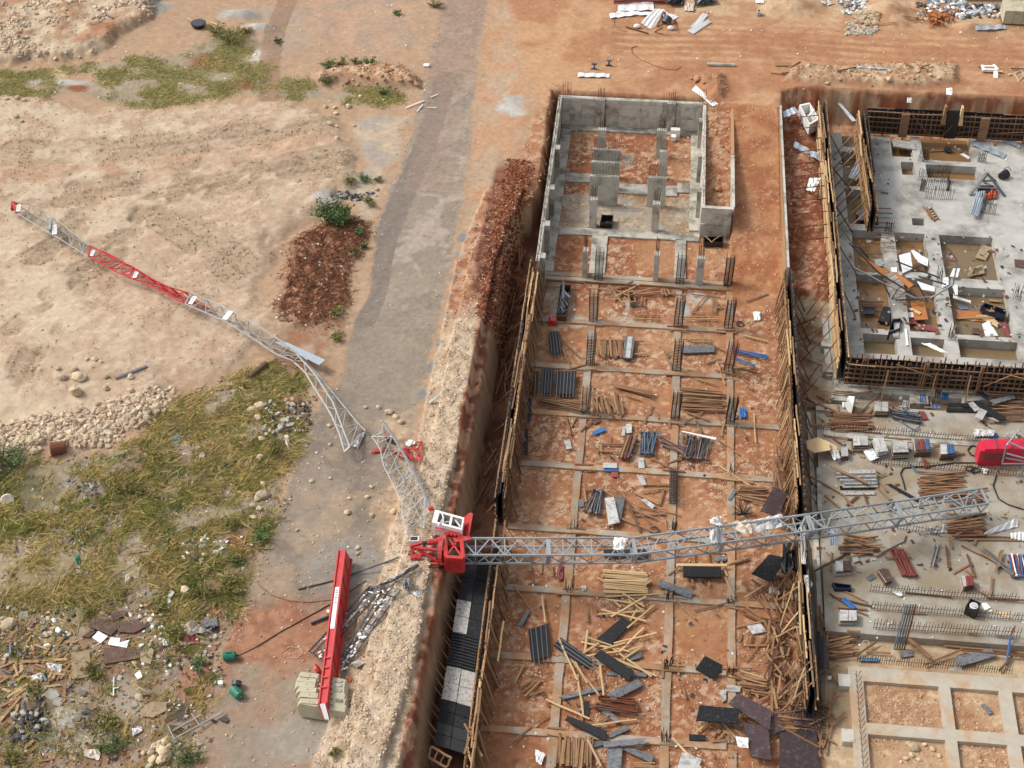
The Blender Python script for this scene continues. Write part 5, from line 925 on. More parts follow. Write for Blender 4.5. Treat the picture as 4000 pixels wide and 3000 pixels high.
def cable(label, pts, r=.03, m='hose_black', nm='cable', cat='cable', z=None):
    q = [PG(a, b_, r) if z is None else P(a, b_, z) for a, b_ in pts]; n = max(10, len(q)*6); o = MB().tube(list(resamp(q, n)), r, 5).build(nm, m); return tag(o, label, cat)
cable('long dark tie rod from the crane frame over the red beam', [Q(1, 2, 1330, 1465), Q(1, 2, 810, 1650), Q(1, 3, 690, 35), Q(1, 3, 365, 115)], .055, 'dark_steel', 'tie_rod', 'tie rod', )
cable('thin rope curving over the road towards the red beam', [Q(1, 3, 20, 70), Q(1, 3, 130, 165), Q(1, 3, 290, 215), Q(1, 3, 450, 228), Q(1, 3, 660, 205)], .03, 'hose_brown')
cable('long steel cable slanting over the road from the lower left', [Q(1, 3, 0, 615), Q(1, 3, 200, 490), Q(1, 3, 460, 345), Q(1, 3, 660, 235), Q(1, 3, 950, 40)], .032, 'hose_black')
cable('short grey pipe stub lying left of the red beam', [Q(1, 3, 475, 412), Q(1, 3, 640, 345)], .10, 'dark_steel', 'pipe', 'pipe')
cable('pale looped rope on the muddy ground above the weights', [Q(1, 3, 210, 670), Q(1, 3, 290, 610), Q(1, 3, 380, 625), Q(1, 3, 405, 670), Q(1, 3, 360, 710), Q(1, 3, 260, 705)], .025, 'rope', 'rope', 'rope')
cable('thin cable from the road to the green jugs', [Q(1, 3, -155, 690), Q(1, 3, 0, 615)], .025)
# ------------------------------------------------------------------ loose timber
PL = []                                      # (p, q, width, thickness, material, zone)
ZN = {'pit': ('loose brown plank lying on the stony floor of the big pit', 'loose planks on the pit floor'), 'pale': ('fresh pale plank in the crossed heap on the pit floor', 'fresh pale planks in the pit'),
      'slab': ('rusty brown plank lying on the concrete working slab', 'loose planks on the working slab'), 'jam': ('brown plank tangled in the jumble by the collapsed right form', 'planks tangled by the right form'), 'waste': ('weathered broken plank dumped on the waste ground', 'broken planks on the waste ground'), 'trench': ('old plank dropped in the narrow trench beside the left form', 'planks in the left trench'), 'raft': ('stray plank lying on the flooded raft', 'stray planks on the raft')}
def plank(i, j, u0, v0, u1, v1, zone='pit', m=None, z=-2.90, w_=.13, th=.055):
    m = m or {'pit': random.choice(['brown_timber', 'tan_timber', 'brown_timber']), 'pale': 'pale_timber', 'slab': random.choice(['rust_timber', 'brown_timber', 'brown_timber']), 'jam': random.choice(['brown_timber', 'tan_timber', 'brown_timber', 'rust_timber'])}.get(zone, 'brown_timber')
    z += random.uniform(.02, .14); PL.append((P(*Q(i, j, u0, v0), z), P(*Q(i, j, u1, v1), z+random.uniform(-.03, .08)), w_*random.uniform(.8, 1.15), th, m, zone))
def many(i, j, s, zone='pit', m=None, z=-2.90, w_=.13):
    for it in s.split(';'):
        u = [float(x) for x in it.split(',')]; plank(i, j, *u, zone=zone, m=m, z=z, w_=w_)
def pile(i, j, a, b_, spread, n, zone='pit', m=None, z=-2.90, ja=.10, jl=25, w_=.13, jp=14):
    """n near-parallel planks about the line a-b, spread sideways in the survey frame"""
    a = np.array(a, float); b_ = np.array(b_, float); sp = np.array(spread, float)
    for k in range(n):
        t = (k+.5)/n-.5; o = sp*t+rng.uniform(-jp, jp, 2)*.4; d = b_-a; nrm = np.array((-d[1], d[0]))*rng.normal(0, ja)*.5; s = rng.uniform(-jl, jl, 2); dn = d/np.linalg.norm(d)
        plank(i, j, *(a+o-nrm*.5+dn*s[0]), *(b_+o+nrm*.5+dn*s[1]), zone=zone, m=m, z=z+.05*(k % 3), w_=w_)
many(2, 1, '835,795,965,985;780,885,1045,770;890,905,1095,800;900,850,1000,895;885,940,975,860;1060,870,1285,815;1085,880,1280,860;1095,880,1410,885;1290,830,1305,890;1310,830,1335,900;1340,840,1365,885;850,830,1070,810;1125,900,1115,975;1150,910,1140,985;1550,1035,1685,885;1550,1040,1735,1040;1720,1030,1835,975;1740,920,1735,1000;1760,930,1755,1045;1775,950,1770,1000;1835,985,1845,1045;1465,1080,1745,1080;1490,1100,1770,1097;2020,940,2212,880;670,785,820,785;1340,820,1500,825;1785,840,1920,850;640,1145,790,1155;1350,1185,1510,1195;1770,1210,1940,1218;1760,1185,1930,1190;1340,1155,1520,1160;420,1550,740,1530;1315,1575,1535,1585;1755,1540,2035,1605;215,1325,330,1370;430,1270,580,1425;430,1340,510,1520;420,1550,630,1490;1315,1365,1385,1535;1675,1475,1800,1435;1770,1465,1840,1659;1820,1475,2120,1560;1900,1520,2080,1505;1920,1540,2035,1650;1580,1610,1760,1659;1740,1325,1830,1370;1060,1400,1170,1395;730,1280,1140,1290;1780,1605,1945,1612;1330,1395,1385,1380;1340,1420,1390,1410')
many(2, 1, '1990,1235,2212,1290', 'pale')
pile(2, 1, (840, 1280), (850, 1420), (210, 0), 16, ja=.12, jl=14)
pile(2, 2, (885, 10), (1205, 90), (20, 40), 8, ja=.12); pile(2, 2, (800, 100), (850, 270), (260, 0), 15, ja=.35, jl=30); pile(2, 2, (1460, 130), (1830, 150), (30, 200), 19, ja=.10); pile(2, 2, (230, 150), (600, 200), (0, 90), 7, ja=.12); pile(2, 2, (1960, 930), (2200, 960), (0, 130), 14, 'jam', ja=.15, jl=40)
many(2, 2, '1140,340,1210,180;1230,220,1270,300;590,410,690,310;465,290,505,435;510,370,550,290;1480,345,1650,240;1590,310,1635,425;1800,450,1845,300;1765,250,1850,420;1940,340,2020,470;1775,480,1965,610;1790,815,2090,850;745,515,1110,520;740,575,920,590;765,480,770,590;670,480,745,605;845,445,855,500;1205,640,1395,740;1300,740,1495,755;850,870,1190,1200;1050,935,1270,1040;1115,930,1330,900;1130,870,1360,875;1310,900,1275,1055;1000,1010,1105,1280;985,1065,1250,1165;940,1160,1240,1285;1070,1055,1420,1125;1065,1135,1330,1120;640,910,780,910;780,910,880,975;620,900,640,1020;470,1245,635,1250;460,1285,640,1290;580,285,750,290;1350,335,1480,345;1360,380,1355,310;2030,15,2080,50;2090,690,2200,810;530,735,720,745;540,690,700,695;150,1480,160,1620;255,1530,250,1640;340,1560,350,1659;1570,1460,1575,1560;1690,1450,1695,1530;1350,1650,1540,1500;1870,1560,2050,1500;1660,1440,1850,1460;1500,240,1710,320;980,100,1110,140;1260,470,1500,600;1340,690,1560,600')
many(2, 2, '2090,260,2105,505;1780,700,2065,885;1850,1555,2050,1505;1800,1520,1860,1659', 'pale')
pile(2, 3, (790, 40), (1175, 60), (0, 190), 20, 'pale', ja=.05, jl=12)
many(2, 3, '730,10,1145,265;1100,105,1210,35;815,180,1260,155;855,350,1160,175;770,290,1160,390;740,330,1110,305;995,450,1230,250;1020,385,1080,285;820,205,1130,240;880,215,940,270;1000,200,1140,310;615,785,650,465;595,570,1030,655;650,530,860,600;510,705,940,650;560,700,750,580;880,580,1250,490;900,680,1140,445;960,720,1135,600;1010,640,1120,600;790,630,980,575;890,715,1250,865;850,610,1205,870;405,540,565,900;565,850,615,1200;515,725,755,1035;540,740,650,925;760,770,790,1035;290,1065,670,1235;690,1290,1080,1240;650,1410,770,1645;260,165,285,405;1385,1400,1630,1659;1840,10,1920,180;2010,185,2212,60;1970,820,2212,890;1590,1350,1700,1260;1820,1270,1960,1430', 'pale', z=-2.85)
many(2, 3, '0,1430,310,1190;75,960,200,880;90,1005,230,890;110,1040,250,900;150,1030,275,990;20,930,105,760;1290,765,1490,775;1270,810,1480,825;375,150,600,160;440,110,580,115;300,1310,470,1320;300,1365,470,1395;1270,1445,1480,1450;1570,300,1960,210;1430,215,1580,370;15,90,200,330;1740,1390,1820,1270;1780,1410,1905,1290;1725,1430,1840,1420;1480,980,1500,1060;1560,40,1565,90;1700,50,1705,100;700,850,720,900;530,1080,610,1250;750,1260,840,1200;720,280,730,350;1190,180,1520,205;1300,880,1305,740;1850,265,2000,290;1430,745,1440,860;640,270,650,400')
pile(2, 3, (540, 1400), (530, 1640), (310, 20), 24, ja=.10, jl=30); pile(2, 3, (1040, 1640), (1250, 1650), (0, 60), 5)
many(2, 3, '2010,260,2212,400;2000,50,2212,310;1950,830,2130,1050;1860,870,2212,930;1815,800,2090,795;2000,600,2212,600;2020,745,2212,490;2060,590,2080,510;2010,1145,2212,1040;2005,330,2212,420;1940,440,2170,390;1965,570,1985,500;2040,1060,2045,990;1990,1220,2090,1280;2070,30,2212,130', 'jam')
pile(2, 3, (1990, 920), (2200, 960), (0, 150), 10, 'jam'); pile(2, 3, (1900, 1310), (1980, 1430), (160, 30), 12, 'jam', ja=.5)
many(3, 3, '0,1105,520,1135;0,1085,410,1100;0,1205,395,1245;0,1300,410,1330;80,1285,440,1480;250,1030,520,1220;100,1640,480,1420;220,1560,430,1590;450,650,750,480;730,570,975,380;755,690,940,570;0,380,230,530;60,570,200,400;360,250,525,385;20,1190,380,1150;0,1250,400,1310;350,1290,490,1220;450,860,600,770;520,1140,610,1040;550,1290,660,1180;530,830,600,920;0,600,180,600;0,720,180,680;20,840,120,770;100,560,150,390;60,230,110,420;0,60,100,0;30,220,200,200;140,170,150,60;100,20,210,180', 'jam', z=-2.75)
for k in range(60):
    u, v, a = random.uniform(0, 240), random.uniform(0, 1100), random.gauss(1.45, .45); L = random.uniform(70, 150); plank(3, 3, u-L*math.cos(a), v-L*math.sin(a), u+L*math.cos(a), v+L*math.sin(a), 'jam', z=-2.9+random.random()*.35)
for k in range(26):
    u, v, a = random.uniform(330, 520), random.uniform(120, 560), random.gauss(1.5, .2); L = random.uniform(60, 120); plank(3, 3, u-L*math.cos(a)*.6, v-L*math.sin(a), u+L*math.cos(a)*.6, v+L*math.sin(a), 'jam', 'brown_timber', z=-2.7)
for k in range(22):
    u, v, a = random.uniform(360, 560), random.uniform(1050, 1550), random.gauss(1.1, .5); L = random.uniform(60, 140); plank(3, 3, u-L*math.cos(a), v-L*math.sin(a), u+L*math.cos(a), v+L*math.sin(a), 'jam', 'brown_timber', z=-2.85)
pile(3, 3, (540, 620), (740, 590), (20, 190), 18, 'jam', ja=.2, z=-2.85, jl=40)
many(3, 3, '1185,140,1590,185;1890,185,2212,210;1160,315,1365,325;1760,85,1890,170;1935,0,1925,165;530,150,830,330;560,180,900,260;640,120,860,230;680,470,800,480;1730,495,1815,495;1970,515,2130,525;770,300,860,340;600,270,860,290', 'slab', z=-2.36)
many(3, 3, '1350,770,1680,630;850,655,1060,665;1520,600,2212,665;1660,640,2212,690;2090,640,2212,690;2000,820,2110,690', 'slab', z=-2.85); plank(3, 3, 1150, 490, 1405, 705, 'slab', 'brown_timber', z=-2.6, w_=.28)
pile(3, 2, (540, 320), (885, 330), (10, 150), 18, 'slab', z=-2.36, ja=.07, jl=40); pile(3, 2, (1320, 870), (1680, 860), (20, 210), 24, 'slab', z=-2.36, ja=.15, jl=45); pile(3, 2, (1550, 1220), (1860, 1210), (10, 190), 18, 'slab', z=-2.36, ja=.25, jl=40); pile(3, 2, (1920, 190), (2230, 210), (0, 240), 16, 'slab', z=-2.36, ja=.15, jl=30); pile(3, 2, (640, 1390), (940, 1400), (0, 180), 14, 'slab', z=-2.36, ja=.25, jl=60); pile(3, 2, (1560, 1000), (1870, 960), (0, 120), 8, 'slab', z=-2.36, ja=.15, jl=40); pile(3, 2, (1980, 1600), (2020, 1450), (30, 0), 3, 'slab', z=-2.3); pile(3, 2, (2010, 1160), (2200, 1180), (0, 60), 0, 'slab')
many(3, 2, '285,340,980,425;300,760,650,960;400,1620,700,1450;1010,1500,1240,1495;1720,1470,1780,1650;1600,1640,1760,1550;1540,1400,1560,1590;1570,1350,1590,1420;960,840,1030,930;950,900,1050,1000;490,960,620,1070;1670,1395,2040,1580;480,440,760,480;550,460,740,600;1000,460,1240,480;1420,525,1560,515;400,185,570,120;450,55,720,90;660,95,900,55;870,20,895,110;810,240,970,70;870,250,960,140;430,160,620,250;600,180,610,280;750,190,760,270;420,230,560,240;950,800,1020,770;650,960,730,1060;680,1050,780,960;830,950,860,1040;930,1490,1000,1440;1780,1390,1800,1340;1700,1600,1780,1659;550,1450,540,1620;1350,200,1480,210;1900,325,2040,320;1540,640,1700,600;1700,1270,1560,1330;1600,1310,2150,1330;1650,1340,2200,1350', 'slab', z=-2.36)
plank(3, 2, 540, 710, 860, 855, 'slab', 'tan_timber', z=-2.0, w_=.3)
many(3, 2, '330,120,520,240;290,150,540,260;340,200,520,230;420,100,560,180', 'slab', 'rust_timber', z=-2.85)
for k in range(26):
    u, v, a = random.uniform(230, 440), random.uniform(60, 250), random.gauss(.35, .5); L = random.uniform(40, 110); plank(3, 1, u-L*math.cos(a), 830+v-L*math.sin(a), u+L*math.cos(a), 830+v+L*math.sin(a), 'slab', 'rust_timber', z=-2.8)
many(3, 1, '240,870,480,1010;250,1220,520,1350;265,1285,480,1160;240,1150,520,1050;250,1410,540,1530;290,1605,440,1700', 'slab', z=-2.75)
for k in range(24):
    u, v, a = random.uniform(40, 160), random.uniform(640, 1000), random.gauss(1.55, .3); L = random.uniform(50, 120); plank(3, 2, u-L*math.cos(a), v-L*math.sin(a), u+L*math.cos(a), v+L*math.sin(a), 'jam', z=-2.7)
for k in range(34):
    y = random.uniform(79, 108); x = random.uniform(-9.9, -8.9); a = random.gauss(1.5, .35); L = random.uniform(.7, 1.7); c = np.array((x, y, -2.85+random.random()*.3)); d = np.array((math.cos(a)*L*.5, math.sin(a)*L, random.uniform(-.3, .3))); PL.append((c-d, c+d, .11, .06, random.choice(['rust_timber', 'brown_timber']), 'trench'))
many(3, 1, '1370,130,1440,240;1340,120,1410,230;980,0,1040,10', 'raft', 'brown_timber', z=-2.17); many(3, 1, '800,530,1090,540;790,965,990,975;795,945,1000,950;800,985,985,990', 'raft', 'rust_timber', z=-2.5); many(3, 1, '1630,1090,1990,1080;1910,935,2020,945', 'raft', 'tan_timber', z=-2.95, w_=.3)
wl_ = [(230, 440, 330, 520), (300, 520, 330, 590), (480, 590, 520, 700), (530, 690, 600, 610), (400, 610, 430, 690), (240, 570, 320, 600), (140, 910, 250, 840), (60, 1050, 240, 930), (0, 965, 90, 1000), (590, 960, 610, 840), (520, 890, 610, 750), (0, 1250, 90, 1150), (140, 1170, 155, 1110), (550, 1090, 560, 940), (190, 740, 340, 740), (300, 730, 580, 720), (380, 960, 520, 940), (20, 1230, 180, 1040), (0, 1130, 140, 1060), (200, 1500, 290, 1420), (330, 1600, 455, 1580), (340, 540, 420, 580), (560, 570, 660, 570), (610, 760, 710, 780), (715, 830, 745, 870), (1030, 570, 1100, 530), (1250, 270, 1310, 220), (410, 680, 430, 600), (180, 820, 195, 750)]
for k, a in enumerate(wl_): p, q = PG(*Q(0, 3, a[0], a[1]), .08), PG(*Q(0, 3, a[2], a[3]), .12); PL.append((p, q, .17, .05, random.choice(['tan_timber', 'pale_timber', 'brown_timber']), 'waste'))
for k in range(95):
    u, v, a = random.gauss(250, 190), random.gauss(780, 170), random.gauss(2.5, .7); L = random.uniform(18, 60)
    if u < -20 or u > 640: continue
    p, q = PG(*Q(0, 3, u-L*math.cos(a), v-L*math.sin(a)), .05+random.random()*.1), PG(*Q(0, 3, u+L*math.cos(a), v+L*math.sin(a)), .05+random.random()*.2); PL.append((p, q, .13, .04, random.choice(['tan_timber', 'brown_timber', 'grey_board', 'pale_timber', 'tan_timber']), 'waste'))
PL.sort(key=lambda r: -np.linalg.norm(r[0]-r[1])*r[2]**.5)
rest = {}
LM = []
def lmk(i, j, u, v, text, z=-2.9): LM.append((P(*Q(i, j, u, v), z), text))
for a in [(2, 1, 790, 290+1000, 'by the upright timber stack'), (2, 1, 450, 930, 'by the long mould box'), (2, 1, 1035, 900, 'by the small divided box'), (2, 1, 1160, 1075, 'by the flat ladder'), (2, 1, 1600, 1350, 'by the long grey board below the ladder'), (2, 1, 1890, 1500, 'by the leaning rusty cage'), (2, 1, 1880, 1080, 'by the right hand cage above the blue props'), (2, 1, 1450, 1080, 'by the cage on the middle beam'), (2, 1, 1450, 1480, 'by the cage left of the long grey board'), (2, 1, 380, 1290, 'by the black battened board'),
          (2, 2, 400, 100, 'under the black battened boards by the left form'), (2, 2, 850, 190, 'in the jumble right of the left beam'), (2, 2, 1050, 60, 'in the slanting pile of the middle bay'), (2, 2, 1650, 140, 'in the level pile right of the middle cage'), (2, 2, 1890, 280, 'by the short rebar cage'), (2, 2, 1180, 520, 'by the blue steel props'), (2, 2, 1600, 560, 'by the fanned props'), (2, 2, 720, 1010, 'by the dark prop bundle'), (2, 2, 900, 1090, 'by the two pale and grey boards'), (2, 2, 1180, 1050, 'in the crossed planks of the middle bay'), (2, 2, 850, 720, 'by the blue and pale panels'), (2, 2, 2050, 980, 'in the pile above the mast'), (2, 2, 1390, 770, 'on the middle beam'), (2, 2, 550, 1260, 'on the left beam above the mast'), (2, 2, 1880, 800, 'on the right beam above the mast'), (2, 2, 500, 340, 'in the left bay'), (2, 2, 300, 1580, 'under the mast by the left form'),
          (2, 3, 980, 80, 'in the level pale pile below the mast'), (2, 3, 950, 310, 'at the lower edge of the pale pile'), (2, 3, 900, 600, 'among the crossed pale planks'), (2, 3, 600, 900, 'left of the rusty pipes'), (2, 3, 560, 1520, 'in the upright row at the bottom edge'), (2, 3, 150, 960, 'in the lower left bay'), (2, 3, 500, 1280, 'by the long black board'), (2, 3, 1370, 790, 'on the middle beam below the mast'), (2, 3, 1780, 1200, 'under the wide dark scuffed board'), (2, 3, 1800, 250, 'on the right beam below the mast'), (2, 3, 1480, 1500, 'at the foot of the middle beam'), (2, 3, 2080, 350, 'by the crumpled plates near the right form'), (2, 3, 2050, 1000, 'above the purple film board'),
          (3, 3, 100, 200, 'in the jumble below the mast'), (3, 3, 100, 700, 'in the jumble left of the purple film board'), (3, 3, 450, 350, 'against the end of the working slab'), (3, 3, 650, 610, 'in the pile at the slab corner'), (3, 3, 300, 1150, 'over the dark boards at the bottom right'), (3, 3, 400, 1450, 'at the bottom of the jumble'), (3, 3, 1400, 620, 'before the slab edge'), (3, 3, 1800, 650, 'by the large weathered grey board'), (3, 3, 690, 230, 'by the bright blue ribbed panel'), (3, 3, 1390, 170, 'along the bar rows'), (3, 3, 1850, 150, 'by the red topped stack'),
          (3, 2, 700, 320, 'in the level pile behind the panel stacks'), (3, 2, 650, 100, 'by the white appliance box'), (3, 2, 600, 520, 'behind the plywood sheet'), (3, 2, 1500, 870, 'in the pile beyond the mast tip'), (3, 2, 1720, 1230, 'in the pile below the mast tip'), (3, 2, 1720, 980, 'under the mast tip'), (3, 2, 2050, 200, 'in the pile by the slanting dark board'), (3, 2, 790, 1400, 'in the pile below the mast near the trench'), (3, 2, 1160, 1540, 'by the rusty pipe bundle'), (3, 2, 700, 830, 'on the slipped grey stack'), (3, 2, 750, 1020, 'under the mast near the trench'), (3, 2, 1570, 1470, 'by the pale rods'), (3, 2, 1900, 1320, 'along the bars at the right edge'), (3, 2, 2000, 1550, 'by the slanting grey poles'), (3, 2, 80, 820, 'against the right form above the mast'), (3, 1, 330, 930, 'in the heap below the long wall'), (3, 1, 400, 1300, 'along the long wall footing'), (3, 1, 890, 960, 'in the near left recess'), (3, 1, 1800, 1090, 'in the right hand recess')]: lmk(*a)
def plank_label(p, q, m, zone):
    c = (p+q)/2; L = np.linalg.norm(p-q); d = q-p; a = math.degrees(math.atan2(d[1], d[0])) % 180
    dr = 'lying across' if a < 22 or a > 158 else 'lying lengthwise' if 68 < a < 112 else 'slanting up right' if a < 90 else 'slanting up left'
    tone = {'pale_timber': 'pale', 'tan_timber': 'tan', 'brown_timber': 'brown', 'rust_timber': 'rusty', 'grey_board': 'grey'}.get(m, 'brown'); sz = 'long' if L > 3.6 else 'short' if L < 2.2 else 'medium'
    if zone in ('waste',): return 'broken %s plank %s on the heap of boards at the lower left' % (tone, dr)
    if zone == 'trench': return '%s %s plank %s in the narrow trench beside the left form' % (sz, tone, dr)
    t = min(LM, key=lambda r: np.linalg.norm(r[0][:2]-c[:2]))[1]
    return '%s %s plank %s %s' % (sz, tone, dr, t)
for k, (p, q, w_, th, m, zone) in enumerate(PL):
    if k < 296:
        o = bar('plank', p, q, w_, th, m); zz = 'pale' if m == 'pale_timber' and zone == 'pit' else zone; tag(o, plank_label(p, q, m, zz), 'plank', ZN[zz][1])
    else: rest.setdefault(m, MB()).bar(p, q, w_, th)
for m, b in rest.items(): tag(b.build('loose_planks', m), kind='stuff')
# ------------------------------------------------------------------ boards
def board(i, j, pts, m, label, z=-2.86, th=.06, cat='form board', nm='form_board', batt=0, bm='tan_timber', over=0, tilt=(0, 0, 0, 0)):
    q = [P(*(Q(i, j, *p) if i is not None else p), z+t_) for p, t_ in zip(pts, tilt)]
    if not batt: return tag(MB().prism(q, (0, 0, -th)).build(nm, m), label, cat)
    t = root(nm, label, cat, sum(q)/4); MB().prism(q, (0, 0, -th)).build('board', m, t)
    for k in range(batt):
        s = (k+.5)/batt; a = q[0]*(1-s)+q[1]*s; b_ = q[3]*(1-s)+q[2]*s; d = (b_-a)/np.linalg.norm(b_-a); bar('batten', a+np.array((0, 0, .02)), b_+d*over+np.array((0, 0, .02)), .05, .06, bm, t)
    return t
zz2 = lambda *a: [z2(*p) for p in a]
board(None, 0, zz2((228, 1018), (330, 1018), (360, 1218), (245, 1225)), 'black_board', 'black form board with pale battens left of the upright timber stack', z=-2.7, batt=4, bm='grey_board', over=.5)
board(None, 0, zz2((960, 1065), (1058, 1068), (1030, 1275), (940, 1270)), 'grey_board', 'grey form board with a white stripe right of the upright timber stack', z=-2.6, th=.15)
board(None, 0, zz2((990, 1068), (1035, 1068), (1010, 1272), (965, 1270)), 'alu_panel', 'narrow pale board lying on the grey board right of the upright timber stack', z=-2.56, th=.03)
board(None, 0, zz2((1505, 1155), (1815, 1150), (1820, 1215), (1510, 1225)), 'grey_board', 'long grey form board lying below the second ladder', z=-2.72, th=.14)
board(None, 0, zz2((85, 1398), (132, 1398), (118, 1612), (72, 1610)), 'black_board', 'narrow black board at the left form, leftmost of three black boards', z=-2.6, batt=1, bm='tan_timber', over=.3)
board(None, 0, zz2((165, 1372), (275, 1376), (258, 1608), (148, 1606)), 'black_board', 'black battened board in the middle of three by the left form', z=-2.55, batt=4, bm='grey_board', over=.45)
board(None, 0, zz2((300, 1400), (496, 1398), (480, 1618), (288, 1622)), 'black_board', 'broad black battened board, rightmost of three by the left form', z=-2.55, batt=6, bm='grey_board', over=.4)
B23 = [((140, 465), (312, 410), (330, 690), (170, 740), 'black_board', 'black board with upright battens on the lower left of the pit floor', 4, .4), ((355, 600), (420, 530), (690, 720), (640, 790), 'black_board', 'slanting black battened board under the crossed pale planks', 3, .5)]
for a, b_, c, d, m, lab, n, ov in B23:
    if n == 3: a, b_, c, d = a, d, c, b_; a, b_, c, d = (355, 600), (420, 530), (690, 720), (640, 790)
    board(2, 3, (a, b_, c, d), m, lab, z=-2.7, batt=n, bm='grey_board', over=ov)
for a, b_, c, d, m, lab, z in [((730, 545), (950, 355), (1035, 400), (860, 585), 'black_board', 'black board with a brown smear above the crossed pale planks', -2.75), ((705, 690), (770, 635), (1055, 820), (1005, 900), 'black_board', 'large black board lying over the crossed pale planks', -2.45), ((815, 1020), (1080, 890), (1140, 940), (870, 1075), 'grey_board', 'long grey board above the rusty pipes', -2.65),
        ((455, 1240), (490, 1210), (825, 1340), (800, 1420), 'black_board', 'long black board near the bottom of the pit floor', -2.6), ((785, 1430), (1150, 1400), (1155, 1450), (795, 1480), 'grey_board', 'long grey board lying level across the lowest boards', -2.55), ((820, 1490), (955, 1480), (940, 1690), (820, 1690), 'grey_board', 'grey board running off the bottom edge of the pit view', -2.7), ((960, 1500), (1000, 1475), (1230, 1550), (1205, 1615), 'grey_board', 'grey board slanting down right of the lowest boards', -2.75),
        ((430, 1030), (770, 950), (775, 985), (440, 1065), 'grey_board', 'narrow ribbed grey board left of the rusty pipes', -2.8), ((620, 1080), (670, 1080), (655, 1230), (620, 1200), 'black_board', 'small black board standing between two pale planks', -2.8), ((815, 1375), (990, 1285), (1015, 1325), (850, 1400), 'grey_board', 'short grey board tucked beside the long black board', -2.75), ((820, 830), (1160, 835), (1165, 870), (815, 855), 'grey_board', 'pale grey board half under the large black board', -2.85), ((1000, 690), (1110, 655), (1130, 700), (990, 740), 'grey_board', 'mottled grey board under the pale planks', -2.85),
        ((1670, 690), (1820, 770), (1755, 890), (1585, 800), 'black_scuffed', 'square black board with white scratches near the right beam', -2.7), ((1620, 1115), (1970, 1145), (1945, 1275), (1590, 1245), 'black_scuffed', 'wide dark scuffed board propped over a fan of planks', -2.2), ((1950, 1010), (2240, 1160), (2230, 1330), (1870, 1100), 'brown_film_board', 'big purple brown film board leaning in the jumble', -2.3), ((1995, 1265), (2212, 1300), (2240, 1590), (2070, 1560), 'brown_film_board', 'dark brown film board below the purple one', -2.35),
        ((1470, 1520), (1640, 1580), (1600, 1690), (1420, 1690), 'alu_panel', 'pale scuffed board at the bottom edge of the pit view', -2.75), ((1270, 30), (1565, 125), (1545, 190), (1255, 80), 'grey_board', 'grey board with a white smear on the middle beam', -2.7), ((50, 420), (130, 290), (160, 300), (80, 440), 'grey_board', 'small grey board left of the first beam in the lower pit', -2.8), ((1855, 940), (1975, 950), (1970, 1000), (1850, 995), 'alu_panel', 'pale plate on the right beam above the film boards', -2.8), ((1800, 985), (1850, 980), (1850, 1070), (1815, 1090), 'alu_panel', 'small pale plate standing left of the film boards', -2.8), ((780, 1170), (820, 1140), (940, 1260), (900, 1275), 'grey_board', 'short grey board below the rusty pipes', -2.8), ((1530, 1365), (1675, 1375), (1670, 1420), (1530, 1415), 'black_board', 'small black board right of the middle beam near the bottom', -2.75), ((2030, 430), (2150, 410), (2200, 480), (2080, 500), 'alu_panel', 'crumpled pale plates by the right beam', -2.8), ((690, 1440), (800, 1410), (810, 1450), (710, 1480), 'grey_board', 'small grey offcut left of the level grey board', -2.8)]:
    board(2, 3, (a, b_, c, d), m, lab, z=z, th=.08)
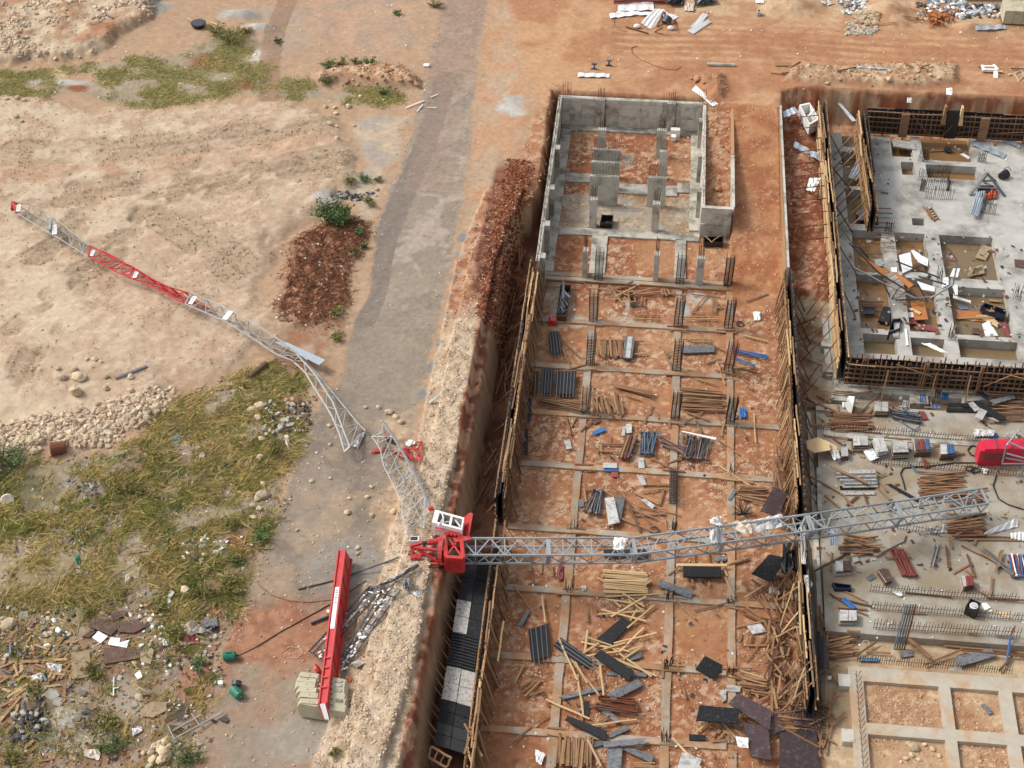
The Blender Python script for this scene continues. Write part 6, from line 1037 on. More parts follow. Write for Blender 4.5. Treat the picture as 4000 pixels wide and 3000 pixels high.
for a, b_, c, d, m, lab, z in [((1460, 410), (1480, 405), (1770, 465), (1755, 480), 'white_sheet', 'thin white board leaning over the bundle of steel props', -2.3), ((800, 985), (880, 975), (930, 1195), (835, 1215), 'alu_panel', 'pale grey board lying on top of a darker one beside the props', -2.55), ((905, 970), (978, 975), (935, 1200), (870, 1205), 'grey_board', 'darker grey board lying under the pale one beside the props', -2.72), ((695, 410), (790, 370), (815, 400), (705, 440), 'blue_steel', 'bright blue panel lying alone above the crossed ground beams', -2.8), ((795, 725), (920, 725), (920, 755), (800, 755), 'blue_steel', 'blue panel half under a pale panel on the left beam', -2.82), ((785, 680), (905, 680), (908, 725), (785, 722), 'alu_panel', 'pale panel lying over the blue one on the left beam', -2.72), ((1085, 640), (1135, 635), (1148, 725), (1095, 728), 'alu_panel', 'pale panel below the blue props', -2.8),
        ((1085, 800), (1130, 790), (1165, 868), (1120, 876), 'alu_panel', 'pale panel above the crossed brown planks', -2.8), ((1115, 1000), (1150, 990), (1240, 1050), (1210, 1077), 'alu_panel', 'tilted pale panel among the crossed brown planks', -2.75), ((450, 485), (500, 478), (518, 555), (470, 565), 'alu_panel', 'pale panel alone in the left bay', -2.8), ((955, 370), (985, 365), (975, 445), (945, 445), 'alu_panel', 'narrow pale panel, left of the pair above the brown panel heap', -2.8), ((985, 345), (1035, 342), (1035, 420), (990, 425), 'alu_panel', 'pale panel, right of the pair above the brown panel heap', -2.78), ((580, 998), (625, 995), (620, 1058), (578, 1062), 'grey_board', 'small grey slab on the left beam beside the dark props', -2.8), ((855, 760), (915, 760), (915, 805), (860, 800), 'panel_red', 'rusty red panel below the blue one on the left beam', -2.85), ((105, 385), (142, 385), (138, 605), (100, 600), 'black_board', 'narrow black board leaning on the left form', -2.4), ((1850, 260), (1945, 262), (1945, 295), (1830, 285), 'grey_board', 'small grey plate under the short rebar cage', -2.85),
        ((140, 120), (172, 120), (158, 322), (132, 322), 'black_board', 'slim black board below the three battened boards', -2.4), ((790, 1430), (1180, 1425), (1180, 1500), (800, 1500), 'black_board', 'black board lying under the crane mast', -2.8), ((1755, 1485), (1850, 1485), (1850, 1525), (1755, 1530), 'grey_board', 'small dark grey board right below the mast', -2.75), ((700, 320), (750, 300), (765, 320), (710, 348), 'brown_board', 'small dark brown panel above the bright blue one', -2.85), ((1865, 995), (1915, 910), (1940, 920), (1890, 1005), 'grey_board', 'narrow grey board on the right beam', -2.8)]:
    board(2, 2, (a, b_, c, d), m, lab, z=z, th=.06)
board(None, 0, (Q(2, 2, 1480, 1575), Q(2, 2, 1805, 1580), Q(2, 3, 1815, 12), Q(2, 3, 1480, 4)), 'black_scuffed', 'long black scuffed board below the yellow plank', z=-2.55, th=.12); board(2, 2, ((1420, 1550), (1860, 1553), (1858, 1572), (1420, 1570)), 'pale_timber', 'long yellow plank lying straight above the black scuffed board', z=-2.5, cat='plank', nm='plank')
board(None, 0, ((2935, 2240), (3005, 2165), (3078, 2180), (3008, 2272)), 'black_scuffed', 'big black board leaning at the right form below the mast', z=-1.9); board(None, 0, ((3022, 1900), (3078, 1925), (3040, 2018), (2972, 1995)), 'brown_film_board', 'big brown film board leaning at the right form above the mast', z=-1.8)
for a, b_, c, d, m, lab, z in [((420, 530), (500, 510), (535, 800), (380, 815), 'brown_film_board', 'dark purple film board leaning at the corner of the working slab', -2.0), ((365, 795), (465, 920), (410, 1060), (250, 1010), 'black_scuffed', 'black diamond shaped board below the purple film board', -2.2), ((100, 1350), (420, 1330), (440, 1690), (95, 1690), 'brown_film_board', 'striped dark film board at the bottom of the jumble', -2.6), ((210, 1170), (395, 1160), (405, 1300), (230, 1310), 'brown_film_board', 'dark film board under the long brown planks', -2.7), ((0, 1160), (80, 1200), (150, 1330), (20, 1370), 'brown_film_board', 'dark film board at the left of the jumble', -2.6), ((1600, 710), (1930, 620), (1970, 690), (1660, 780), 'grey_board', 'large weathered grey board in front of the working slab', -2.7), ((1130, 650), (1240, 640), (1255, 690), (1150, 705), 'grey_board', 'small grey board in front of the working slab', -2.85), ((790, 705), (955, 705), (955, 735), (795, 735), 'dull_blue_steel', 'bluish board above the stony grid foundation', -2.85), ((1840, 1110), (1875, 1105), (1950, 1180), (1905, 1195), 'grey_board', 'grey slate offcut in the small stony bed', -2.7), ((10, 90), (95, 95), (100, 160), (5, 150), 'alu_panel', 'pale plate in the jumble beside the right form', -2.6), ((1955, 310), (2060, 310), (2095, 345), (2090, 370), 'plywood', 'pale plywood offcut right of the black bucket box', -2.34), ((1845, 235), (1885, 230), (1925, 270), (1875, 300), 'white_foam', 'square white lid beside the black bucket box', -2.34), ((850, 10), (900, -20), (935, 10), (880, 45), 'grey_board', 'small grey board at the upper left of the bar rows', -2.34)]:
    board(3, 3, (a, b_, c, d), m, lab, z=z, th=.06)
def corr(i, j, quad_, m, label, z=-2.34, n=4, th=.04, cat='metal sheet', ground=False, nm='corrugated_sheet', along=True):
    q = [(PG(*Q(i, j, *p), .12) if ground else P(*Q(i, j, *p), z)) for p in quad_]; n_ = n*4; b = MB(); rows = 5
    for r_ in range(rows):
        t_ = r_/(rows-1)
        for k in range(n_+1):
            s = k/n_; p = (q[0]*(1-s)+q[1]*s)*(1-t_)+(q[3]*(1-s)+q[2]*s)*t_; b.v.append(tuple(p+np.array((0, 0, (.045 if (k % 4) in (1, 2) else -.02)+jit(.02)+.12*math.sin(t_*3+s*2)*(th > .05)))))
    for r_ in range(rows-1):
        for k in range(n_): a = r_*(n_+1)+k; b.f.append((a, a+1, a+n_+2, a+n_+1))
    k0 = len(b.v); b.v += [(x, y, z_-.02) for x, y, z_ in b.v[:k0]]; b.f += [tuple(i_+k0 for i_ in f)[::-1] for f in list(b.f)]
    return tag(b.build(nm, m), label, cat)
corr(3, 2, ((1160, 198), (1250, 255), (1250, 275), (1155, 215)), 'dull_blue_steel', 'blue ribbed panel lying on the bundle of dark props', z=-1.85)
corr(3, 3, ((660, 180), (630, 205), (735, 288), (765, 262)), 'blue_steel', 'bright blue ribbed panel on the tangle of planks', z=-2.1, n=3); corr(2, 2, ((1963, 205), (2025, 207), (2028, 288), (1965, 290)), 'blue_steel', 'blue ribbed panel lying right of the short rebar cage', z=-2.8, n=3)
for q_, lab, m in [(((1310, 95), (1365, 90), (1375, 160), (1310, 160)), 'blue ribbed panel in front of the far pile cap', 'blue_steel'), (((1510, 72), (1565, 85), (1555, 145), (1490, 130)), 'blue ribbed panel right of the brown one by the raft footing', 'blue_steel'), (((1450, 40), (1505, 45), (1490, 125), (1435, 112)), 'brown ribbed panel between two blue ones by the raft footing', 'brown_board'), (((1190, 660), (1210, 670), (1285, 745), (1275, 760)), 'blue framed panel standing between the bar rows', 'dull_blue_steel'), (((1405, 175), (1490, 195), (1515, 225), (1410, 200)), 'flattened bright blue panel in front of the raft', 'blue_steel'), (((1300, 235), (1350, 235), (1390, 305), (1340, 310)), 'dark red brown panel right of the dark props', 'maroon_sheet'), (((1330, 640), (1370, 660), (1405, 715), (1360, 730)), 'maroon panel in front of the panel stacks', 'maroon_sheet'), (((1960, 430), (1990, 440), (1975, 475), (1900, 470)), 'blue panel just behind the red machine', 'blue_steel'), (((1170, 140), (1225, 145), (1215, 200), (1155, 200)), 'pale panel behind the bundle of dark props', 'alu_panel')]:
    corr(3, 2, q_, m, lab, z=-2.3, n=3)
SH = [((410, 45), (550, 15), (555, 75), (415, 95), 'white_sheet', 'upper white corrugated sheet in the pile at the top of the dirt track', 0), ]
for q_, lab, m in [(((915, 42), (1220, 12), (1228, 85), (915, 98)), 'long white ribbed sheet on top of the sheet pile near the dark car', 'white_sheet'), (((838, 118), (1095, 92), (1108, 125), (850, 158)), 'white ribbed sheet lying below the sheet pile', 'white_sheet'), (((900, 100), (1240, 105), (1230, 140), (905, 112)), 'white sheet at the bottom of the sheet pile', 'white_sheet'), (((1230, 78), (1330, 95), (1210, 245), (1115, 200)), 'crumpled white ribbed sheet left of the rusty legs', 'white_sheet'), (((1240, 80), (1440, 140), (1390, 170), (1260, 120)), 'bent white ribbed sheet behind the rusty legs', 'white_sheet'), (((1650, 110), (1698, 130), (1600, 240), (1535, 235)), 'white ribbed sheet, upper of the two crossed sheets', 'white_sheet'), (((1690, 170), (1725, 190), (1565, 292), (1508, 265)), 'white ribbed sheet, lower of the two crossed sheets', 'white_sheet'), (((570, 628), (845, 635), (840, 668), (568, 662)), 'white ribbed sheet lying alone beyond the basement back wall', 'white_sheet'), (((1555, 775), (1590, 748), (1790, 885), (1735, 920)), 'curved white ribbed sheet hanging over the far right basement corner', 'white_sheet'), (((2105, 0), (2180, 0), (2180, 28), (2110, 25)), 'small white ribbed sheet at the top edge of the track', 'white_sheet')]:
    corr(2, 0, q_, m, lab, n=3, ground=True, th=.06 if 'c' in lab[:4] else .04)
for q_, lab, m, z in [(((1715, 100), (1935, 20), (1960, 60), (1770, 132)), 'long pale ribbed sheet lying on the rubbish bags at the top right', 'zinc_sheet', None), (((1790, 222), (2050, 212), (2062, 248), (1795, 262)), 'long blue grey sheet beside the grey cement heap', 'zinc_sheet', None), (((770, 568), (1055, 590), (1055, 600), (775, 585)), 'narrow pale sheet along the stone bank', 'zinc_sheet', None), (((118, 970), (230, 920), (268, 970), (140, 1018)), 'flat pale sheet left of the upturned cream box', 'zinc_sheet', -.6), (((232, 1220), (462, 1345), (455, 1392), (218, 1270)), 'blue grey ribbed sheet lying on the red trench soil', 'zinc_sheet', -1.4), (((575, 855), (605, 862), (770, 1045), (730, 1050)), 'long tapered blue grey sheet leaning in the corner of the raft', 'zinc_sheet', -1.4), (((780, 1365), (860, 1375), (760, 1560), (688, 1530)), 'blue grey ribbed sheet with cut corners lying across a flooded recess', 'zinc_sheet', -1.9), (((1925, 1145), (2180, 1250), (2178, 1280), (1910, 1172)), 'upper of two blue grey ribbed sheets on the pale raft', 'zinc_sheet', -2.1), (((1785, 1215), (2060, 1330), (2035, 1368), (1765, 1258)), 'lower of two blue grey ribbed sheets on the pale raft', 'zinc_sheet', -2.1)]:
    corr(3, 0, q_, m, lab, n=3, ground=z is None, z=z or 0)
corr(3, 1, ((1800, 0), (1880, 0), (1820, 200), (1745, 190)), 'zinc_sheet', 'bent zinc sheet leaning in the middle of the pale raft', z=-1.7, th=.06)
corr(3, 2, ((540, 1240), (600, 1250), (615, 1370), (530, 1395)), 'zinc_sheet', 'rounded pale sheet hanging beside the mast over the trench', z=-1.2, th=.06)
corr(3, 2, ((1985, 1230), (2150, 1170), (2165, 1220), (1850, 1305)), 'white_sheet', 'long crumpled pale sheet at the right edge of the slab', z=-2.2, th=.06); corr(3, 2, ((1420, 1260), (1540, 1215), (1555, 1270), (1290, 1290)), 'wrap_plastic', 'crumpled clear sheet under the far part of the mast', z=-2.2, th=.06); corr(3, 2, ((2090, 1290), (2230, 1290), (2230, 1350), (2100, 1335)), 'white_sheet', 'torn white sheet at the right edge below the long crumpled one', z=-2.2, th=.06)
# ------------------------------------------------------------------ panel stacks
def stack(i, j, q_, n, label, tops, z0=-2.38, skew=.06):
    c = [P(*Q(i, j, *p), z0+n*.07) for p in q_]; t = root('panel_stack', label, 'panel stack', (*(sum(c)/4)[:2], z0), 'stacks of small form panels on the working slab')
    for k in range(n-1):
        o = np.array((jit(skew), jit(skew), -(n-k)*.07)); MB().prism([p+o for p in c], (0, 0, .05)).build('panel', random.choice(['alu_panel', 'brown_board', 'tan_timber']), t)
    m = len(tops)
    for k, tm in enumerate(tops):
        a, b_ = k/m, (k+1)/m-.03; MB().prism([c[0]*(1-a)+c[1]*a, c[0]*(1-b_)+c[1]*b_, c[3]*(1-b_)+c[2]*b_, c[3]*(1-a)+c[2]*a], (0, 0, .06)).build('panel', tm, t)
        if tm in ('blue_steel', 'panel_red'):
            for s in (.2, .5, .8):
                x = a+(b_-a)*s; bar('rib', c[0]*(1-x)+c[1]*x+np.array((0, 0, .09)), c[3]*(1-x)+c[2]*x+np.array((0, 0, .09)), .05, .05, 'dull_blue_steel' if tm == 'blue_steel' else 'maroon_sheet', t)
stack(3, 2, ((735, 455), (865, 455), (870, 530), (740, 535)), 9, 'tall pale panel stack, leftmost in the row by the red machine', ['alu_panel', 'alu_panel'])
stack(3, 2, ((905, 472), (1000, 470), (1040, 580), (945, 595)), 8, 'slipped pale panel stack, second in the row by the red machine', ['alu_panel', 'alu_panel']); stack(3, 2, ((1072, 497), (1205, 497), (1220, 590), (1080, 595)), 9, 'pale panel stack in the middle of the row by the red machine', ['alu_panel'])
stack(3, 2, ((1265, 482), (1395, 480), (1415, 570), (1275, 575)), 9, 'panel stack with brown and blue tops in the row by the red machine', ['brown_board', 'panel_red', 'blue_steel']); stack(3, 2, ((1488, 525), (1605, 525), (1618, 605), (1490, 610)), 8, 'panel stack with pale and blue tops nearest the red machine', ['alu_panel', 'blue_steel'])
stack(3, 2, ((918, 155), (1040, 160), (1042, 240), (920, 238)), 7, 'square pale panel stack alone behind the dark props', ['alu_panel', 'alu_panel']); stack(3, 2, ((582, 1535), (718, 1530), (722, 1615), (585, 1625)), 6, 'pale and brown panel stack below the fallen mast', ['alu_panel', 'brown_board'])
stack(3, 3, ((622, 297), (770, 302), (772, 390), (620, 390)), 6, 'pale panel stack near the front corner of the working slab', ['alu_panel', 'alu_panel']); stack(3, 3, ((1672, 8), (1772, 5), (1775, 85), (1690, 95)), 7, 'panel stack with a red ribbed top on the slab', ['alu_panel', 'panel_red', 'panel_red'])
stack(3, 3, ((955, -50), (1020, -60), (1080, 20), (1020, 45)), 7, 'tilted brown panel stack below the rusty pipes on the slab', ['brown_board']); stack(3, 2, ((630, 545), (690, 545), (695, 625), (635, 630)), 5, 'small pale panel stack by the plywood sheet', ['alu_panel'])
gs = root('board_stack', 'slipped stack of grey form boards on the slab above the fallen mast', 'board stack', P(*Q(3, 2, 770, 820), -2.4))
for k in range(9):
    y0 = 745+k*15; x = (590, 570, 585, 600, 610, 625, 640, 655, 600)[k] if k < 8 else 640
    MB().prism([P(*Q(3, 2, a, b_), -2.0-.03*k) for a, b_ in ((x, y0), (925+k*3, y0-5), (935+k*2, y0+24), (x+10, y0+30))], (0, 0, -.05)).build('form_board', 'white_scuffed' if k % 2 == 0 else 'grey_board', gs)
for k, (y0, m) in enumerate(((880, 'black_scuffed'), (930, 'white_scuffed'))): board(3, 2, ((620, y0), (925, y0-3), (925, y0+26), (625, y0+28)), m, ['dark board lying below the slipped grey stack', 'pale board lying below the dark one under the slipped stack'][k], z=-2.3)
for q_, m, lab, z in [(((1545, 205), (1790, 210), (1800, 240), (1540, 235)), 'black_scuffed', 'long black scuffed board in front of the raft footing', -2.25), (((1720, 150), (1820, 140), (2060, 290), (2010, 320)), 'black_scuffed', 'broad dark board slanting over other boards at the right', -2.0), (((1560, 165), (1740, 165), (1745, 200), (1560, 195)), 'black_scuffed', 'dark board behind the long scuffed one', -2.25), (((1700, 0), (1740, 0), (1920, 105), (1890, 130)), 'black_board', 'black board leaning from the raft footing', -1.9), (((1915, 140), (2120, 90), (2140, 120), (1960, 172)), 'grey_board', 'grey board lying on the brown pile at the right', -1.95), (((1730, 165), (1770, 150), (1835, 215), (1790, 235)), 'alu_panel', 'pale plate at the left of the slanting dark board', -1.95), (((1830, 205), (1895, 235), (1850, 310), (1785, 285)), 'alu_panel', 'large pale plate in front of the slanting dark board', -1.95), (((1830, 310), (1850, 305), (1900, 355), (1880, 360)), 'brown_board', 'narrow dark brown offcut below the pale plate', -2.3), (((1900, 290), (1950, 290), (2010, 320), (1985, 325)), 'alu_panel', 'narrow pale strip right of the large pale plate', -2.1), (((1030, 865), (1060, 860), (1330, 1010), (1310, 1025)), 'black_scuffed', 'long dark slatted board half under the mast', -2.25), (((420, 720), (465, 720), (470, 1090), (430, 1090)), 'concrete', 'narrow pale strip of slab beside the trench', -2.33), (((710, 1460), (750, 1455), (790, 1525), (740, 1540)), 'alu_panel', 'pale plate below the mast near the trench', -2.25), (((990, 1590), (1040, 1600), (1050, 1659), (950, 1610)), 'maroon_sheet', 'brown red panel left of the rusty pipe bundle', -2.25), (((1790, 1190), (1860, 1185), (1855, 1290), (1780, 1285)), 'tan_timber', 'mossy wooden pallet board near the right edge of the slab', -2.25)]:
    board(3, 2, q_, m, lab, z=z)
board(3, 2, ((330, 490), (430, 460), (525, 500), (540, 570), (400, 592), (340, 560)), 'plywood', 'pale plywood sheet with clipped corners beside the trench', z=-1.6, tilt=(0,)*6); board(3, 2, ((490, 480), (600, 540), (590, 565), (520, 565)), 'plywood', 'small plywood offcut beside the clipped sheet', z=-1.9)
board(3, 1, ((1065, 1205), (1130, 1200), (1130, 1260), (1070, 1260)), 'concrete', 'small concrete plate on the raft corner', z=-2.1) if 0 else None
# ------------------------------------------------------------------ bundles of props and pipes
def bundle(i, j, a, b_, spread, n, mats, label, z=-2.85, r=.035, ja=.08, cat='props', nm='prop_bundle', part='prop', layers=3, head=True):
    a = np.array(a, float); b_ = np.array(b_, float); sp = np.array(spread, float); t = root(nm, label, cat, P(*Q(i, j, *((a+b_)/2)), z)); pm = {}
    for k in range(n):
        t_ = (k+.5)/n-.5; d = b_-a; nr = np.array((-d[1], d[0]))*rng.normal(0, ja)*.5; o = sp*t_+rng.uniform(-6, 6, 2); zz = z+.03+.08*(k % layers); p = P(*Q(i, j, *(a+o-nr)), zz); q = P(*Q(i, j, *(b_+o+nr)), zz+.03)
        b = MB().tube([p, q], r, 6)
        if head: b.frame(p, (.06, 0, 0), (0, .06, 0), (0, 0, .06)).frame(q, (.06, 0, 0), (0, .06, 0), (0, 0, .06))
        b.build(part, mats[k % len(mats)], t)
bundle(2, 2, (1180, 420), (1170, 600), (130, 0), 18, ['prop_steel', 'dark_steel', 'dull_blue_steel'], 'bundle of blue and grey steel props in the middle of the pit', ja=.12)
bundle(2, 2, (1590, 460), (1570, 640), (230, 20), 26, ['prop_steel', 'prop_steel', 'rust_steel', 'dark_steel'], 'fanned bundle of grey and rusty props under the thin white board', ja=.2); bundle(2, 2, (740, 925), (700, 1110), (110, 10), 15, ['dark_steel', 'prop_steel'], 'bundle of dark props beside the pale and grey boards', ja=.12)
bundle(2, 2, (1300, 490), (1490, 590), (30, 90), 8, ['dull_blue_steel', 'rust_steel', 'brown_timber'], 'loose props spread between the two prop bundles', ja=.15); bundle(2, 2, (1040, 450), (960, 640), (80, 10), 9, ['brown_board', 'rust_steel', 'tan_timber', 'grey_board'], 'heap of brown slatted panels left of the blue props', r=.09, head=False, part='slat', cat='panel heap', nm='panel_heap')
bundle(2, 3, (760, 1040), (1050, 1090), (0, 50), 9, ['rust_steel'], 'upper bundle of rusty pipes on the lower pit floor', r=.045, head=True, cat='pipes', nm='pipe_bundle', part='pipe'); bundle(2, 3, (730, 1140), (1080, 1150), (0, 70), 9, ['rust_steel', 'rust_steel', 'rust_steel', 'dull_blue_steel'], 'lower bundle of rusty pipes with one blue on the lower pit floor', r=.045, cat='pipes', nm='pipe_bundle', part='pipe')
bundle(3, 2, (1080, 260), (1310, 300), (20, 90), 16, ['dark_steel', 'prop_steel'], 'bundle of dark props lying under a blue ribbed panel on the slab', z=-2.35, ja=.06); bundle(3, 2, (1110, 1430), (1220, 1650), (130, 10), 14, ['rust_steel', 'maroon_sheet'], 'big bundle of rusty pipes on the working slab', z=-2.35, r=.06, ja=.08, cat='pipes', nm='pipe_bundle', part='pipe')
bundle(3, 2, (1460, 1395), (1420, 1580), (45, 0), 4, ['alu_panel', 'prop_steel'], 'few pale rods right of the rusty pipe bundle', z=-2.35, r=.035, cat='rods', nm='rod_bundle', part='rod', head=False); bundle(3, 2, (1860, 1430), (2130, 1650), (60, 0), 8, ['grey_board', 'tan_timber', 'prop_steel'], 'slanting bundle of grey poles near the right edge', z=-2.3, r=.05, cat='poles', nm='pole_bundle', part='pole', head=False)
bundle(3, 2, (2150, 1480), (2180, 1659), (140, 0), 12, ['blue_steel', 'maroon_sheet', 'white_plastic', 'rust_steel'], 'colourful bundle of red and blue props at the right edge', z=-2.3, r=.05, ja=.04); bundle(2, 1, (1935, 1380), (2200, 1420), (10, 30), 4, ['blue_steel'], 'pair of long blue props lying right of the leaning rusty cage', ja=.05, r=.05); bundle(2, 1, (1950, 1440), (2090, 1505), (8, 10), 2, ['dull_blue_steel', 'blue_steel'], 'short blue prop below the long pair', ja=.03, r=.05)
up = root('prop_bundle', 'upright blue steel props standing at the front of the working slab', 'props', P(*Q(3, 3, 1125, 635), -3.0))
for k in range(5):
    p = P(*Q(3, 3, 1090+k*22, 632), -3.0); MB().tube([p, p+np.array((.12, .3, 4.0))], .05, 6).build('prop', ['dull_blue_steel', 'prop_steel', 'dull_blue_steel', 'prop_steel', 'rust_steel'][k], up)
sp_ = root('steel_prop', 'single bright blue prop standing at the right below the slab edge', 'prop', P(*Q(3, 3, 2060, 770), -3.0)); p = P(*Q(3, 3, 2060, 770), -3.0); q = P(*Q(3, 3, 2095, 520), -2.0); MB().tube([p, q], .07, 6).build('tube', 'blue_steel', sp_); MB().tube([q, q+np.array((.1, 0, 1.0))], .045, 6).build('inner_tube', 'maroon_sheet', sp_)
# ladders and boxes
def ladder(i, j, a, b_, c, d, label, z=-2.85, n=4, m='tan_timber'):
    t = root('ladder', label, 'ladder', P(*Q(i, j, *a), z)); A, B, C_, D = (P(*Q(i, j, *p), z) for p in (a, b_, c, d))
    bar('side_rail', A, B, .09, .07, m, t); bar('side_rail', C_, D, .09, .07, m, t)
    for k in range(n): s = (k+.5)/n; bar('rung', A+(B-A)*s, C_+(D-C_)*s, .08, .07, m, t)
ladder(2, 1, (1045, 1058), (1290, 1068), (1040, 1095), (1285, 1102), 'short wooden ladder lying flat on the pit floor'); ladder(2, 1, (1480, 1272), (1730, 1276), (1560, 1296), (1730, 1298), 'short wooden ladder lying above the long grey board'); ladder(3, 1, (1360, 150), (1440, 255), (1410, 130), (1480, 240), 'little brown ladder lying on the pale raft', z=-2.15, n=5, m='brown_timber')
def obox(i, j, q_, h, m, label, z=-2.9, cat='box', nm='open_box', th=.08, mi=None, floor=True):
    """open topped box: rim quad surveyed at height z+h"""
    c = [P(*Q(i, j, *p), z+h) for p in q_]; cc = sum(c)/4; t = root(nm, label, cat, (*cc[:2], z)); inn = [p+(cc-p)/np.linalg.norm(cc-p)*th*1.4 for p in c]; b = MB(); dn = np.array((0, 0, -h))
    for k in range(4):
        a, d = c[k], c[(k+1) % 4]; ai, di = inn[k], inn[(k+1) % 4]; b.add([a, d, di, ai], [(0, 1, 2, 3)]); b.add([a, d, d+dn, a+dn], [(0, 1, 2, 3)]); b.add([ai, di, di+dn*.92, ai+dn*.92], [(0, 1, 2, 3)])
    b.build('shell', m, t); MB().add([p+dn*.9 for p in inn], [(0, 1, 2, 3)]).build('bottom', mi or m, t); return t, c
t, c = obox(2, 1, ((420, 795), (512, 800), (468, 1075), (385, 1070)), .55, 'rust_timber', 'long timber mould box filled with tangled cables', mi='black_plastic', cat='mould', nm='mould_box')
for k in range(7): MB().tube([sum(c)/4+np.array((jit(.5), jit(1.4), -.25+jit(.1))) for _ in range(5)], .03, 5).build('cable', 'cable_grey', t)
bar('cross_board', P(*Q(2, 1, 445, 770), -2.25), P(*Q(2, 1, 440, 920), -2.25), .2, .04, 'grey_board', t); bar('cross_board', P(*Q(2, 1, 440, 850), -2.2), P(*Q(2, 1, 500, 910), -2.2), .2, .04, 'grey_board', t)
t, c = obox(2, 1, ((1000, 858), (1048, 852), (1072, 945), (1022, 950)), .45, 'tan_timber', 'small dark timber box with a divider near the crossed planks', mi='black_plastic'); bar('divider', (c[0]+c[3])/2, (c[1]+c[2])/2, .05, .3, 'tan_timber', t); MB().box(*[x for k in range(2) for x in ((c[2]+c[3])[k]/2-.12, (c[2]+c[3])[k]/2+.12)], -2.85, -2.7).build('bottle', 'green_plastic', t)
t, c = obox(2, 1, ((775, 195), (878, 200), (865, 270), (760, 265)), .5, 'black_plastic', 'black mortar tub in front of the basement columns', cat='tub', nm='mortar_tub'); bar('stick', c[2]+np.array((-.1, 0, 0)), c[1]+np.array((-.6, -.6, -.35)), .06, .04, 'tan_timber', t)
t, c = obox(2, 1, ((1655, 385), (1830, 385), (1825, 435), (1655, 432)), .5, 'black_plastic', 'black mortar tub in front of the square pocket wall', cat='tub', nm='mortar_tub'); bar('stick', c[0]+np.array((.1, 0, .1)), c[3]+np.array((.7, 0, 0)), .09, .05, 'tan_timber', t); bar('stick', c[1]+np.array((-.3, 0, .1)), c[2]+np.array((-.9, 0, 0)), .08, .05, 'tan_timber', t)
t, c = obox(3, 3, ((1750, 190), (1845, 235), (1800, 315), (1705, 265)), .7, 'black_plastic', 'black box holding a white bucket on the working slab', z=-2.4); cc = sum(c)/4; MB().tube([cc+np.array((.05, .05, -.65)), cc+np.array((.05, .05, -.1))], [.24, .28], 14).build('bucket', 'white_plastic', t); MB().tube([cc+np.array((.05, .05, -.1)), cc+np.array((.05, .05, -.06))], [.2, .2], 14).build('bucket_rim', 'alu_panel', t)
obox(3, 1, ((1840, 985), (1870, 955), (2065, 1020), (2050, 1065)), .75, 'navy_plastic', 'long navy blue trough lying in the flooded recess at the right', z=-2.95, cat='trough', nm='trough'); obox(3, 1, ((1075, 1095), (1150, 1090), (1145, 1180), (1040, 1215)), .8, 'navy_plastic', 'navy blue trough tipped against the raft beam', z=-2.7, cat='trough', nm='trough')
MB_ = MB().prism([P(*Q(3, 1, u, v), -2.6) for u, v in ((1000, 985), (1065, 1000), (1050, 1130), (950, 1110))], (0, 0, -.2)); tag(MB_.build('black_sheet', 'black_plastic'), 'black plastic panel standing left of the tipped navy trough', 'plastic sheet')
obox(3, 3, ((555, 55), (720, 75), (722, 112), (580, 108)), .3, 'navy_plastic', 'flat dark tray lying near the trench edge of the slab', z=-2.4, cat='tray', nm='tray')
t, c = obox(3, 0, ((270, 905), (360, 885), (445, 1030), (360, 1075)), 1.1, 'cab_white', 'upturned cream skip box beside the very long timber wall', z=-1.6, mi='concrete', cat='skip', nm='skip_box', th=.16); bar('divider', c[1]*.55+c[2]*.45, c[0]*.3+c[3]*.7, .16, .1, 'cab_white', t)
for (q_, h, m, lab, nm, cat, i, j, z) in [(((685, 120), (702, 102), (750, 108), (735, 180)), 1.0, 'white_plastic', 'white upright appliance box among planks behind the panel stacks', 'appliance_box', 'box', 3, 2, -2.4), (((2085, 1035), (2145, 1035), (2148, 1105), (2095, 1108)), .08, 'white_foam', 'white foam sheet on the orange floor near the right form', 'foam_sheet', 'foam sheet', 2, 1, -2.95), (((610, 290), (632, 290), (632, 315), (610, 315)), .25, 'white_plastic', 'small white cube beside the red beam', 'white_box', 'box', 1, 3, 0), (((1880, 905), (1920, 900), (1925, 930), (1885, 935)), .3, 'white_plastic', 'small white box on the muddy road edge', 'white_box', 'box', 0, 3, 0)]:
    c = [P(*Q(i, j, *p), z+h) for p in q_]; tag(MB().prism(c, (0, 0, -h)).build(nm, m), lab, cat)
# red generator
gn = root('generator', 'bright magenta red machine housing at the right edge of the slab', 'generator', P(*Q(3, 2, 2000, 690), -2.4))
gtop = [P(*Q(3, 2, u, v), -.75) for u, v in ((1858, 478), (2240, 472), (2250, 560), (1880, 562))]; gl = [P(*Q(3, 2, u, v), -1.1) for u, v in ((1830, 560), (1850, 500))]
MB().prism(gtop, (0, 0, -1.6)).build('housing', 'magenta_red', gn)
MB().prism([gtop[0]+np.array((0, 0, -.15)), gtop[3]+np.array((0, 0, -.15)), gtop[3]+np.array((0, 0, -1.5)), gtop[0]+np.array((0, 0, -1.5))], (-.35, -.1, 0)).build('end_cap', 'magenta_red', gn)
for s in (.28, .62): bar('strap', gtop[0]*(1-s)+gtop[1]*s+np.array((0, 0, .02)), gtop[3]*(1-s)+gtop[2]*s+np.array((0, 0, .02)), .12, .05, 'maroon_sheet', gn)
for s in (.12, .3, .5): c = gtop[3]*(1-s)+gtop[2]*s+np.array((0, -.02, -.8)); MB().frame(c, (.28, 0, 0), (0, .02, 0), (0, 0, .3)).build('vent', 'maroon_sheet', gn)
for k in range(4): c = gtop[3]*.98+gtop[2]*.02+np.array((-.2, -.2, -.4-.1*k))
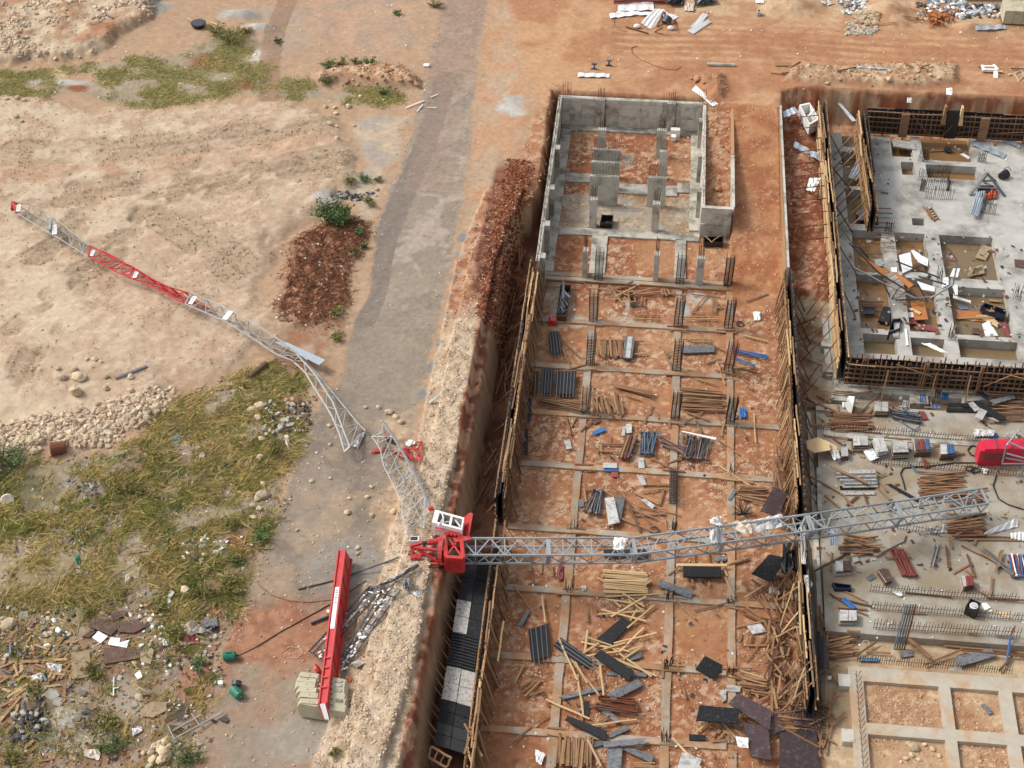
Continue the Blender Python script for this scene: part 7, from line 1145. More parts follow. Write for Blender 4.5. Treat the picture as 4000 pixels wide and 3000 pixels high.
pf = root('tube_rack', 'bent grey tubular frame leaning on the magenta red machine', 'tube rack', P(*Q(3, 2, 2100, 690), -1.0))
for a, b_, za, zb in [((2020, 690), (2212, 690), -.9, -.9), ((2025, 680), (2060, 530), -.9, -.5), ((2060, 530), (2170, 395), -.5, .2), ((2060, 600), (2212, 640), -.7, -.8), ((2050, 640), (2212, 670), -.8, -.85), ((2080, 500), (2212, 560), -.3, -.4), ((2130, 430), (2212, 470), -.1, -.2), ((2170, 395), (2212, 440), .2, .1)]: MB().tube([P(*Q(3, 2, *a), za), P(*Q(3, 2, *b_), zb)], .06, 6).build('tube', 'prop_steel', pf)
cable('black hose looping left of the magenta machine', [Q(3, 2, 1830, 545), Q(3, 2, 1760, 530), Q(3, 2, 1725, 570), Q(3, 2, 1750, 610), Q(3, 2, 1830, 640)], .05, z=-2.33); cable('long black hose snaking across the working slab', [Q(3, 2, 1830, 680), Q(3, 2, 1600, 680), Q(3, 2, 1480, 700), Q(3, 2, 1300, 715), Q(3, 2, 1170, 725), Q(3, 2, 1145, 770), Q(3, 2, 1170, 850), Q(3, 2, 1185, 915)], .045, z=-2.33)
cable('black hose curling down the right side of the slab', [Q(3, 2, 1975, 785), Q(3, 2, 1945, 880), Q(3, 2, 1990, 990), Q(3, 2, 2070, 1040), Q(3, 2, 2212, 1085)], .045, z=-2.33); cable('thin hose on the slab below the mast', [Q(3, 2, 1195, 1310), Q(3, 2, 1180, 1360), Q(3, 2, 1080, 1410), Q(3, 2, 930, 1490)], .035, z=-2.33); cable('blue grey bent pipe in front of the dark props', [Q(3, 2, 1080, 265), Q(3, 2, 1200, 360), Q(3, 2, 1270, 400), Q(3, 2, 1305, 370)], .05, 'dull_blue_steel', 'pipe', 'pipe', z=-2.25)
for k, (u, v) in enumerate(((1745, 730), (1790, 745))): cable(['small hose coil in front of the magenta machine', 'second small hose coil in front of the magenta machine'][k], [Q(3, 2, u+40*math.cos(a), v+20*math.sin(a)) for a in np.linspace(0, 6.2, 9)], .04, 'hose_black', z=-2.32)
cable('thin brown hose lying in an S on the dirt track', [Q(2, 0, 1080, 398), Q(2, 0, 1030, 415), Q(2, 0, 1040, 460), Q(2, 0, 1110, 515), Q(2, 0, 1230, 565), Q(2, 0, 1330, 598), Q(2, 0, 1420, 605), Q(2, 0, 1460, 575)], .035, 'hose_brown'); cable('thin brown hose by the white sheets on the dirt track', [Q(2, 0, 880, 160), Q(2, 0, 885, 215), Q(2, 0, 930, 260), Q(2, 0, 995, 275)], .03, 'hose_brown'); cable('cream coil of rope on the earth in front of the slab', [Q(3, 3, 845+30*math.cos(a), 580+24*math.sin(a)) for a in np.linspace(0, 12, 16)], .03, 'rope', 'rope', 'rope', z=-2.7)
tag(MB().tube([PG(*Q(2, 0, 1685, 553), .12), PG(*Q(2, 0, 1925, 562), .12)], .17, 8).build('concrete_pole', 'concrete'), 'short grey concrete pole lying beside the dirt track', 'pole')
# ------------------------------------------------------------------ crumpled things, rubbish, plants, boulders
def crumple(label, pts, m, cat='sheet', nm='plastic_sheet', h=.25, n=9, z=None, seed=0, thick=.0):
    q = [(PG(a, b_, .06) if z is None else P(a, b_, z)) for a, b_ in pts]; r = random.Random(seed+int(pts[0][0])); ph = [r.uniform(0, 6) for _ in range(6)]; b = MB()
    for i in range(n):
        for j in range(n):
            s, t = i/(n-1), j/(n-1); p = (q[0]*(1-s)+q[1]*s)*(1-t)+(q[3]*(1-s)+q[2]*s)*t; e = math.sin(math.pi*s)*math.sin(math.pi*t)
            w1 = mnoise.noise(Vector((s*3+ph[0], t*3+ph[1], ph[2]))); w2 = mnoise.noise(Vector((s*6+ph[3], t*6+ph[4], ph[5])))
            off = (q[1]-q[0])*.08*mnoise.noise(Vector((t*4+ph[2], s*2, 3)))+(q[3]-q[0])*.08*mnoise.noise(Vector((s*4+ph[1], t*2, 8)))
            b.v.append(tuple(p+off+np.array((0, 0, h*(.25+.75*e)*abs(w1)*1.6+h*.5*abs(w2)))))
    for i in range(n-1):
        for j in range(n-1): a = i*n+j; b.f.append((a, a+1, a+n+1, a+n))
    return tag(b.build(nm, m), label, cat)
def poly(label, i, j, pts, m, cat, nm, z=None, h=.06, dz=.10):
    q = [(PG(*Q(i, j, *p), dz) if z is None else P(*Q(i, j, *p), z)) for p in pts]; return tag(MB().prism(q, (0, 0, -h)).build(nm, m), label, cat)
q_ = lambda i, j, *a: [Q(i, j, *p) for p in a]
# plastics caught on the mast
crumple('torn white plastic sheet hanging over the mast near its joint', q_(2, 2, (880, 1335), (1000, 1340), (960, 1440), (870, 1435)), 'white_foam', h=.5, z=1.3)
crumple('pale plastic sheet twisted round the mast over the middle beam', q_(2, 2, (1700, 1180), (1800, 1150), (1815, 1240), (1720, 1215)), 'white_plastic', h=.5, z=1.6); crumple('lower flap of the plastic twisted round the mast', q_(2, 2, (1700, 1250), (1815, 1230), (1770, 1390), (1715, 1380)), 'wrap_plastic', h=.5, z=1.3)
crumple('long creased cream wrap lying along the mast', q_(2, 2, (1860, 1210), (2110, 1175), (2110, 1300), (1990, 1310)), 'tarp_cream', h=.5, z=1.35, n=12); crumple('creased grey wrap at the right end of the cream one on the mast', q_(2, 2, (2100, 1180), (2330, 1130), (2330, 1240), (2110, 1290)), 'wrap_plastic', h=.4, z=1.3)
crumple('dirty white plastic hanging down from the mast over the trench', q_(3, 2, (275, 1200), (330, 1210), (325, 1560), (285, 1560)), 'wrap_plastic', h=.5, z=.1, n=11); crumple('white rag caught on the black liner below the mast', q_(3, 3, (300, 0), (345, 0), (385, 80), (345, 165)), 'white_plastic', h=.4, z=-.6); crumple('black sheet sagging over the collapsed right form', q_(3, 3, (230, 80), (380, 60), (370, 420), (250, 420)), 'black_plastic', h=.7, z=-1.6, n=12)
crumple('black plastic heap under the mast by the right form', q_(3, 2, (130, 1370), (260, 1350), (250, 1620), (110, 1640)), 'black_plastic', h=.5, z=-1.6)
# rags and foam, pit and slab
for a in [(2, 2, (400, 1560), (440, 1560), (440, 1690), (380, 1690), 'maroon_sheet', 'pinkish white rag on the left beam below the mast', -2.8), (2, 3, (200, 1500), (290, 1540), (250, 1640), (205, 1600), 'white_plastic', 'white and red plastic bag in the lowest left bay', -2.85), (2, 3, (590, 90), (640, 85), (640, 130), (610, 135), 'wrap_plastic', 'small pale rag by the pale timber pile', -2.85), (2, 3, (1930, 1390), (2040, 1400), (2040, 1490), (1950, 1480), 'white_plastic', 'white plastic bag caught under the purple film board', -2.2), (2, 1, (2095, 1035), (2145, 1040), (2145, 1105), (2095, 1100), 'white_plastic', 'white sheet near the right form', -2.9),
          (3, 0, (355, 1545), (460, 1540), (400, 1659), (330, 1650), 'white_plastic', 'big white plastic piece on the red trench soil', -1.0), (3, 0, (440, 970), (470, 970), (480, 1080), (460, 1080), 'white_plastic', 'white strip hanging on the very long timber wall', .1), (3, 0, (1540, 765), (1595, 765), (1590, 825), (1540, 820), 'white_plastic', 'white bag on top of the far column form', .9), (3, 0, (1200, 850), (1245, 850), (1240, 890), (1200, 890), 'wrap_plastic', 'silver plastic caught on the far timber wall', .3),
          (3, 2, (520, 560), (600, 570), (630, 640), (570, 660), 'wrap_plastic', 'clear plastic hanging below the plywood sheet', -2.0), (3, 2, (820, 580), (900, 560), (960, 640), (880, 670), 'white_plastic', 'crumpled white plastic below the leftmost panel stack', -2.2), (3, 2, (640, 165), (680, 160), (680, 205), (640, 205), 'white_plastic', 'white plastic scrap beside the appliance box', -2.3), (3, 2, (1780, 390), (1960, 400), (1950, 450), (1770, 460), 'wrap_plastic', 'heap of crumpled clear plastic behind the magenta machine', -2.2), (3, 2, (1850, 730), (1900, 735), (1890, 780), (1860, 775), 'white_plastic', 'white and orange scraps before the magenta machine', -2.3),
          (3, 3, (1065, 135), (1150, 140), (1160, 175), (1130, 180), 'white_plastic', 'white plastic scraps between the bar rows', -2.3), (3, 3, (1560, 800), (1670, 790), (1670, 815), (1570, 825), 'wrap_plastic', 'pinkish rag on the beam of the stony foundation', -2.4), (3, 3, (510, 870), (550, 870), (545, 900), (515, 900), 'white_plastic', 'white scrap in the dark corner by the stony foundation', -2.7), (3, 1, (1320, 1310), (1400, 1310), (1550, 1390), (1500, 1390), 'white_foam', 'long cream foam mattress lying behind the front wall form', -.6)]:
    i, j, b0, b1, b2, b3, m, lab, z = a; crumple(lab, q_(i, j, b0, b1, b2, b3), m, z=z, nm='plastic_sheet', h=.25, cat='plastic')
# wreckage in the raft recesses
wr = root('twisted_canopy', 'wrecked steel canopy frame with rusty sheets fallen over the raft recesses', 'steel wreck', P(*Q(3, 1, 1000, 700), -2))
for a, b_, za, zb, m, w_ in [((700, 440), (960, 700), .0, -1.2, 'dark_steel', .09), ((960, 700), (1280, 900), -1.2, -1.8, 'dark_steel', .09), ((720, 460), (790, 480), 0, -.3, 'dark_steel', .10), ((790, 480), (870, 570), -.3, -1.2, 'dark_steel', .10), ((740, 650), (1000, 790), -.8, -1.6, 'cable_grey', .09), ((1000, 790), (1280, 920), -1.6, -1.9, 'cable_grey', .09), ((1110, 600), (1480, 740), -1.5, -1.6, 'dark_steel', .09), ((1300, 730), (1540, 800), -1.7, -1.7, 'dark_steel', .09), ((1290, 790), (1380, 950), -1.4, -2.4, 'dark_steel', .10), ((1000, 790), (1060, 920), -1.5, -2.4, 'dark_steel', .09), ((1060, 940), (1120, 840), -2.3, -1.6, 'dark_steel', .09), ((1400, 920), (1600, 800), -2.0, -1.2, 'prop_steel', .12), ((1600, 800), (1640, 600), -1.2, -.6, 'prop_steel', .12), ((1560, 490), (1640, 600), -.8, -.6, 'rust_steel', .09), ((1500, 575), (1640, 605), -1.0, -.6, 'rust_steel', .09), ((1280, 920), (1420, 905), -2.0, -2.0, 'prop_steel', .10), ((1000, 760), (1110, 700), -1.6, -1.6, 'tan_timber', .07), ((1030, 790), (1150, 740), -1.6, -1.6, 'tan_timber', .07), ((1090, 850), (1200, 790), -1.7, -1.7, 'tan_timber', .07), ((1130, 890), (1250, 820), -1.7, -1.8, 'tan_timber', .07), ((1100, 935), (1290, 925), -2.0, -2.0, 'dark_steel', .09), ((640, 320), (740, 460), .2, -.1, 'dark_steel', .08)]:
    bar('steel_member', P(*Q(3, 1, *a), za), P(*Q(3, 1, *b_), zb), w_, w_, m, wr)
MB().prism([P(*Q(3, 1, u, v), z) for u, v, z in ((790, 560, -.7), (880, 600, -.9), (1050, 690, -1.4), (990, 725, -1.5))], (0, 0, -.05)).build('rusty_sheet', 'orange_ply', wr); MB().prism([P(*Q(3, 1, u, v), -1.5) for u, v in ((1080, 690), (1120, 700), (1260, 800), (1220, 830))], (0, 0, -.05)).build('rusty_sheet', 'orange_ply', wr)
for pts, m, lab, z, cat in [(((1130, 545), (1230, 520), (1250, 660), (1165, 700)), 'white_sheet', 'pale grey sheet standing in a flooded recess', -2.0, 'sheet'), (((1235, 505), (1255, 500), (1385, 580), (1380, 640), (1290, 600)), 'white_plastic', 'crumpled white cardboard in the middle recess', -2.2, 'cardboard'), (((1290, 770), (1440, 820), (1440, 860), (1320, 840)), 'white_plastic', 'white board under the wrecked canopy', -2.1, 'board'), (((1515, 735), (1560, 735), (1560, 800), (1500, 830)), 'white_plastic', 'white box lid beside the bent grey tube', -2.0, 'lid'), (((1600, 660), (1660, 660), (1640, 735), (1570, 730)), 'cab_white', 'pale grey plastic basin at the corner beam', -1.9, 'basin'), (((1230, 950), (1350, 950), (1385, 1100), (1270, 1105)), 'orange_ply', 'orange plywood sheet standing in the recess', -2.5, 'plywood'), (((1160, 1080), (1280, 1080), (1290, 1140), (1210, 1140)), 'maroon_sheet', 'maroon sheet lying in the recess', -2.7, 'sheet'), (((1150, 1040), (1260, 1035), (1260, 1080), (1165, 1085)), 'white_plastic', 'white board beside the maroon sheet', -2.6, 'board'), (((1280, 1130), (1480, 1185), (1465, 1210), (1290, 1180)), 'maroon_sheet', 'torn maroon strip in the near recess', -2.6, 'sheet'), (((1210, 1005), (1240, 1000), (1325, 1040), (1310, 1058)), 'plywood', 'short yellow plank on the orange plywood', -2.4, 'plank'),
        (((1620, 1020), (1880, 1035), (1870, 1120), (1620, 1095)), 'orange_ply', 'brown plywood sheet under water in the right recess', -2.9, 'plywood'), (((1790, 1065), (1925, 1060), (2010, 1150), (1985, 1170)), 'plywood', 'pale plywood sheet in the right recess', -2.85, 'plywood'), (((1850, 1140), (1910, 1110), (1990, 1240), (1880, 1245)), 'white_plastic', 'white plastic sheet folded in the right recess', -2.7, 'sheet'), (((2010, 1130), (2050, 1120), (2095, 1250), (2060, 1250)), 'maroon_sheet', 'maroon board leaning at the right edge of the recess', -2.7, 'board'), (((1770, 1175), (1820, 1175), (1850, 1230), (1765, 1225)), 'brown_board', 'dark rusty drum half under water', -2.8, 'drum'), (((1640, 990), (1720, 985), (1730, 1010), (1660, 1015)), 'dull_blue_steel', 'bluish plastic scrap floating in the right recess', -2.9, 'scrap'), (((1850, 450), (1945, 480), (1880, 590), (1790, 565)), 'hessian', 'pinkish brown carpet lying in the large recess', -2.8, 'carpet'), (((2130, 580), (2230, 590), (2230, 660), (2135, 640)), 'brown_board', 'weathered board at the right edge of the raft', -2.1, 'board'), (((1590, 800), (1640, 800), (1640, 890), (1620, 890)), 'white_sheet', 'curled white strip on the raft beam', -2.1, 'strip'), (((1600, 890), (1755, 940), (1750, 955), (1600, 915)), 'white_sheet', 'bent white channel in the right recess', -2.5, 'channel'), (((1180, 1180), (1200, 1180), (1215, 1325), (1195, 1325)), 'white_plastic', 'white lath on the near raft beam', -2.1, 'lath'), (((1065, 1200), (1130, 1195), (1130, 1260), (1090, 1262)), 'concrete', 'broken concrete piece by the front form', -2.1, 'rubble'), (((915, 580), (980, 575), (1000, 620), (940, 650)), 'zinc_sheet', 'small zinc offcut in the left middle recess', -2.6, 'sheet'), (((1060, 650), (1115, 650), (1115, 690), (1070, 690)), 'white_plastic', 'white square sheet by the wrecked canopy', -2.1, 'sheet'), (((820, 985), (920, 980), (930, 1050), (820, 1055)), 'dark_steel', 'dark slatted grille in the left recess', -2.6, 'grille')]:
    poly(lab, 3, 1, pts, m, cat, {'board': 'board', 'sheet': 'sheet'}.get(cat, cat), z=z, h=.05)
crumple('crumpled tan cement sack in the large recess', q_(3, 1, (1740, 660), (1860, 640), (1870, 710), (1720, 740)), 'hessian', z=-2.85, h=.5, cat='sack', nm='sack')
pm = root('pump', 'grey machine half sunk in the left flooded recess', 'pump', P(*Q(3, 1, 830, 240), -2.9)); pc = [P(*Q(3, 1, u, v), -2.1) for u, v in ((770, 165), (840, 155), (880, 240), (790, 250))]; MB().prism(pc, (0, 0, -.8)).build('housing', 'dark_steel', pm)
for k in range(5): s = (k+.5)/5; bar('fin', pc[0]*(1-s)+pc[1]*s+np.array((0, 0, .04)), pc[3]*(1-s)+pc[2]*s+np.array((0, 0, .04)), .1, .1, 'grey_board', pm)
pk = root('floating_pump', 'small black pump floating in the brown recess', 'pump', P(*Q(3, 0, 1550, 1310), -2.95)); c = P(*Q(3, 0, 1550, 1310), -2.95); MB().tube([c, c+np.array((0, 0, .35))], .32, 10).build('body', 'dark_steel', pk); bar('float_board', c+np.array((-1.6, -.2, .05)), c+np.array((-.3, .1, .05)), .2, .04, 'tan_timber', pk)
hp = root('hopper', 'dark steel concrete hopper frame standing on the pale raft', 'hopper', P(*Q(3, 0, 1890, 1650), RZ))
tp_ = P(*Q(3, 0, 1890, 1500), -.6)
for (u, v) in ((1740, 1690), (2050, 1700), (1850, 1560), (1960, 1560)): bar('leg', P(*Q(3, 0, u, v), RZ), tp_+np.array((jit(.2), jit(.1), 0)), .22, .12, 'grey_board' if u > 2000 or u < 1800 else 'dark_steel', hp)
bar('cross_bar', P(*Q(3, 0, 1800, 1620), -1.8), P(*Q(3, 0, 2000, 1630), -1.8), .12, .1, 'cable_grey', hp); bar('cross_bar', P(*Q(3, 0, 1840, 1560), -1.2), P(*Q(3, 0, 1950, 1565), -1.2), .12, .1, 'prop_steel', hp); MB().prism([P(*Q(3, 0, u, v), -1.9) for u, v in ((1830, 1600), (1950, 1600), (1980, 1659), (1800, 1659))], (0, 0, -.1)).build('plate', 'dark_steel', hp)
crumple('orange net heaped under the dark hopper frame', q_(3, 1, (1870, 10), (1975, 5), (1975, 60), (1880, 70)), 'orange_net', z=RZ+.05, h=.6, cat='net', nm='orange_net')
bk_ = root('black_bin', 'black bin lying on the pale raft by the hopper', 'bin', P(*Q(3, 0, 2050, 1500), RZ)); c = P(*Q(3, 0, 2060, 1500), RZ+.3); MB().tube([c, c+np.array((-.55, -.5, 0))], [.42, .3], 12).build('barrel', 'black_plastic', bk_); MB().tube([c+np.array((-.3, .2, .35)), c+np.array((.1, .2, .6)), c+np.array((.35, 0, .3))], .03, 6).build('handle', 'dark_steel', bk_)
for a, b_, w_ in [((1720, 1165), (1750, 1225), .12), ((1750, 1225), (1870, 1175), .12), ((1870, 1175), (1925, 1215), .10)]: bar_ = bar('white_lath', P(*Q(3, 0, *a), -2.1), P(*Q(3, 0, *b_), -2.1), w_, .04, 'white_plastic'); tag(bar_, {1720: 'left white lath of the bent white frame on the raft', 1750: 'middle white lath of the bent white frame on the raft', 1870: 'right white lath of the bent white frame on the raft'}[a[0]], 'lath')
board(3, 0, ((1065, 1200), (1275, 1230), (1275, 1292), (1085, 1262)), 'white_scuffed', 'scuffed white board bridging the far left recess', z=-2.1)
board(3, 0, ((1660, 1330), (1690, 1325), (1750, 1360), (1735, 1372)), 'white_plastic', 'white slat floating in the brown recess', z=-2.9, cat='slat', nm='slat')
# far top: sheets, bags, cement bags, planks
lg = root('scrap_tripod', 'rusty steel legs leaning together over a dark bucket by the white sheets', 'scrap metal', PG(*Q(2, 0, 1310, 230)))
for a, b_ in (((1255, 230), (1310, 105)), ((1360, 235), (1318, 105)), ((1235, 275), (1300, 240)), ((1410, 175), (1380, 215))): bar('leg', PG(*Q(2, 0, *a), .05), PG(*Q(2, 0, *b_), .8), .16, .12, 'rust_steel', lg)
c = PG(*Q(2, 0, 1320, 200), .1); MB().tube([c, c+np.array((.3, .5, .4))], [.4, .45], 10).build('bucket', 'dark_steel', lg)
for k, (u, v) in enumerate(((1080, 225), (1372, 240))): b = MB(); c = PG(*Q(2, 0, u, v), .2); b.add([tuple(c+p*.33*np.array((1.1, .8, .7))) for p in ICO], [tuple(f) for f in ICF]); tag(b.build('plaster_lump', 'white_foam'), ['white lump lying left of the crumpled sheets', 'white lump lying right of the rusty legs'][k], 'lump')
crumple('cream plastic sack beside the dark green tarpaulin', q_(2, 0, (1490, 25), (1570, 40), (1570, 105), (1490, 95)), 'tarp_cream', h=.6, cat='sack', nm='sack'); crumple('dark green tarpaulin over goods at the top edge', q_(2, 0, (1560, -60), (1750, -80), (1755, 35), (1580, 65)), 'black_plastic', h=1.0, cat='tarpaulin', nm='tarpaulin', n=12); crumple('black and green bags at the top edge left of the tarpaulin', q_(2, 0, (1340, -30), (1500, -40), (1480, 55), (1345, 60)), 'black_plastic', h=.9, cat='bags', nm='bags', n=12)
bundle(2, 0, (880, -10), (1330, -15), (0, 50), 12, ['rust_steel', 'maroon_sheet'], 'red bundle of steel at the top edge above the white sheets', z=.1, r=.07, ja=.05, cat='steel', nm='steel_bundle', part='steel_bar', head=False)
tag(MB().tube([PG(*Q(2, 0, 985, 232), .1), PG(*Q(2, 0, 1180, 290), .1)], .06, 6).build('steel_bar', 'rust_steel'), 'single rusty bar on the dirt track left of the rusty legs', 'steel bar')
cb_ = root('cement_pallet', 'pallet of stacked cream bags at the upper right corner', 'pallet', PG(*Q(3, 0, 2140, 220)))
c = PG(*Q(3, 0, 2140, 222), 0)
for k in range(7):
    for s in range(3): MB().box(c[0]-1.25+s*.9, c[0]-.38+s*.9, c[1]+.1, c[1]+2.3, c[2]+.12+k*.2, c[2]+.30+k*.2).build('bag', 'counterweight', cb_)
MB().box(c[0]-1.3, c[0]+1.4, c[1]+.05, c[1]+2.35, c[2], c[2]+.1).build('pallet_base', 'brown_timber', cb_)
def lump_stuff(nm, i, j, box, n, s0, s1, mats, label, zz=.15):
    bs = {m: MB() for m in mats}
    for k in range(n):
        u, v = random.uniform(box[0], box[2]), random.uniform(box[1], box[3]); c = PG(*Q(i, j, u, v), zz*random.random()); s = random.uniform(s0, s1); m = random.choice(mats); R = Matrix.Rotation(random.random()*6, 3, 'Z') @ Matrix.Rotation(random.gauss(0, .5), 3, 'X')
        bs[m].add([tuple(c+np.array(R @ Vector(p*np.array((1, .8, .45))*s*random.uniform(.7, 1.2)))) for p in ICO], [tuple(f) for f in ICF])
    for m, b in bs.items():
        if b.v: tag(b.build(nm, m), label, kind='stuff')
lump_stuff('rubbish', 3, 0, (1290, 0, 1720, 170), 150, .12, .42, ['white_plastic', 'dull_blue_steel', 'grey_board', 'alu_panel', 'brown_board', 'wrap_plastic'], 'heaped rubbish bags and scraps at the top right'); lump_stuff('rubbish', 3, 0, (1600, 40, 2200, 150), 120, .12, .4, ['white_plastic', 'grey_board', 'alu_panel', 'wrap_plastic', 'dark_steel'], 'rubbish strewn in front of the far wall'); lump_stuff('rubbish', 3, 0, (640, -20, 850, 120), 70, .12, .4, ['white_plastic', 'alu_panel', 'wrap_plastic', 'grey_board'], 'white and grey rubble tipped on the far heap'); lump_stuff('rubbish', 3, 0, (460, -20, 660, 40), 30, .1, .3, ['alu_panel', 'grey_board', 'wrap_plastic'], 'scraps at the top edge beside the far heap')
lump_stuff('rubble', 3, 0, (670, 190, 950, 300), 160, .08, .3, ['concrete', 'cement_heap', 'boulder'], 'grey rubble spread at the foot of the far heap', .05); lump_stuff('rubble', 3, 0, (750, 90, 960, 200), 110, .12, .45, ['boulder', 'boulder', 'red_boulder'], 'cream rubble on the far heap')
wh = MB()
for k in range(70):
    u, v, a = random.gauss(1460, 70), random.gauss(140, 32), random.random()*3.14; L = random.uniform(20, 55); wh.bar(PG(*Q(3, 0, u-L*math.cos(a), v-L*.6*math.sin(a)), .1+.5*random.random()), PG(*Q(3, 0, u+L*math.cos(a), v+L*.6*math.sin(a)), .1+.5*random.random()), .10, .07)
tag(wh.build('wood_scraps', 'orange_ply'), 'orange heap of broken wood among the rubbish', kind='stuff')
fwall = root('far_wall', 'low dusty wall along the top right edge of the site', 'wall', PG(3900, 12)); a, b_ = PG(3740, 2), PG(4300, 14); MB().prism([a+np.array((0, 0, -.2)), b_+np.array((0, 0, -.2)), b_+np.array((0, .3, -.2)), a+np.array((0, .3, -.2))], (0, 0, 1.4)).build('wall_panel', 'hessian', fwall)
for k, (a, b_, w_, m, lab) in enumerate([((880, 215), (1100, 190), .12, 'tan_timber', 'single thin plank on the far heap'), ((1545, 520), (1620, 590), .2, 'tan_timber', 'plank tilted over the stone bank at the top right'), ((1180, 535), (1230, 570), .2, 'tan_timber', 'short pale plank on the stone bank'), ((600, 615), (760, 580), .15, 'rust_steel', 'rusty bar along the stone bank'), ((1310, 585), (1400, 555), .12, 'rust_steel', 'thin rusty bar on the stone bank'), ((1810, 568), (1860, 572), .2, 'tan_timber', 'short plank left of the white plastic frame'), ((1850, 610), (2030, 618), .3, 'pale_timber', 'pale board under the white plastic frame'), ((2100, 590), (2212, 595), .12, 'rust_steel', 'thin bar at the right edge above the cut')]): tag(bar('plank', PG(*Q(3, 0, *a), .15), PG(*Q(3, 0, *b_), .2), w_, .06, m), lab, 'plank')
for k, (u, v) in enumerate(((100, 555), (185, 545), (70, 625), (140, 610), (410, 550))):
    c = PG(*Q(3, 0, u+30, v), .08); a = (.1, .9, -.2, .3, 2.8)[k]; tag(MB().frame(c, (.75*math.cos(a), .75*math.sin(a), 0), (-.3*math.sin(a), .3*math.cos(a), 0), (0, 0, .04)).build('board', 'tan_timber'), ['small board lying left of the stone bank, farthest up the track', 'small board lying nearest the grey scraps left of the bank', 'small board lying leftmost beside the ramp head', 'small board lying just below the scraps left of the bank', 'small board on top of the red stones of the bank'][k], 'board')
wf = root('plastic_crate', 'white plastic frame lying at the edge of the cut', 'plastic frame', PG(*Q(3, 0, 1920, 590)))
for a, b_ in (((1855, 600), (1980, 605)), ((1865, 575), (1960, 575)), ((1850, 565), (1865, 610)), ((1950, 560), (1985, 605))): bar('frame_rail', PG(*Q(3, 0, *a), .25), PG(*Q(3, 0, *b_), .25), .22, .15, 'white_plastic', wf)
tag(MB().frame(PG(*Q(3, 0, 1967, 645), .2), (.2, 0, 0), (0, .3, .2), (0, 0, .05)).build('appliance_part', 'white_plastic'), 'small white box part on the earth cut', 'box'); obox(3, 0, ((2125, 630), (2190, 605), (2230, 640), (2170, 700)), .6, 'counterweight', 'broken cream box at the right edge of the earth cut', z=-.5, mi='concrete', cat='skip', nm='skip_box')
obox(2, 0, ((2120, 78), (2150, 78), (2150, 103), (2120, 103)), .4, 'alu_panel', 'small grey box on the earth at the top of the track', z=0.05)
for k, (u, v, s) in enumerate(((1410, 1150, .5), (1395, 1190, .25))): c = P(*Q(2, 0, u, v), -2.7); tag(MB().frame(c, (.42*s*2, 0, 0), (0, .25, 0), (0, 0, .45*s*2)).build('foam_block', 'white_foam'), ['white foam block by the back wall of the basement', 'smaller white foam piece below the block in the basement'][k], 'foam')
for a, b_, c, m, lab, w_ in [((1295, 930), (1450, 870), .12, 'white_plastic', 'white pole lying at the left road edge', .10), ((1390, 962), (1440, 905), .12, 'white_plastic', 'white lath bent beside the pole on the road', .07), ((1478, 928), (1562, 932), .1, 'white_plastic', 'white lath lying level on the road', .07), ((1510, 840), (1570, 815), .1, 'white_plastic', 'short white lath farthest up the road', .07)]: tag(bar('white_lath', PG(*Q(1, 0, *a), c), PG(*Q(1, 0, *b_), c), w_, .05, m), lab, 'lath')
tag(MB().frame(PG(*Q(1, 0, 1472, 566), .12), (.26, .02, 0), (0, .2, 0), (0, 0, .1)).build('white_box', 'white_plastic'), 'small white box at the left side of the far road', 'box')
for a, b_, lab, m in [((880, 105), (975, 155), 'grey plank on the far left heap', 'grey_board'), ((1620, 155), (1670, 190), 'pale board left of the black basin', 'pale_timber'), ((1870, 160), (1930, 195), 'pale slat right of the black basin', 'pale_timber'), ((1820, 190), (1880, 215), 'pale slat below the others by the black basin', 'pale_timber')]: tag(bar('plank', PG(*Q(0, 0, *a), .12), PG(*Q(0, 0, *b_), .12), .16, .05, m), lab, 'plank')
bs_ = root('black_basin', 'black basin lying on the far left waste strip', 'basin', PG(*Q(0, 0, 1718, 225))); c = PG(*Q(0, 0, 1718, 228), .02); MB().tube([c, c+np.array((0, 0, .4))], [.6, .75], 14).build('bowl', 'black_plastic', bs_); MB().tube([c+np.array((0, 0, .36)), c+np.array((0, 0, .42))], [.62, .62], 14).build('lid', 'dark_steel', bs_)
cone = P(*Q(2, 0, 705, 595), 0); 
for k, (u, v) in enumerate(((705, 600), (832, 570))): c = PG(*Q(2, 0, u, v), 0); tt = root('barrow_part', ['dark little steel stand left on the dirt track', 'dark little steel stand nearer the middle of the track'][k], 'steel stand', c); bar('post', c, c+np.array((.1, 0, .6)), .12, .12, 'dark_steel', tt); bar('foot', c+np.array((-.25, 0, .05)), c+np.array((.3, .1, .05)), .12, .08, 'dark_steel', tt); bar('top', c+np.array((-.2, 0, .6)), c+np.array((.3, .1, .55)), .2, .12, 'dull_blue_steel', tt)
# red cup and tools in the pit
rc = root('jerrycan', 'small red jerrycan on the left ground beam', 'jerrycan', P(*Q(2, 1, 345, 1130), -2.93)); c = P(*Q(2, 1, 345, 1135), -2.93); MB().prism([c+np.array(p) for p in ((-.3, -.2, 0), (.3, -.25, 0), (.3, .2, 0), (-.2, .25, 0))], (.03, 0, .45)).build('body', 'red_plastic', rc); MB().tube([c+np.array((-.2, 0, .45)), c+np.array((-.22, 0, .55))], .07, 8).build('cap', 'dark_steel', rc)
for k, (u, v) in enumerate(((1230, 1260), (1968, 1140))): c = P(*Q(2, (2, 1)[k], u, v), -2.88); pts = [c+np.array((.28*math.cos(a), .28*math.sin(a), .03*(a > 6))) for a in np.linspace(0, 11, 18)]; tag(MB().tube(pts, .05, 6).build('wire_coil', 'dark_steel'), ['coil of dark wire above the mast', 'dark coil near the right hand cage'][k], 'wire coil')
c = P(*Q(2, 2, 1995, 1130), -2.8); mb = MB()
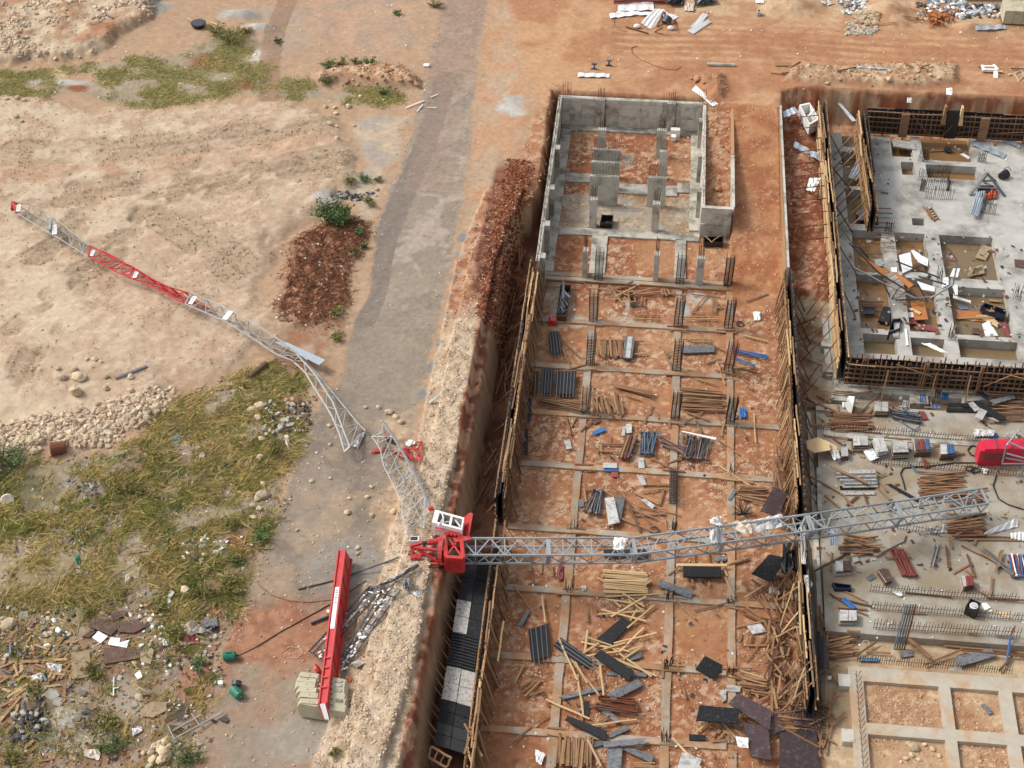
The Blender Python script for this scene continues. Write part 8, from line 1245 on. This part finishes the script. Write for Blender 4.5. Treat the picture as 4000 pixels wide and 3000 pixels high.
for k in range(40): a = random.random()*6.28; mb.bar(c, c+np.array((math.cos(a)*random.uniform(.4, .9), math.sin(a)*random.uniform(.4, .9), random.uniform(.05, .7))), .03)
tag(mb.build('bar_tangle', 'dark_rebar'), 'black tangle of bars near the right form above the mast', 'rebar')
# waste ground: boards, tarps, boulders, jugs
for pts, m, lab, cat in [(((765, 385), (900, 330), (1030, 440), (960, 510), (770, 440)), 'brown_board', 'large dark brown board at the top of the dumped sheets', 'board'), (((950, 330), (1080, 290), (1090, 340), (990, 370)), 'brown_board', 'small dark board at the upper right of the dumped sheets', 'board'), (((1010, 400), (1180, 370), (1270, 430), (1160, 490), (1020, 480)), 'brown_board', 'dark board right of the large one among the dumped sheets', 'board'), (((715, 520), (780, 470), (830, 475), (770, 530)), 'brown_board', 'small brown offcut left of the white square', 'board'), (((795, 530), (850, 475), (930, 520), (870, 580)), 'white_foam', 'creased white square sheet among the dumped boards', 'sheet'), (((930, 590), (955, 530), (1040, 535), (1030, 575), (1118, 550), (1095, 620)), 'white_plastic', 'bright white notched sheet among the dumped boards', 'sheet'), (((895, 760), (900, 620), (1190, 610), (1225, 655), (1200, 710)), 'brown_board', 'wide dark brown board below the bright white sheet', 'board'), (((615, 660), (770, 640), (780, 720), (760, 870), (620, 890)), 'hessian', 'tan board standing on its end left of the wide brown board', 'board'), (((1210, 650), (1310, 620), (1330, 640), (1300, 760), (1215, 740)), 'hessian', 'orange brown rag right of the wide brown board', 'rag'), (((1035, 690), (1090, 610), (1115, 600), (1060, 700)), 'brown_board', 'narrow brown strip lying over the wide brown board', 'board'), (((1210, 1160), (1300, 1090), (1440, 1090), (1440, 1160), (1320, 1220), (1230, 1210)), 'hessian', 'pale tan carpet patch near the lower left road edge', 'carpet'), (((730, 1120), (820, 1090), (845, 1130), (790, 1160)), 'hessian', 'small brown rag on the grey ash', 'rag'), (((90, 1390), (130, 1350), (210, 1430), (200, 1490)), 'brown_board', 'rusty plate beside the burnt patch', 'plate'), (((1160, 850), (1210, 810), (1230, 870), (1190, 890)), 'white_foam', 'small white sheet below the wide brown board', 'sheet'), (((1730, 390), (1870, 360), (1885, 430), (1760, 440)), 'grey_board', 'grey sheet behind the cream tarpaulin', 'sheet')]:
    poly(lab, 0, 3, pts, m, cat, cat, dz=.16)
crumple('cream tarpaulin crumpled by the road edge at the lower left', q_(0, 3, (1570, 430), (1700, 420), (1820, 490), (1610, 530)), 'tarp_cream', h=.7, cat='tarpaulin', nm='tarpaulin', n=13); crumple('black plastic beside the cream tarpaulin', q_(0, 3, (1800, 430), (1890, 430), (1890, 490), (1820, 480)), 'black_plastic', cat='plastic'); crumple('dark cloth and red rag under the cream tarpaulin', q_(0, 3, (1580, 520), (1720, 520), (1720, 590), (1600, 600)), 'maroon_sheet', cat='cloth', nm='cloth'); crumple('white folded foil sheet lying alone at the lower left', q_(0, 3, (1140, 1325), (1220, 1305), (1230, 1340), (1150, 1390)), 'white_plastic', h=.3, cat='sheet'); crumple('pale rope and cloth bundle near the bottom left', q_(0, 3, (720, 1500), (870, 1500), (860, 1600), (730, 1560)), 'tarp_cream', h=.3, cat='cloth', nm='cloth'); crumple('clear plastic by the green shrub at the lower left', q_(0, 3, (1400, 540), (1460, 530), (1460, 600), (1410, 610)), 'wrap_plastic', cat='plastic'); crumple('shiny foil scraps on the heap of broken boards', q_(0, 3, (400, 750), (540, 770), (520, 850), (420, 820)), 'wrap_plastic', h=.3, cat='foil', nm='foil'); crumple('pale plastic sheet lower on the heap of broken boards', q_(0, 3, (250, 870), (380, 830), (370, 900), (270, 920)), 'wrap_plastic', h=.3, cat='foil', nm='foil'); crumple('brown leaf shaped cloth in the dry grass', q_(0, 2, (1060, 1450), (1180, 1415), (1290, 1440), (1060, 1480)), 'hessian', h=.1, cat='cloth', nm='cloth'); crumple('green net scrap in the dry grass', q_(0, 2, (640, 1490), (680, 1480), (695, 1550), (665, 1560)), 'green_plastic', h=.2, cat='net', nm='net'); crumple('sky blue plastic scrap in the dry grass', q_(0, 2, (1485, 450), (1550, 445), (1555, 480), (1490, 485)), 'cyan_plastic', h=.15, cat='plastic'); crumple('white plastic strip hanging on the rubble by the road edge', q_(1, 2, (245, 445), (285, 450), (290, 570), (255, 560)), 'white_plastic', h=.3, cat='plastic'); crumple('folded grey sheet metal at the grass edge', q_(0, 2, (1905, 730), (1990, 680), (2070, 660), (1960, 770)), 'dark_steel', h=.3, cat='sheet'); crumple('crumpled silver duct box on the spoil ridge', q_(1, 3, (1265, 55), (1330, 35), (1355, 110), (1285, 150)), 'cable_grey', h=.8, cat='duct', nm='duct'); crumple('torn silver foil below the duct box on the spoil ridge', q_(1, 3, (1330, 140), (1420, 130), (1490, 130), (1400, 190)), 'wrap_plastic', h=.2, cat='foil', nm='foil'); crumple('dark foil under the red turntable', q_(1, 2, (1570, 1570), (1650, 1575), (1640, 1650), (1590, 1620)), 'dark_steel', h=.4, cat='foil', nm='foil'); crumple('white crumpled plate among the broken jib ends', q_(1, 2, (820, 540), (900, 430), (950, 420), (880, 560)), 'wrap_plastic', h=.3, cat='plate', nm='plate'); crumple('white bags behind the red trolley frame', q_(1, 2, (1285, 515), (1340, 490), (1400, 510), (1310, 550)), 'white_plastic', h=.4, cat='bag', nm='bag'); poly('grey concrete lath lying on the spoil ridge', 1, 2, ((1490, 150), (1650, 35), (1668, 45), (1505, 165)), 'concrete', 'plank', 'plank', dz=.15); poly('loose corner plate by the road rubble', 1, 3, ((820, 750), (900, 720), (935, 750), (870, 790)), 'alu_panel', 'plate', 'plate', dz=.2); poly('orange brick shard by the counterweights', 1, 3, ((795, 905), (815, 865), (830, 870), (815, 912)), 'orange_net', 'brick', 'brick', dz=.12)
pb = tag(bar('plank', PG(*Q(0, 1, 990, 1608), .12), PG(*Q(0, 1, 1270, 1500), .12), .22, .06, 'grey_board'), 'long grey plank lying on the boulder bank', 'plank'); tag(MB().tube([PG(*Q(1, 1, -60, 1600), .2), PG(*Q(1, 1, 90, 1480), .25)], .22, 7).build('log', 'twig'), 'short dark log at the foot of the fallen jib', 'log')
rst = root('rusty_drum', 'rusty open drum at the foot of the boulder bank', 'drum', PG(*Q(0, 2, 460, 560))); c = PG(*Q(0, 2, 440, 565), .35); MB().tube([c, c+np.array((.95, .35, 0))], [.5, .42], 14).build('barrel', 'rust_steel', rst); MB().tube([c+np.array((-.02, 0, 0)), c+np.array((.05, .02, 0))], [.4, .4], 14).build('mouth', 'orange_ply', rst)
tag(MB().tube([PG(*Q(0, 2, 65, 1010), .0), PG(*Q(0, 2, 65, 1010), .25)], [.5, .42], 14).build('lid', 'tarp_cream'), 'round cream lid in the grass at the left edge', 'lid')
for k, (u, v, a) in enumerate(((1985, 690, .2), (2045, 1010, -.7))):
    c = PG(*Q(0, 3, u, v), .3); d = np.array((math.cos(a), math.sin(a), 0)); t = root('water_jug', ['green plastic can lying above the muddy road patch', 'green plastic can split in two on the muddy road patch'][k], 'plastic can', c-np.array((0, 0, .3))); MB().tube([c-d*.42, c-d*.36, c+d*.30, c+d*.42], [.22, .30, .30, .16], 12).build('body', 'green_plastic', t); MB().tube([c+d*.42, c+d*.52], .09, 8).build('neck', 'black_plastic', t); bar('handle', c-d*.2+np.array((0, 0, .34)), c+d*.15+np.array((0, 0, .34)), .08, .06, 'green_plastic', t)
    if k: c2 = c+np.array((-.15, .55, 0)); MB().tube([c2, c2+np.array((0, .25, .1))], [.3, .3], 12).build('broken_half', 'dark_steel', t)
hr = root('barrier_frame', 'thin grey steel barrier frame lying by the lower road edge', 'barrier', PG(*Q(0, 3, 1700, 1270)))
for a, b_ in (((1490, 1340), (1740, 1200)), ((1500, 1410), (1940, 1170)), ((1655, 1190), (1730, 1300)), ((1730, 1300), (1930, 1160)), ((1450, 1290), (1500, 1400)), ((1580, 1370), (1720, 1300))): bar('frame_rail', PG(*Q(0, 3, *a), .25), PG(*Q(0, 3, *b_), .25), .06, .06, 'cable_grey', hr)
for a, b_, m, lab in (((980, 1035), (982, 870), 'white_plastic', 'thin white pole standing out on the ash'), ((975, 970), (1025, 965), 'white_plastic', 'short white stub beside the thin white pole'), ((1170, 1030), (1300, 1030), 'rust_steel', 'rusty pick handle by a boulder')): tag(bar('pole', PG(*Q(0, 3, *a), .12), PG(*Q(0, 3, *b_), .12), .07, .05, m), lab, 'pole')
cable('long thin wire looping down through the dumped boards', [Q(0, 2, 1340, 1450), Q(0, 3, 945, 20), Q(0, 3, 955, 200), Q(0, 3, 900, 300), Q(0, 3, 780, 360), Q(0, 3, 690, 400), Q(0, 3, 660, 530), Q(0, 3, 560, 690), Q(0, 3, 490, 760)], .02, 'rope', 'wire', 'wire')
cable('grey hose in the grass near the road edge', [Q(0, 2, 1300, 1265), Q(0, 2, 1420, 1060)], .025, 'hose_black')
BM = []
for k in range(5):
    bmh = bmesh.new(); bmesh.ops.create_icosphere(bmh, subdivisions=2, radius=.5); r = Vector((k*7.1, 3.3, 1.7))
    for v in bmh.verts: d = v.co.normalized(); n_ = mnoise.noise(d*1.7+r)*.32+mnoise.noise(d*4+r)*.10; v.co = Vector((d.x, d.y*.78, d.z*.58))*(.5*(1+n_))
    me = bpy.data.meshes.new('boulder'); bmh.to_mesh(me); bmh.free(); BM.append(me)
BMM = {}
def boulder(i, j, u, v, s, m='boulder', label=None, group=None):
    k = random.randrange(5)
    if (k, m) not in BMM: me = BM[k].copy(); me.materials.append(MATS[m]); BMM[(k, m)] = me
    c = PG(*Q(i, j, u, v)); o = bpy.data.objects.new('boulder', BMM[(k, m)]); link(o); s_ = s/2.212/54
    o.location = (c[0], c[1], gz(c[0], c[1])+s_*.16); o.scale = (s_, s_, s_); o.rotation_euler = (jit(.3), jit(.3), random.random()*6); return tag(o, ('large ' if s >= 75 else 'small ' if s < 55 else 'middling ')*bool(group)+label.replace('large ', ''), 'boulder', group)
boulder(0, 2, 660, 80, 150, label='tall pale boulder standing at the top of the boulder bank').rotation_euler = (.2, 1.0, 1.4)
NB = [('pale boulder in the bank along the foot of the earth plateau', 'boulders of the plateau bank', 'boulder', [(0, 2, *a) for a in ((915, 40, 70), (440, 425, 90), (610, 430, 80), (520, 465, 70), (580, 490, 80), (820, 480, 70), (300, 590, 85), (260, 500, 80), (555, 535, 70), (1035, 495, 55), (170, 470, 70), (110, 490, 80), (720, 410, 70), (860, 380, 60), (770, 340, 60), (1170, 240, 70), (1260, 260, 60), (1360, 245, 70), (1270, 300, 70), (1350, 200, 60), (350, 500, 70), (450, 360, 70), (980, 150, 70), (1130, 60, 70), (1210, 110, 80), (600, 280, 60), (400, 250, 50), (1470, 115, 40), (140, 570, 50))]+[(0, 1, *a) for a in ((685, 1610, 130), (540, 1610, 90), (640, 1540, 70), (820, 1450, 60), (1130, 1600, 70), (500, 1530, 60), (920, 1600, 60), (750, 1450, 50), (870, 1470, 45))]),
      ('pale stone in the small pile by the lower road edge', 'pile of pale stones by the road edge', 'boulder', [(0, 3, *a) for a in ((1420, 1440, 60), (1380, 1500, 70), (1420, 1535, 110), (1320, 1590, 75), (1385, 1600, 85), (1330, 1480, 60), (1460, 1480, 55), (1290, 1650, 60), (1375, 1455, 60), (1305, 1530, 55))]),
      ('large pale stone in the rubble between grass and road', 'stones in the rubble by the road', 'boulder', [(1, 2, *a) for a in ((35, 195, 100), (20, 300, 70), (40, 640, 80), (60, 970, 120), (50, 480, 70), (20, 990, 80), (120, 410, 50), (60, 870, 60), (30, 1080, 60))]+[(0, 2, *a) for a in ((2180, 230, 90), (2190, 1060, 60), (2190, 1160, 60))]),
      ('orange stone in the berm beside the far road', 'stones of the far berm', 'red_boulder', [(1, 0, *a) for a in ((785, 715, 70), (875, 740, 60), (905, 655, 50), (1130, 620, 60), (1110, 690, 60), (1390, 735, 75), (1330, 700, 60), (1170, 610, 60), (1090, 660, 50), (1250, 700, 60), (1150, 745, 40), (1320, 650, 55), (960, 670, 50), (1040, 720, 45))]),
      ('pale stone at the end of the far weed strip', 'stones below the far berm', 'boulder', [(1, 0, *a) for a in ((800, 925, 80), (600, 930, 60), (680, 935, 60), (640, 1070, 60), (700, 1095, 50), (690, 985, 60), (850, 1090, 45), (900, 835, 50), (700, 1195, 60), (1100, 870, 40), (1040, 1640, 60))]),
      ('large stone sitting in the bank above the earth cut', 'stones of the bank above the cut', 'boulder', [(3, 0, *a) for a in ((690, 615, 70), (1045, 690, 70), (760, 620, 50), (1050, 620, 60), (820, 650, 60), (1480, 680, 50), (1180, 640, 50), (1400, 650, 50), (350, 575, 60), (510, 725, 50), (880, 660, 50), (1300, 620, 50), (620, 690, 50), (1560, 640, 45), (2090, 650, 50))]),
      ('pale boulder on the upper left heap', 'boulders of the upper left heap', 'boulder', [(0, 0, *a) for a in ((232, 325, 60), (340, 465, 70), (270, 430, 60), (480, 510, 60), (570, 460, 50), (790, 445, 45), (400, 455, 60), (210, 580, 45), (690, 495, 40), (150, 850, 70), (140, 1010, 70), (85, 805, 50), (210, 870, 60), (60, 860, 60), (190, 1050, 50), (950, 965, 40), (860, 845, 35))]),
      ('pale stone loose on the stony road near the broken jib', 'loose stones on the road', 'boulder', [(1, 2, *a) for a in ((1150, 250, 80), (1250, 330, 60), (1205, 290, 60), (1060, 205, 50), (945, 205, 40), (640, 525, 40), (480, 845, 45), (645, 815, 35), (805, 990, 35), (995, 890, 40), (960, 980, 45), (1000, 1140, 50), (355, 1265, 35), (880, 1420, 45), (875, 1470, 40), (1190, 1105, 60), (1510, 270, 60), (1640, 60, 60), (635, 365, 50), (790, 1115, 60), (295, 1000, 30))]),
      ('rock in the bed of the stony grid foundation', 'rocks of the stony beds', 'boulder', [(3, 3, *a) for a in ((1260, 1490, 85), (1185, 930, 40), (1090, 920, 35), (1190, 1580, 45), (1300, 1590, 40), (1240, 1550, 45), (1350, 1460, 40), (1420, 1500, 45), (1210, 1450, 45), (1480, 1560, 40))]),
      ('boulder lying loose on the waste ground', 'boulders on the waste ground', 'boulder', [(0, 3, *a) for a in ((70, 430, 130), (1205, 1060, 75), (1110, 25, 70), (290, 300, 40), (1240, 1535, 40), (600, 510, 45), (1600, 130, 90), (450, 460, 40))]),
      ('reddish rock in the soil beside the concrete corner', 'rocks at the basement corner', 'red_boulder', [(2, 0, *a) for a in ((1600, 690, 110), (1550, 680, 60), (1780, 1640, 80), (1660, 720, 50), (1820, 1270, 45))])]
for lab, grp, m, L in NB:
    for a in L: boulder(*a, m=m, label=lab, group=grp)
slab_ = [(0, 3, 205, 350, 90, 'grey concrete block tilted in the rubble above the heap of boards'), (0, 3, 450, 1030, 110, 'flat grey concrete slab by the burnt patch'), (0, 3, 500, 1100, 90, 'broken grey concrete corner below the flat slab'), (0, 3, 715, 1010, 65, 'grey slab piece left of the thin white pole'), (0, 3, 630, 1080, 55, 'grey slab piece near the green tuft'), (0, 3, 670, 1235, 60, 'grey slab piece on the ash'), (0, 3, 1950, 1250, 70, 'grey asphalt chunk on the road'), (0, 2, 1740, 625, 70, 'round grey slab in the dry grass'), (0, 2, 1850, 395, 55, 'square pale slab in the dry grass'), (0, 2, 1840, 1480, 110, 'broken grey slab heap near the road edge'), (0, 2, 1750, 1540, 65, 'pale square block near the road edge'), (0, 2, 1680, 1255, 65, 'dark stone slab near the road edge'), (1, 2, 300, 200, 90, 'grey slab in the dark rubble by the bent jib'), (1, 2, 250, 330, 90, 'grey slab lower in the dark rubble'), (1, 2, 290, 360, 80, 'long grey slab lowest in the dark rubble'), (0, 3, 1470, 170, 90, 'grey slab by the red soil patch'), (0, 3, 1160, 1125, 60, 'grey lump by the carpet patch'), (0, 3, 1810, 1045, 45, 'small grey block by the road edge')]
for i, j, u, v, s, lab in slab_:
    c = PG(*Q(i, j, u, v)); s_ = s/2.212/54/2; r = random.Random(u); b = MB(); n = r.randint(5, 7); pts = []
    for k in range(n): a = 6.283*k/n+r.uniform(-.3, .3); pts.append(c+np.array((s_*r.uniform(.75, 1.1)*math.cos(a), s_*r.uniform(.7, 1)*math.sin(a), .14+.10*math.cos(a+u))))
    tag(b.prism(pts, (0, 0, -.16)).build('slab_piece', 'asphalt_chunk' if 'asphalt' in lab or 'dark' in lab[:5] else 'concrete'), lab, 'slab')
lump_stuff('rubble', 0, 3, (100, 1150, 420, 1420), 90, .06, .26, ['asphalt_chunk', 'dark_steel', 'concrete'], 'burnt black rubble at the lower left', .3); lump_stuff('rubble', 1, 2, (60, 130, 460, 430), 140, .06, .28, ['asphalt_chunk', 'concrete', 'boulder', 'brown_board'], 'dark broken rubble under the bend of the jib', .2); lump_stuff('rubble', 0, 2, (1560, 1330, 1960, 1500), 90, .06, .3, ['white_foam', 'concrete', 'concrete', 'grey_board'], 'broken white plaster near the road edge', .1); lump_stuff('rubble', 0, 2, (540, 820, 840, 1400), 110, .06, .24, ['asphalt_chunk', 'concrete', 'grey_board'], 'grey broken rubble through the middle of the grass', .1); lump_stuff('rubble', 1, 1, (640, 0, 1040, 70), 80, .06, .22, ['asphalt_chunk', 'concrete', 'dark_steel'], 'grey ash and rubble above the green shrub', .1); lump_stuff('rubble', 0, 3, (800, 200, 1900, 800), 190, .05, .22, ['concrete', 'white_foam', 'asphalt_chunk', 'hessian', 'brown_board'], 'small mixed rubble round the dumped boards', .1); lump_stuff('rubble', 0, 3, (0, 250, 640, 700), 110, .06, .3, ['concrete', 'asphalt_chunk', 'boulder', 'brown_board', 'white_foam'], 'mixed rubble above the heap of broken boards', .1)
def litter(nm, i, j, box, n, s0, s1, m, label, z=None):
    b = MB()
    for k in range(n):
        u, v = random.uniform(box[0], box[2]), random.uniform(box[1], box[3]); c = PG(*Q(i, j, u, v), .07) if z is None else P(*Q(i, j, u, v), z); a = random.random()*3.1; s = random.uniform(s0, s1)
        b.frame(c, (s*math.cos(a), s*math.sin(a), s*random.uniform(-.3, .3)), (-s*.6*math.sin(a), s*.6*math.cos(a), s*random.uniform(0, .4)), (0, 0, .008))
    tag(b.build(nm, m), label, kind='stuff')
W_ = 'white_plastic'
for bx in [(0, 0, (300, 400, 2212, 800), 45), (0, 2, (0, 600, 2200, 1650), 60), (0, 3, (0, 0, 1800, 1600), 90), (1, 0, (0, 0, 1500, 900), 40), (1, 1, (150, 400, 900, 1200), 22), (2, 0, (0, 0, 2212, 650), 40), (3, 0, (0, 0, 2212, 550), 60), (1, 2, (100, 0, 1700, 1600), 12)]: litter('litter', *bx[:3], bx[3], .03, .10, W_, 'small white litter')

for bx in [(2, 0, (450, 1100, 1600, 1640), 26, -2.85), (2, 1, (300, 0, 1900, 1600), 26, -2.85), (2, 2, (100, 0, 2100, 1600), 30, -2.85), (2, 3, (0, 0, 2100, 1600), 34, -2.85), (3, 1, (650, 100, 2212, 1300), 70, -2.15), (3, 0, (600, 1050, 2212, 1600), 60, -2.15), (3, 2, (400, 0, 2212, 1600), 80, -2.36), (3, 3, (500, 0, 2212, 600), 40, -2.36), (3, 0, (150, 900, 500, 1640), 30, -1.2), (3, 1, (240, 50, 520, 1500), 26, -2.4)]: litter('litter', bx[0], bx[1], bx[2], bx[3], .02, .085, W_, 'small white litter', bx[4])
for m, n in (('rust_timber', 60), ('dark_steel', 45), ('alu_panel', 45), ('tan_timber', 50)):
    litter('litter', 3, 1, (680, 380, 2212, 1290), n, .05, .22, m, 'small mixed debris in the flooded recesses', -2.1); litter('litter', 3, 2, (400, 0, 2212, 1640), n, .05, .2, m, 'small mixed debris on the working slab', -2.36); litter('litter', 3, 0, (560, 1050, 2212, 1600), n//3, .04, .15, m, 'small mixed debris on the raft', -2.15)
    litter('litter', 2, 3, (100, 0, 2212, 1640), n//2, .04, .16, m, 'small mixed debris on the pit floor', -2.84); litter('litter', 2, 2, (100, 0, 2100, 1640), n//3, .04, .14, m, 'small mixed debris on the pit floor', -2.84); litter('litter', 0, 3, (0, 150, 1900, 1600), n, .04, .2, m, 'small mixed debris on the waste ground')
# shrubs and weeds
def shrub(i, j, u, v, r, h, m, label, n=260, leaf=.11, stems=9, group=None):
    c = PG(*Q(i, j, u, v)); t = root('shrub', label, 'shrub', c, group); sb = MB(); lf = MB(); rr_ = random.Random(int(u*3+v))
    for k in range(stems):
        a = rr_.random()*6.28; R = r*rr_.uniform(.35, 1); e = c+np.array((R*math.cos(a), R*math.sin(a), h*rr_.uniform(.5, 1))); mid_ = c+(e-c)*.5+np.array((0, 0, h*.15)); sb.tube([c, mid_, e], [.04, .025, .012], 5)
        for q in range(n//stems):
            s = rr_.uniform(.25, 1.05); p = (c*(1-s)**2+2*mid_*s*(1-s)+e*s*s)+np.array((rr_.gauss(0, r*.13), rr_.gauss(0, r*.13), rr_.gauss(0, h*.07))); d = np.array((rr_.gauss(0, 1), rr_.gauss(0, 1), rr_.gauss(.4, .6))); d /= np.linalg.norm(d); s2 = np.cross(d, (rr_.gauss(0, 1), rr_.gauss(0, 1), 1)); s2 /= np.linalg.norm(s2); L = leaf*rr_.uniform(.6, 1.3)
            lf.add([p-d*L, p+s2*L*.35, p+d*L, p-s2*L*.35], [(0, 1, 2, 3)])
    sb.build('stem', 'twig', t); lf.build('foliage', m, t); return t
shrub(1, 1, 690, 260, 1.75, 1.5, 'leaf_green', 'big dark green shrub between the red heap and the road', 1600, .17, 34)
for a in [(1, 1, 1000, 110, .8, .7, 'leaf_olive', 'yellow green shrub right of the big dark one'), (1, 1, 890, 370, .5, .45, 'leaf_green', 'small green shrub below the big dark one'), (1, 1, 940, 480, .45, .4, 'leaf_green', 'small green tuft at the road edge beside the red heap'), (1, 1, 840, 530, .45, .4, 'leaf_olive', 'olive tuft on the right side of the red heap'), (1, 1, 700, 1055, .7, .5, 'leaf_olive', 'olive shrub at the lower end of the red heap'), (1, 1, 700, 1270, .8, .5, 'leaf_olive', 'straggling olive shrub at the road edge above the jib bend'), (1, 0, 930, 1560, .7, .6, 'leaf_green', 'green shrub by the grey ash near the road'), (1, 0, 810, 1590, .7, .6, 'leaf_olive', 'olive shrub left of the one by the grey ash'), (1, 0, 1050, 1560, .5, .4, 'leaf_olive', 'small olive shrub nearest the road by the ash'),
          (0, 0, 2000, 370, 1.7, 1.2, 'leaf_olive', 'large olive shrub in the far left weeds'), (0, 0, 1870, 290, 1.1, .8, 'leaf_olive', 'smaller olive shrub above the large one in the far weeds'), (0, 0, 2140, 275, .7, .5, 'leaf_olive', 'little olive shrub beside the pale ash heap'), (1, 0, 630, 590, 1.0, .8, 'leaf_green', 'green shrub at the left end of the far berm'), (1, 0, 730, 560, .8, .6, 'leaf_olive', 'olive shrub behind the far berm'), (1, 0, 975, 555, .8, .7, 'leaf_green', 'upright green shrub behind the middle of the far berm'), (1, 0, 870, 555, .7, .5, 'leaf_olive', 'low olive shrub behind the far berm'), (1, 0, 620, 725, 1.0, .8, 'leaf_olive', 'yellow shrub in front of the far berm'), (1, 0, 1105, 815, .5, .6, 'leaf_green', 'small green shrub below the far berm'), (1, 0, 190, 370, .6, .4, 'leaf_green', 'tiny green shrub near the far mast pole'), (1, 0, 1215, 125, .5, .4, 'leaf_green', 'tiny green shrub on the far top mound'), (1, 0, 1540, 60, .9, .6, 'leaf_olive', 'olive shrub by the far road on the top mound'),
          (1, 2, 165, 590, 1.0, .9, 'leaf_olive', 'bright yellow green shrub in the rubble by the road'), (0, 2, 1055, 925, .9, .6, 'leaf_olive', 'yellow green shrub in the middle of the dry grass'), (0, 2, 1200, 940, .6, .4, 'leaf_olive', 'small shrub beside the yellow green one in the grass'), (0, 2, 2060, 1550, .7, .5, 'leaf_green', 'dark green tuft below the plaster rubble'), (0, 2, 2000, 1220, .8, .6, 'leaf_olive', 'olive shrub above the plaster rubble'), (0, 2, 20, 700, 1.8, 1.3, 'leaf_green', 'dark shrub at the left edge in the shade of the bank'), (0, 3, 1510, 540, .9, .8, 'leaf_olive', 'yellow flowering shrub left of the cream tarpaulin'), (0, 3, 1990, 110, 1.1, .7, 'leaf_olive', 'olive shrub at the road edge above the cream tarpaulin'), (0, 3, 1750, 150, 1.0, .6, 'leaf_olive', 'olive shrub left of the road edge one'), (0, 3, 1710, 790, .7, .5, 'leaf_green', 'green tuft in the red rubble'), (0, 3, 830, 850, .9, .6, 'leaf_olive', 'olive shrub below the tan board'), (0, 3, 1000, 1490, .8, .6, 'leaf_green', 'green shrub near the bottom left ash'), (0, 3, 900, 1500, .5, .4, 'leaf_green', 'small green shrub left of the one near the ash'), (0, 3, 100, 1590, .7, .4, 'leaf_olive', 'olive tuft in the bottom left corner'), (0, 3, 1620, 1590, 1.0, .7, 'leaf_green', 'green shrub at the bottom road edge'), (0, 3, 280, 1000, .6, .4, 'leaf_olive', 'small yellow tuft on the grey slab heap'), (0, 3, 930, 1310, .8, .4, 'leaf_olive', 'low tuft on the ash'), (0, 3, 1400, 290, .7, .5, 'leaf_olive', 'olive tuft right of the dumped boards'), (0, 3, 770, 310, .7, .5, 'leaf_olive', 'yellow tuft above the dumped boards'), (1, 2, 50, 1330, .9, .7, 'leaf_green', 'dark green shrub at the road edge by the grass'), (1, 3, 685, 1530, .4, .3, 'leaf_olive', 'tiny tuft at the foot of the spoil ridge')]:
    shrub(*a, n=int(180+260*a[4]*a[4]), stems=12, leaf=.10)
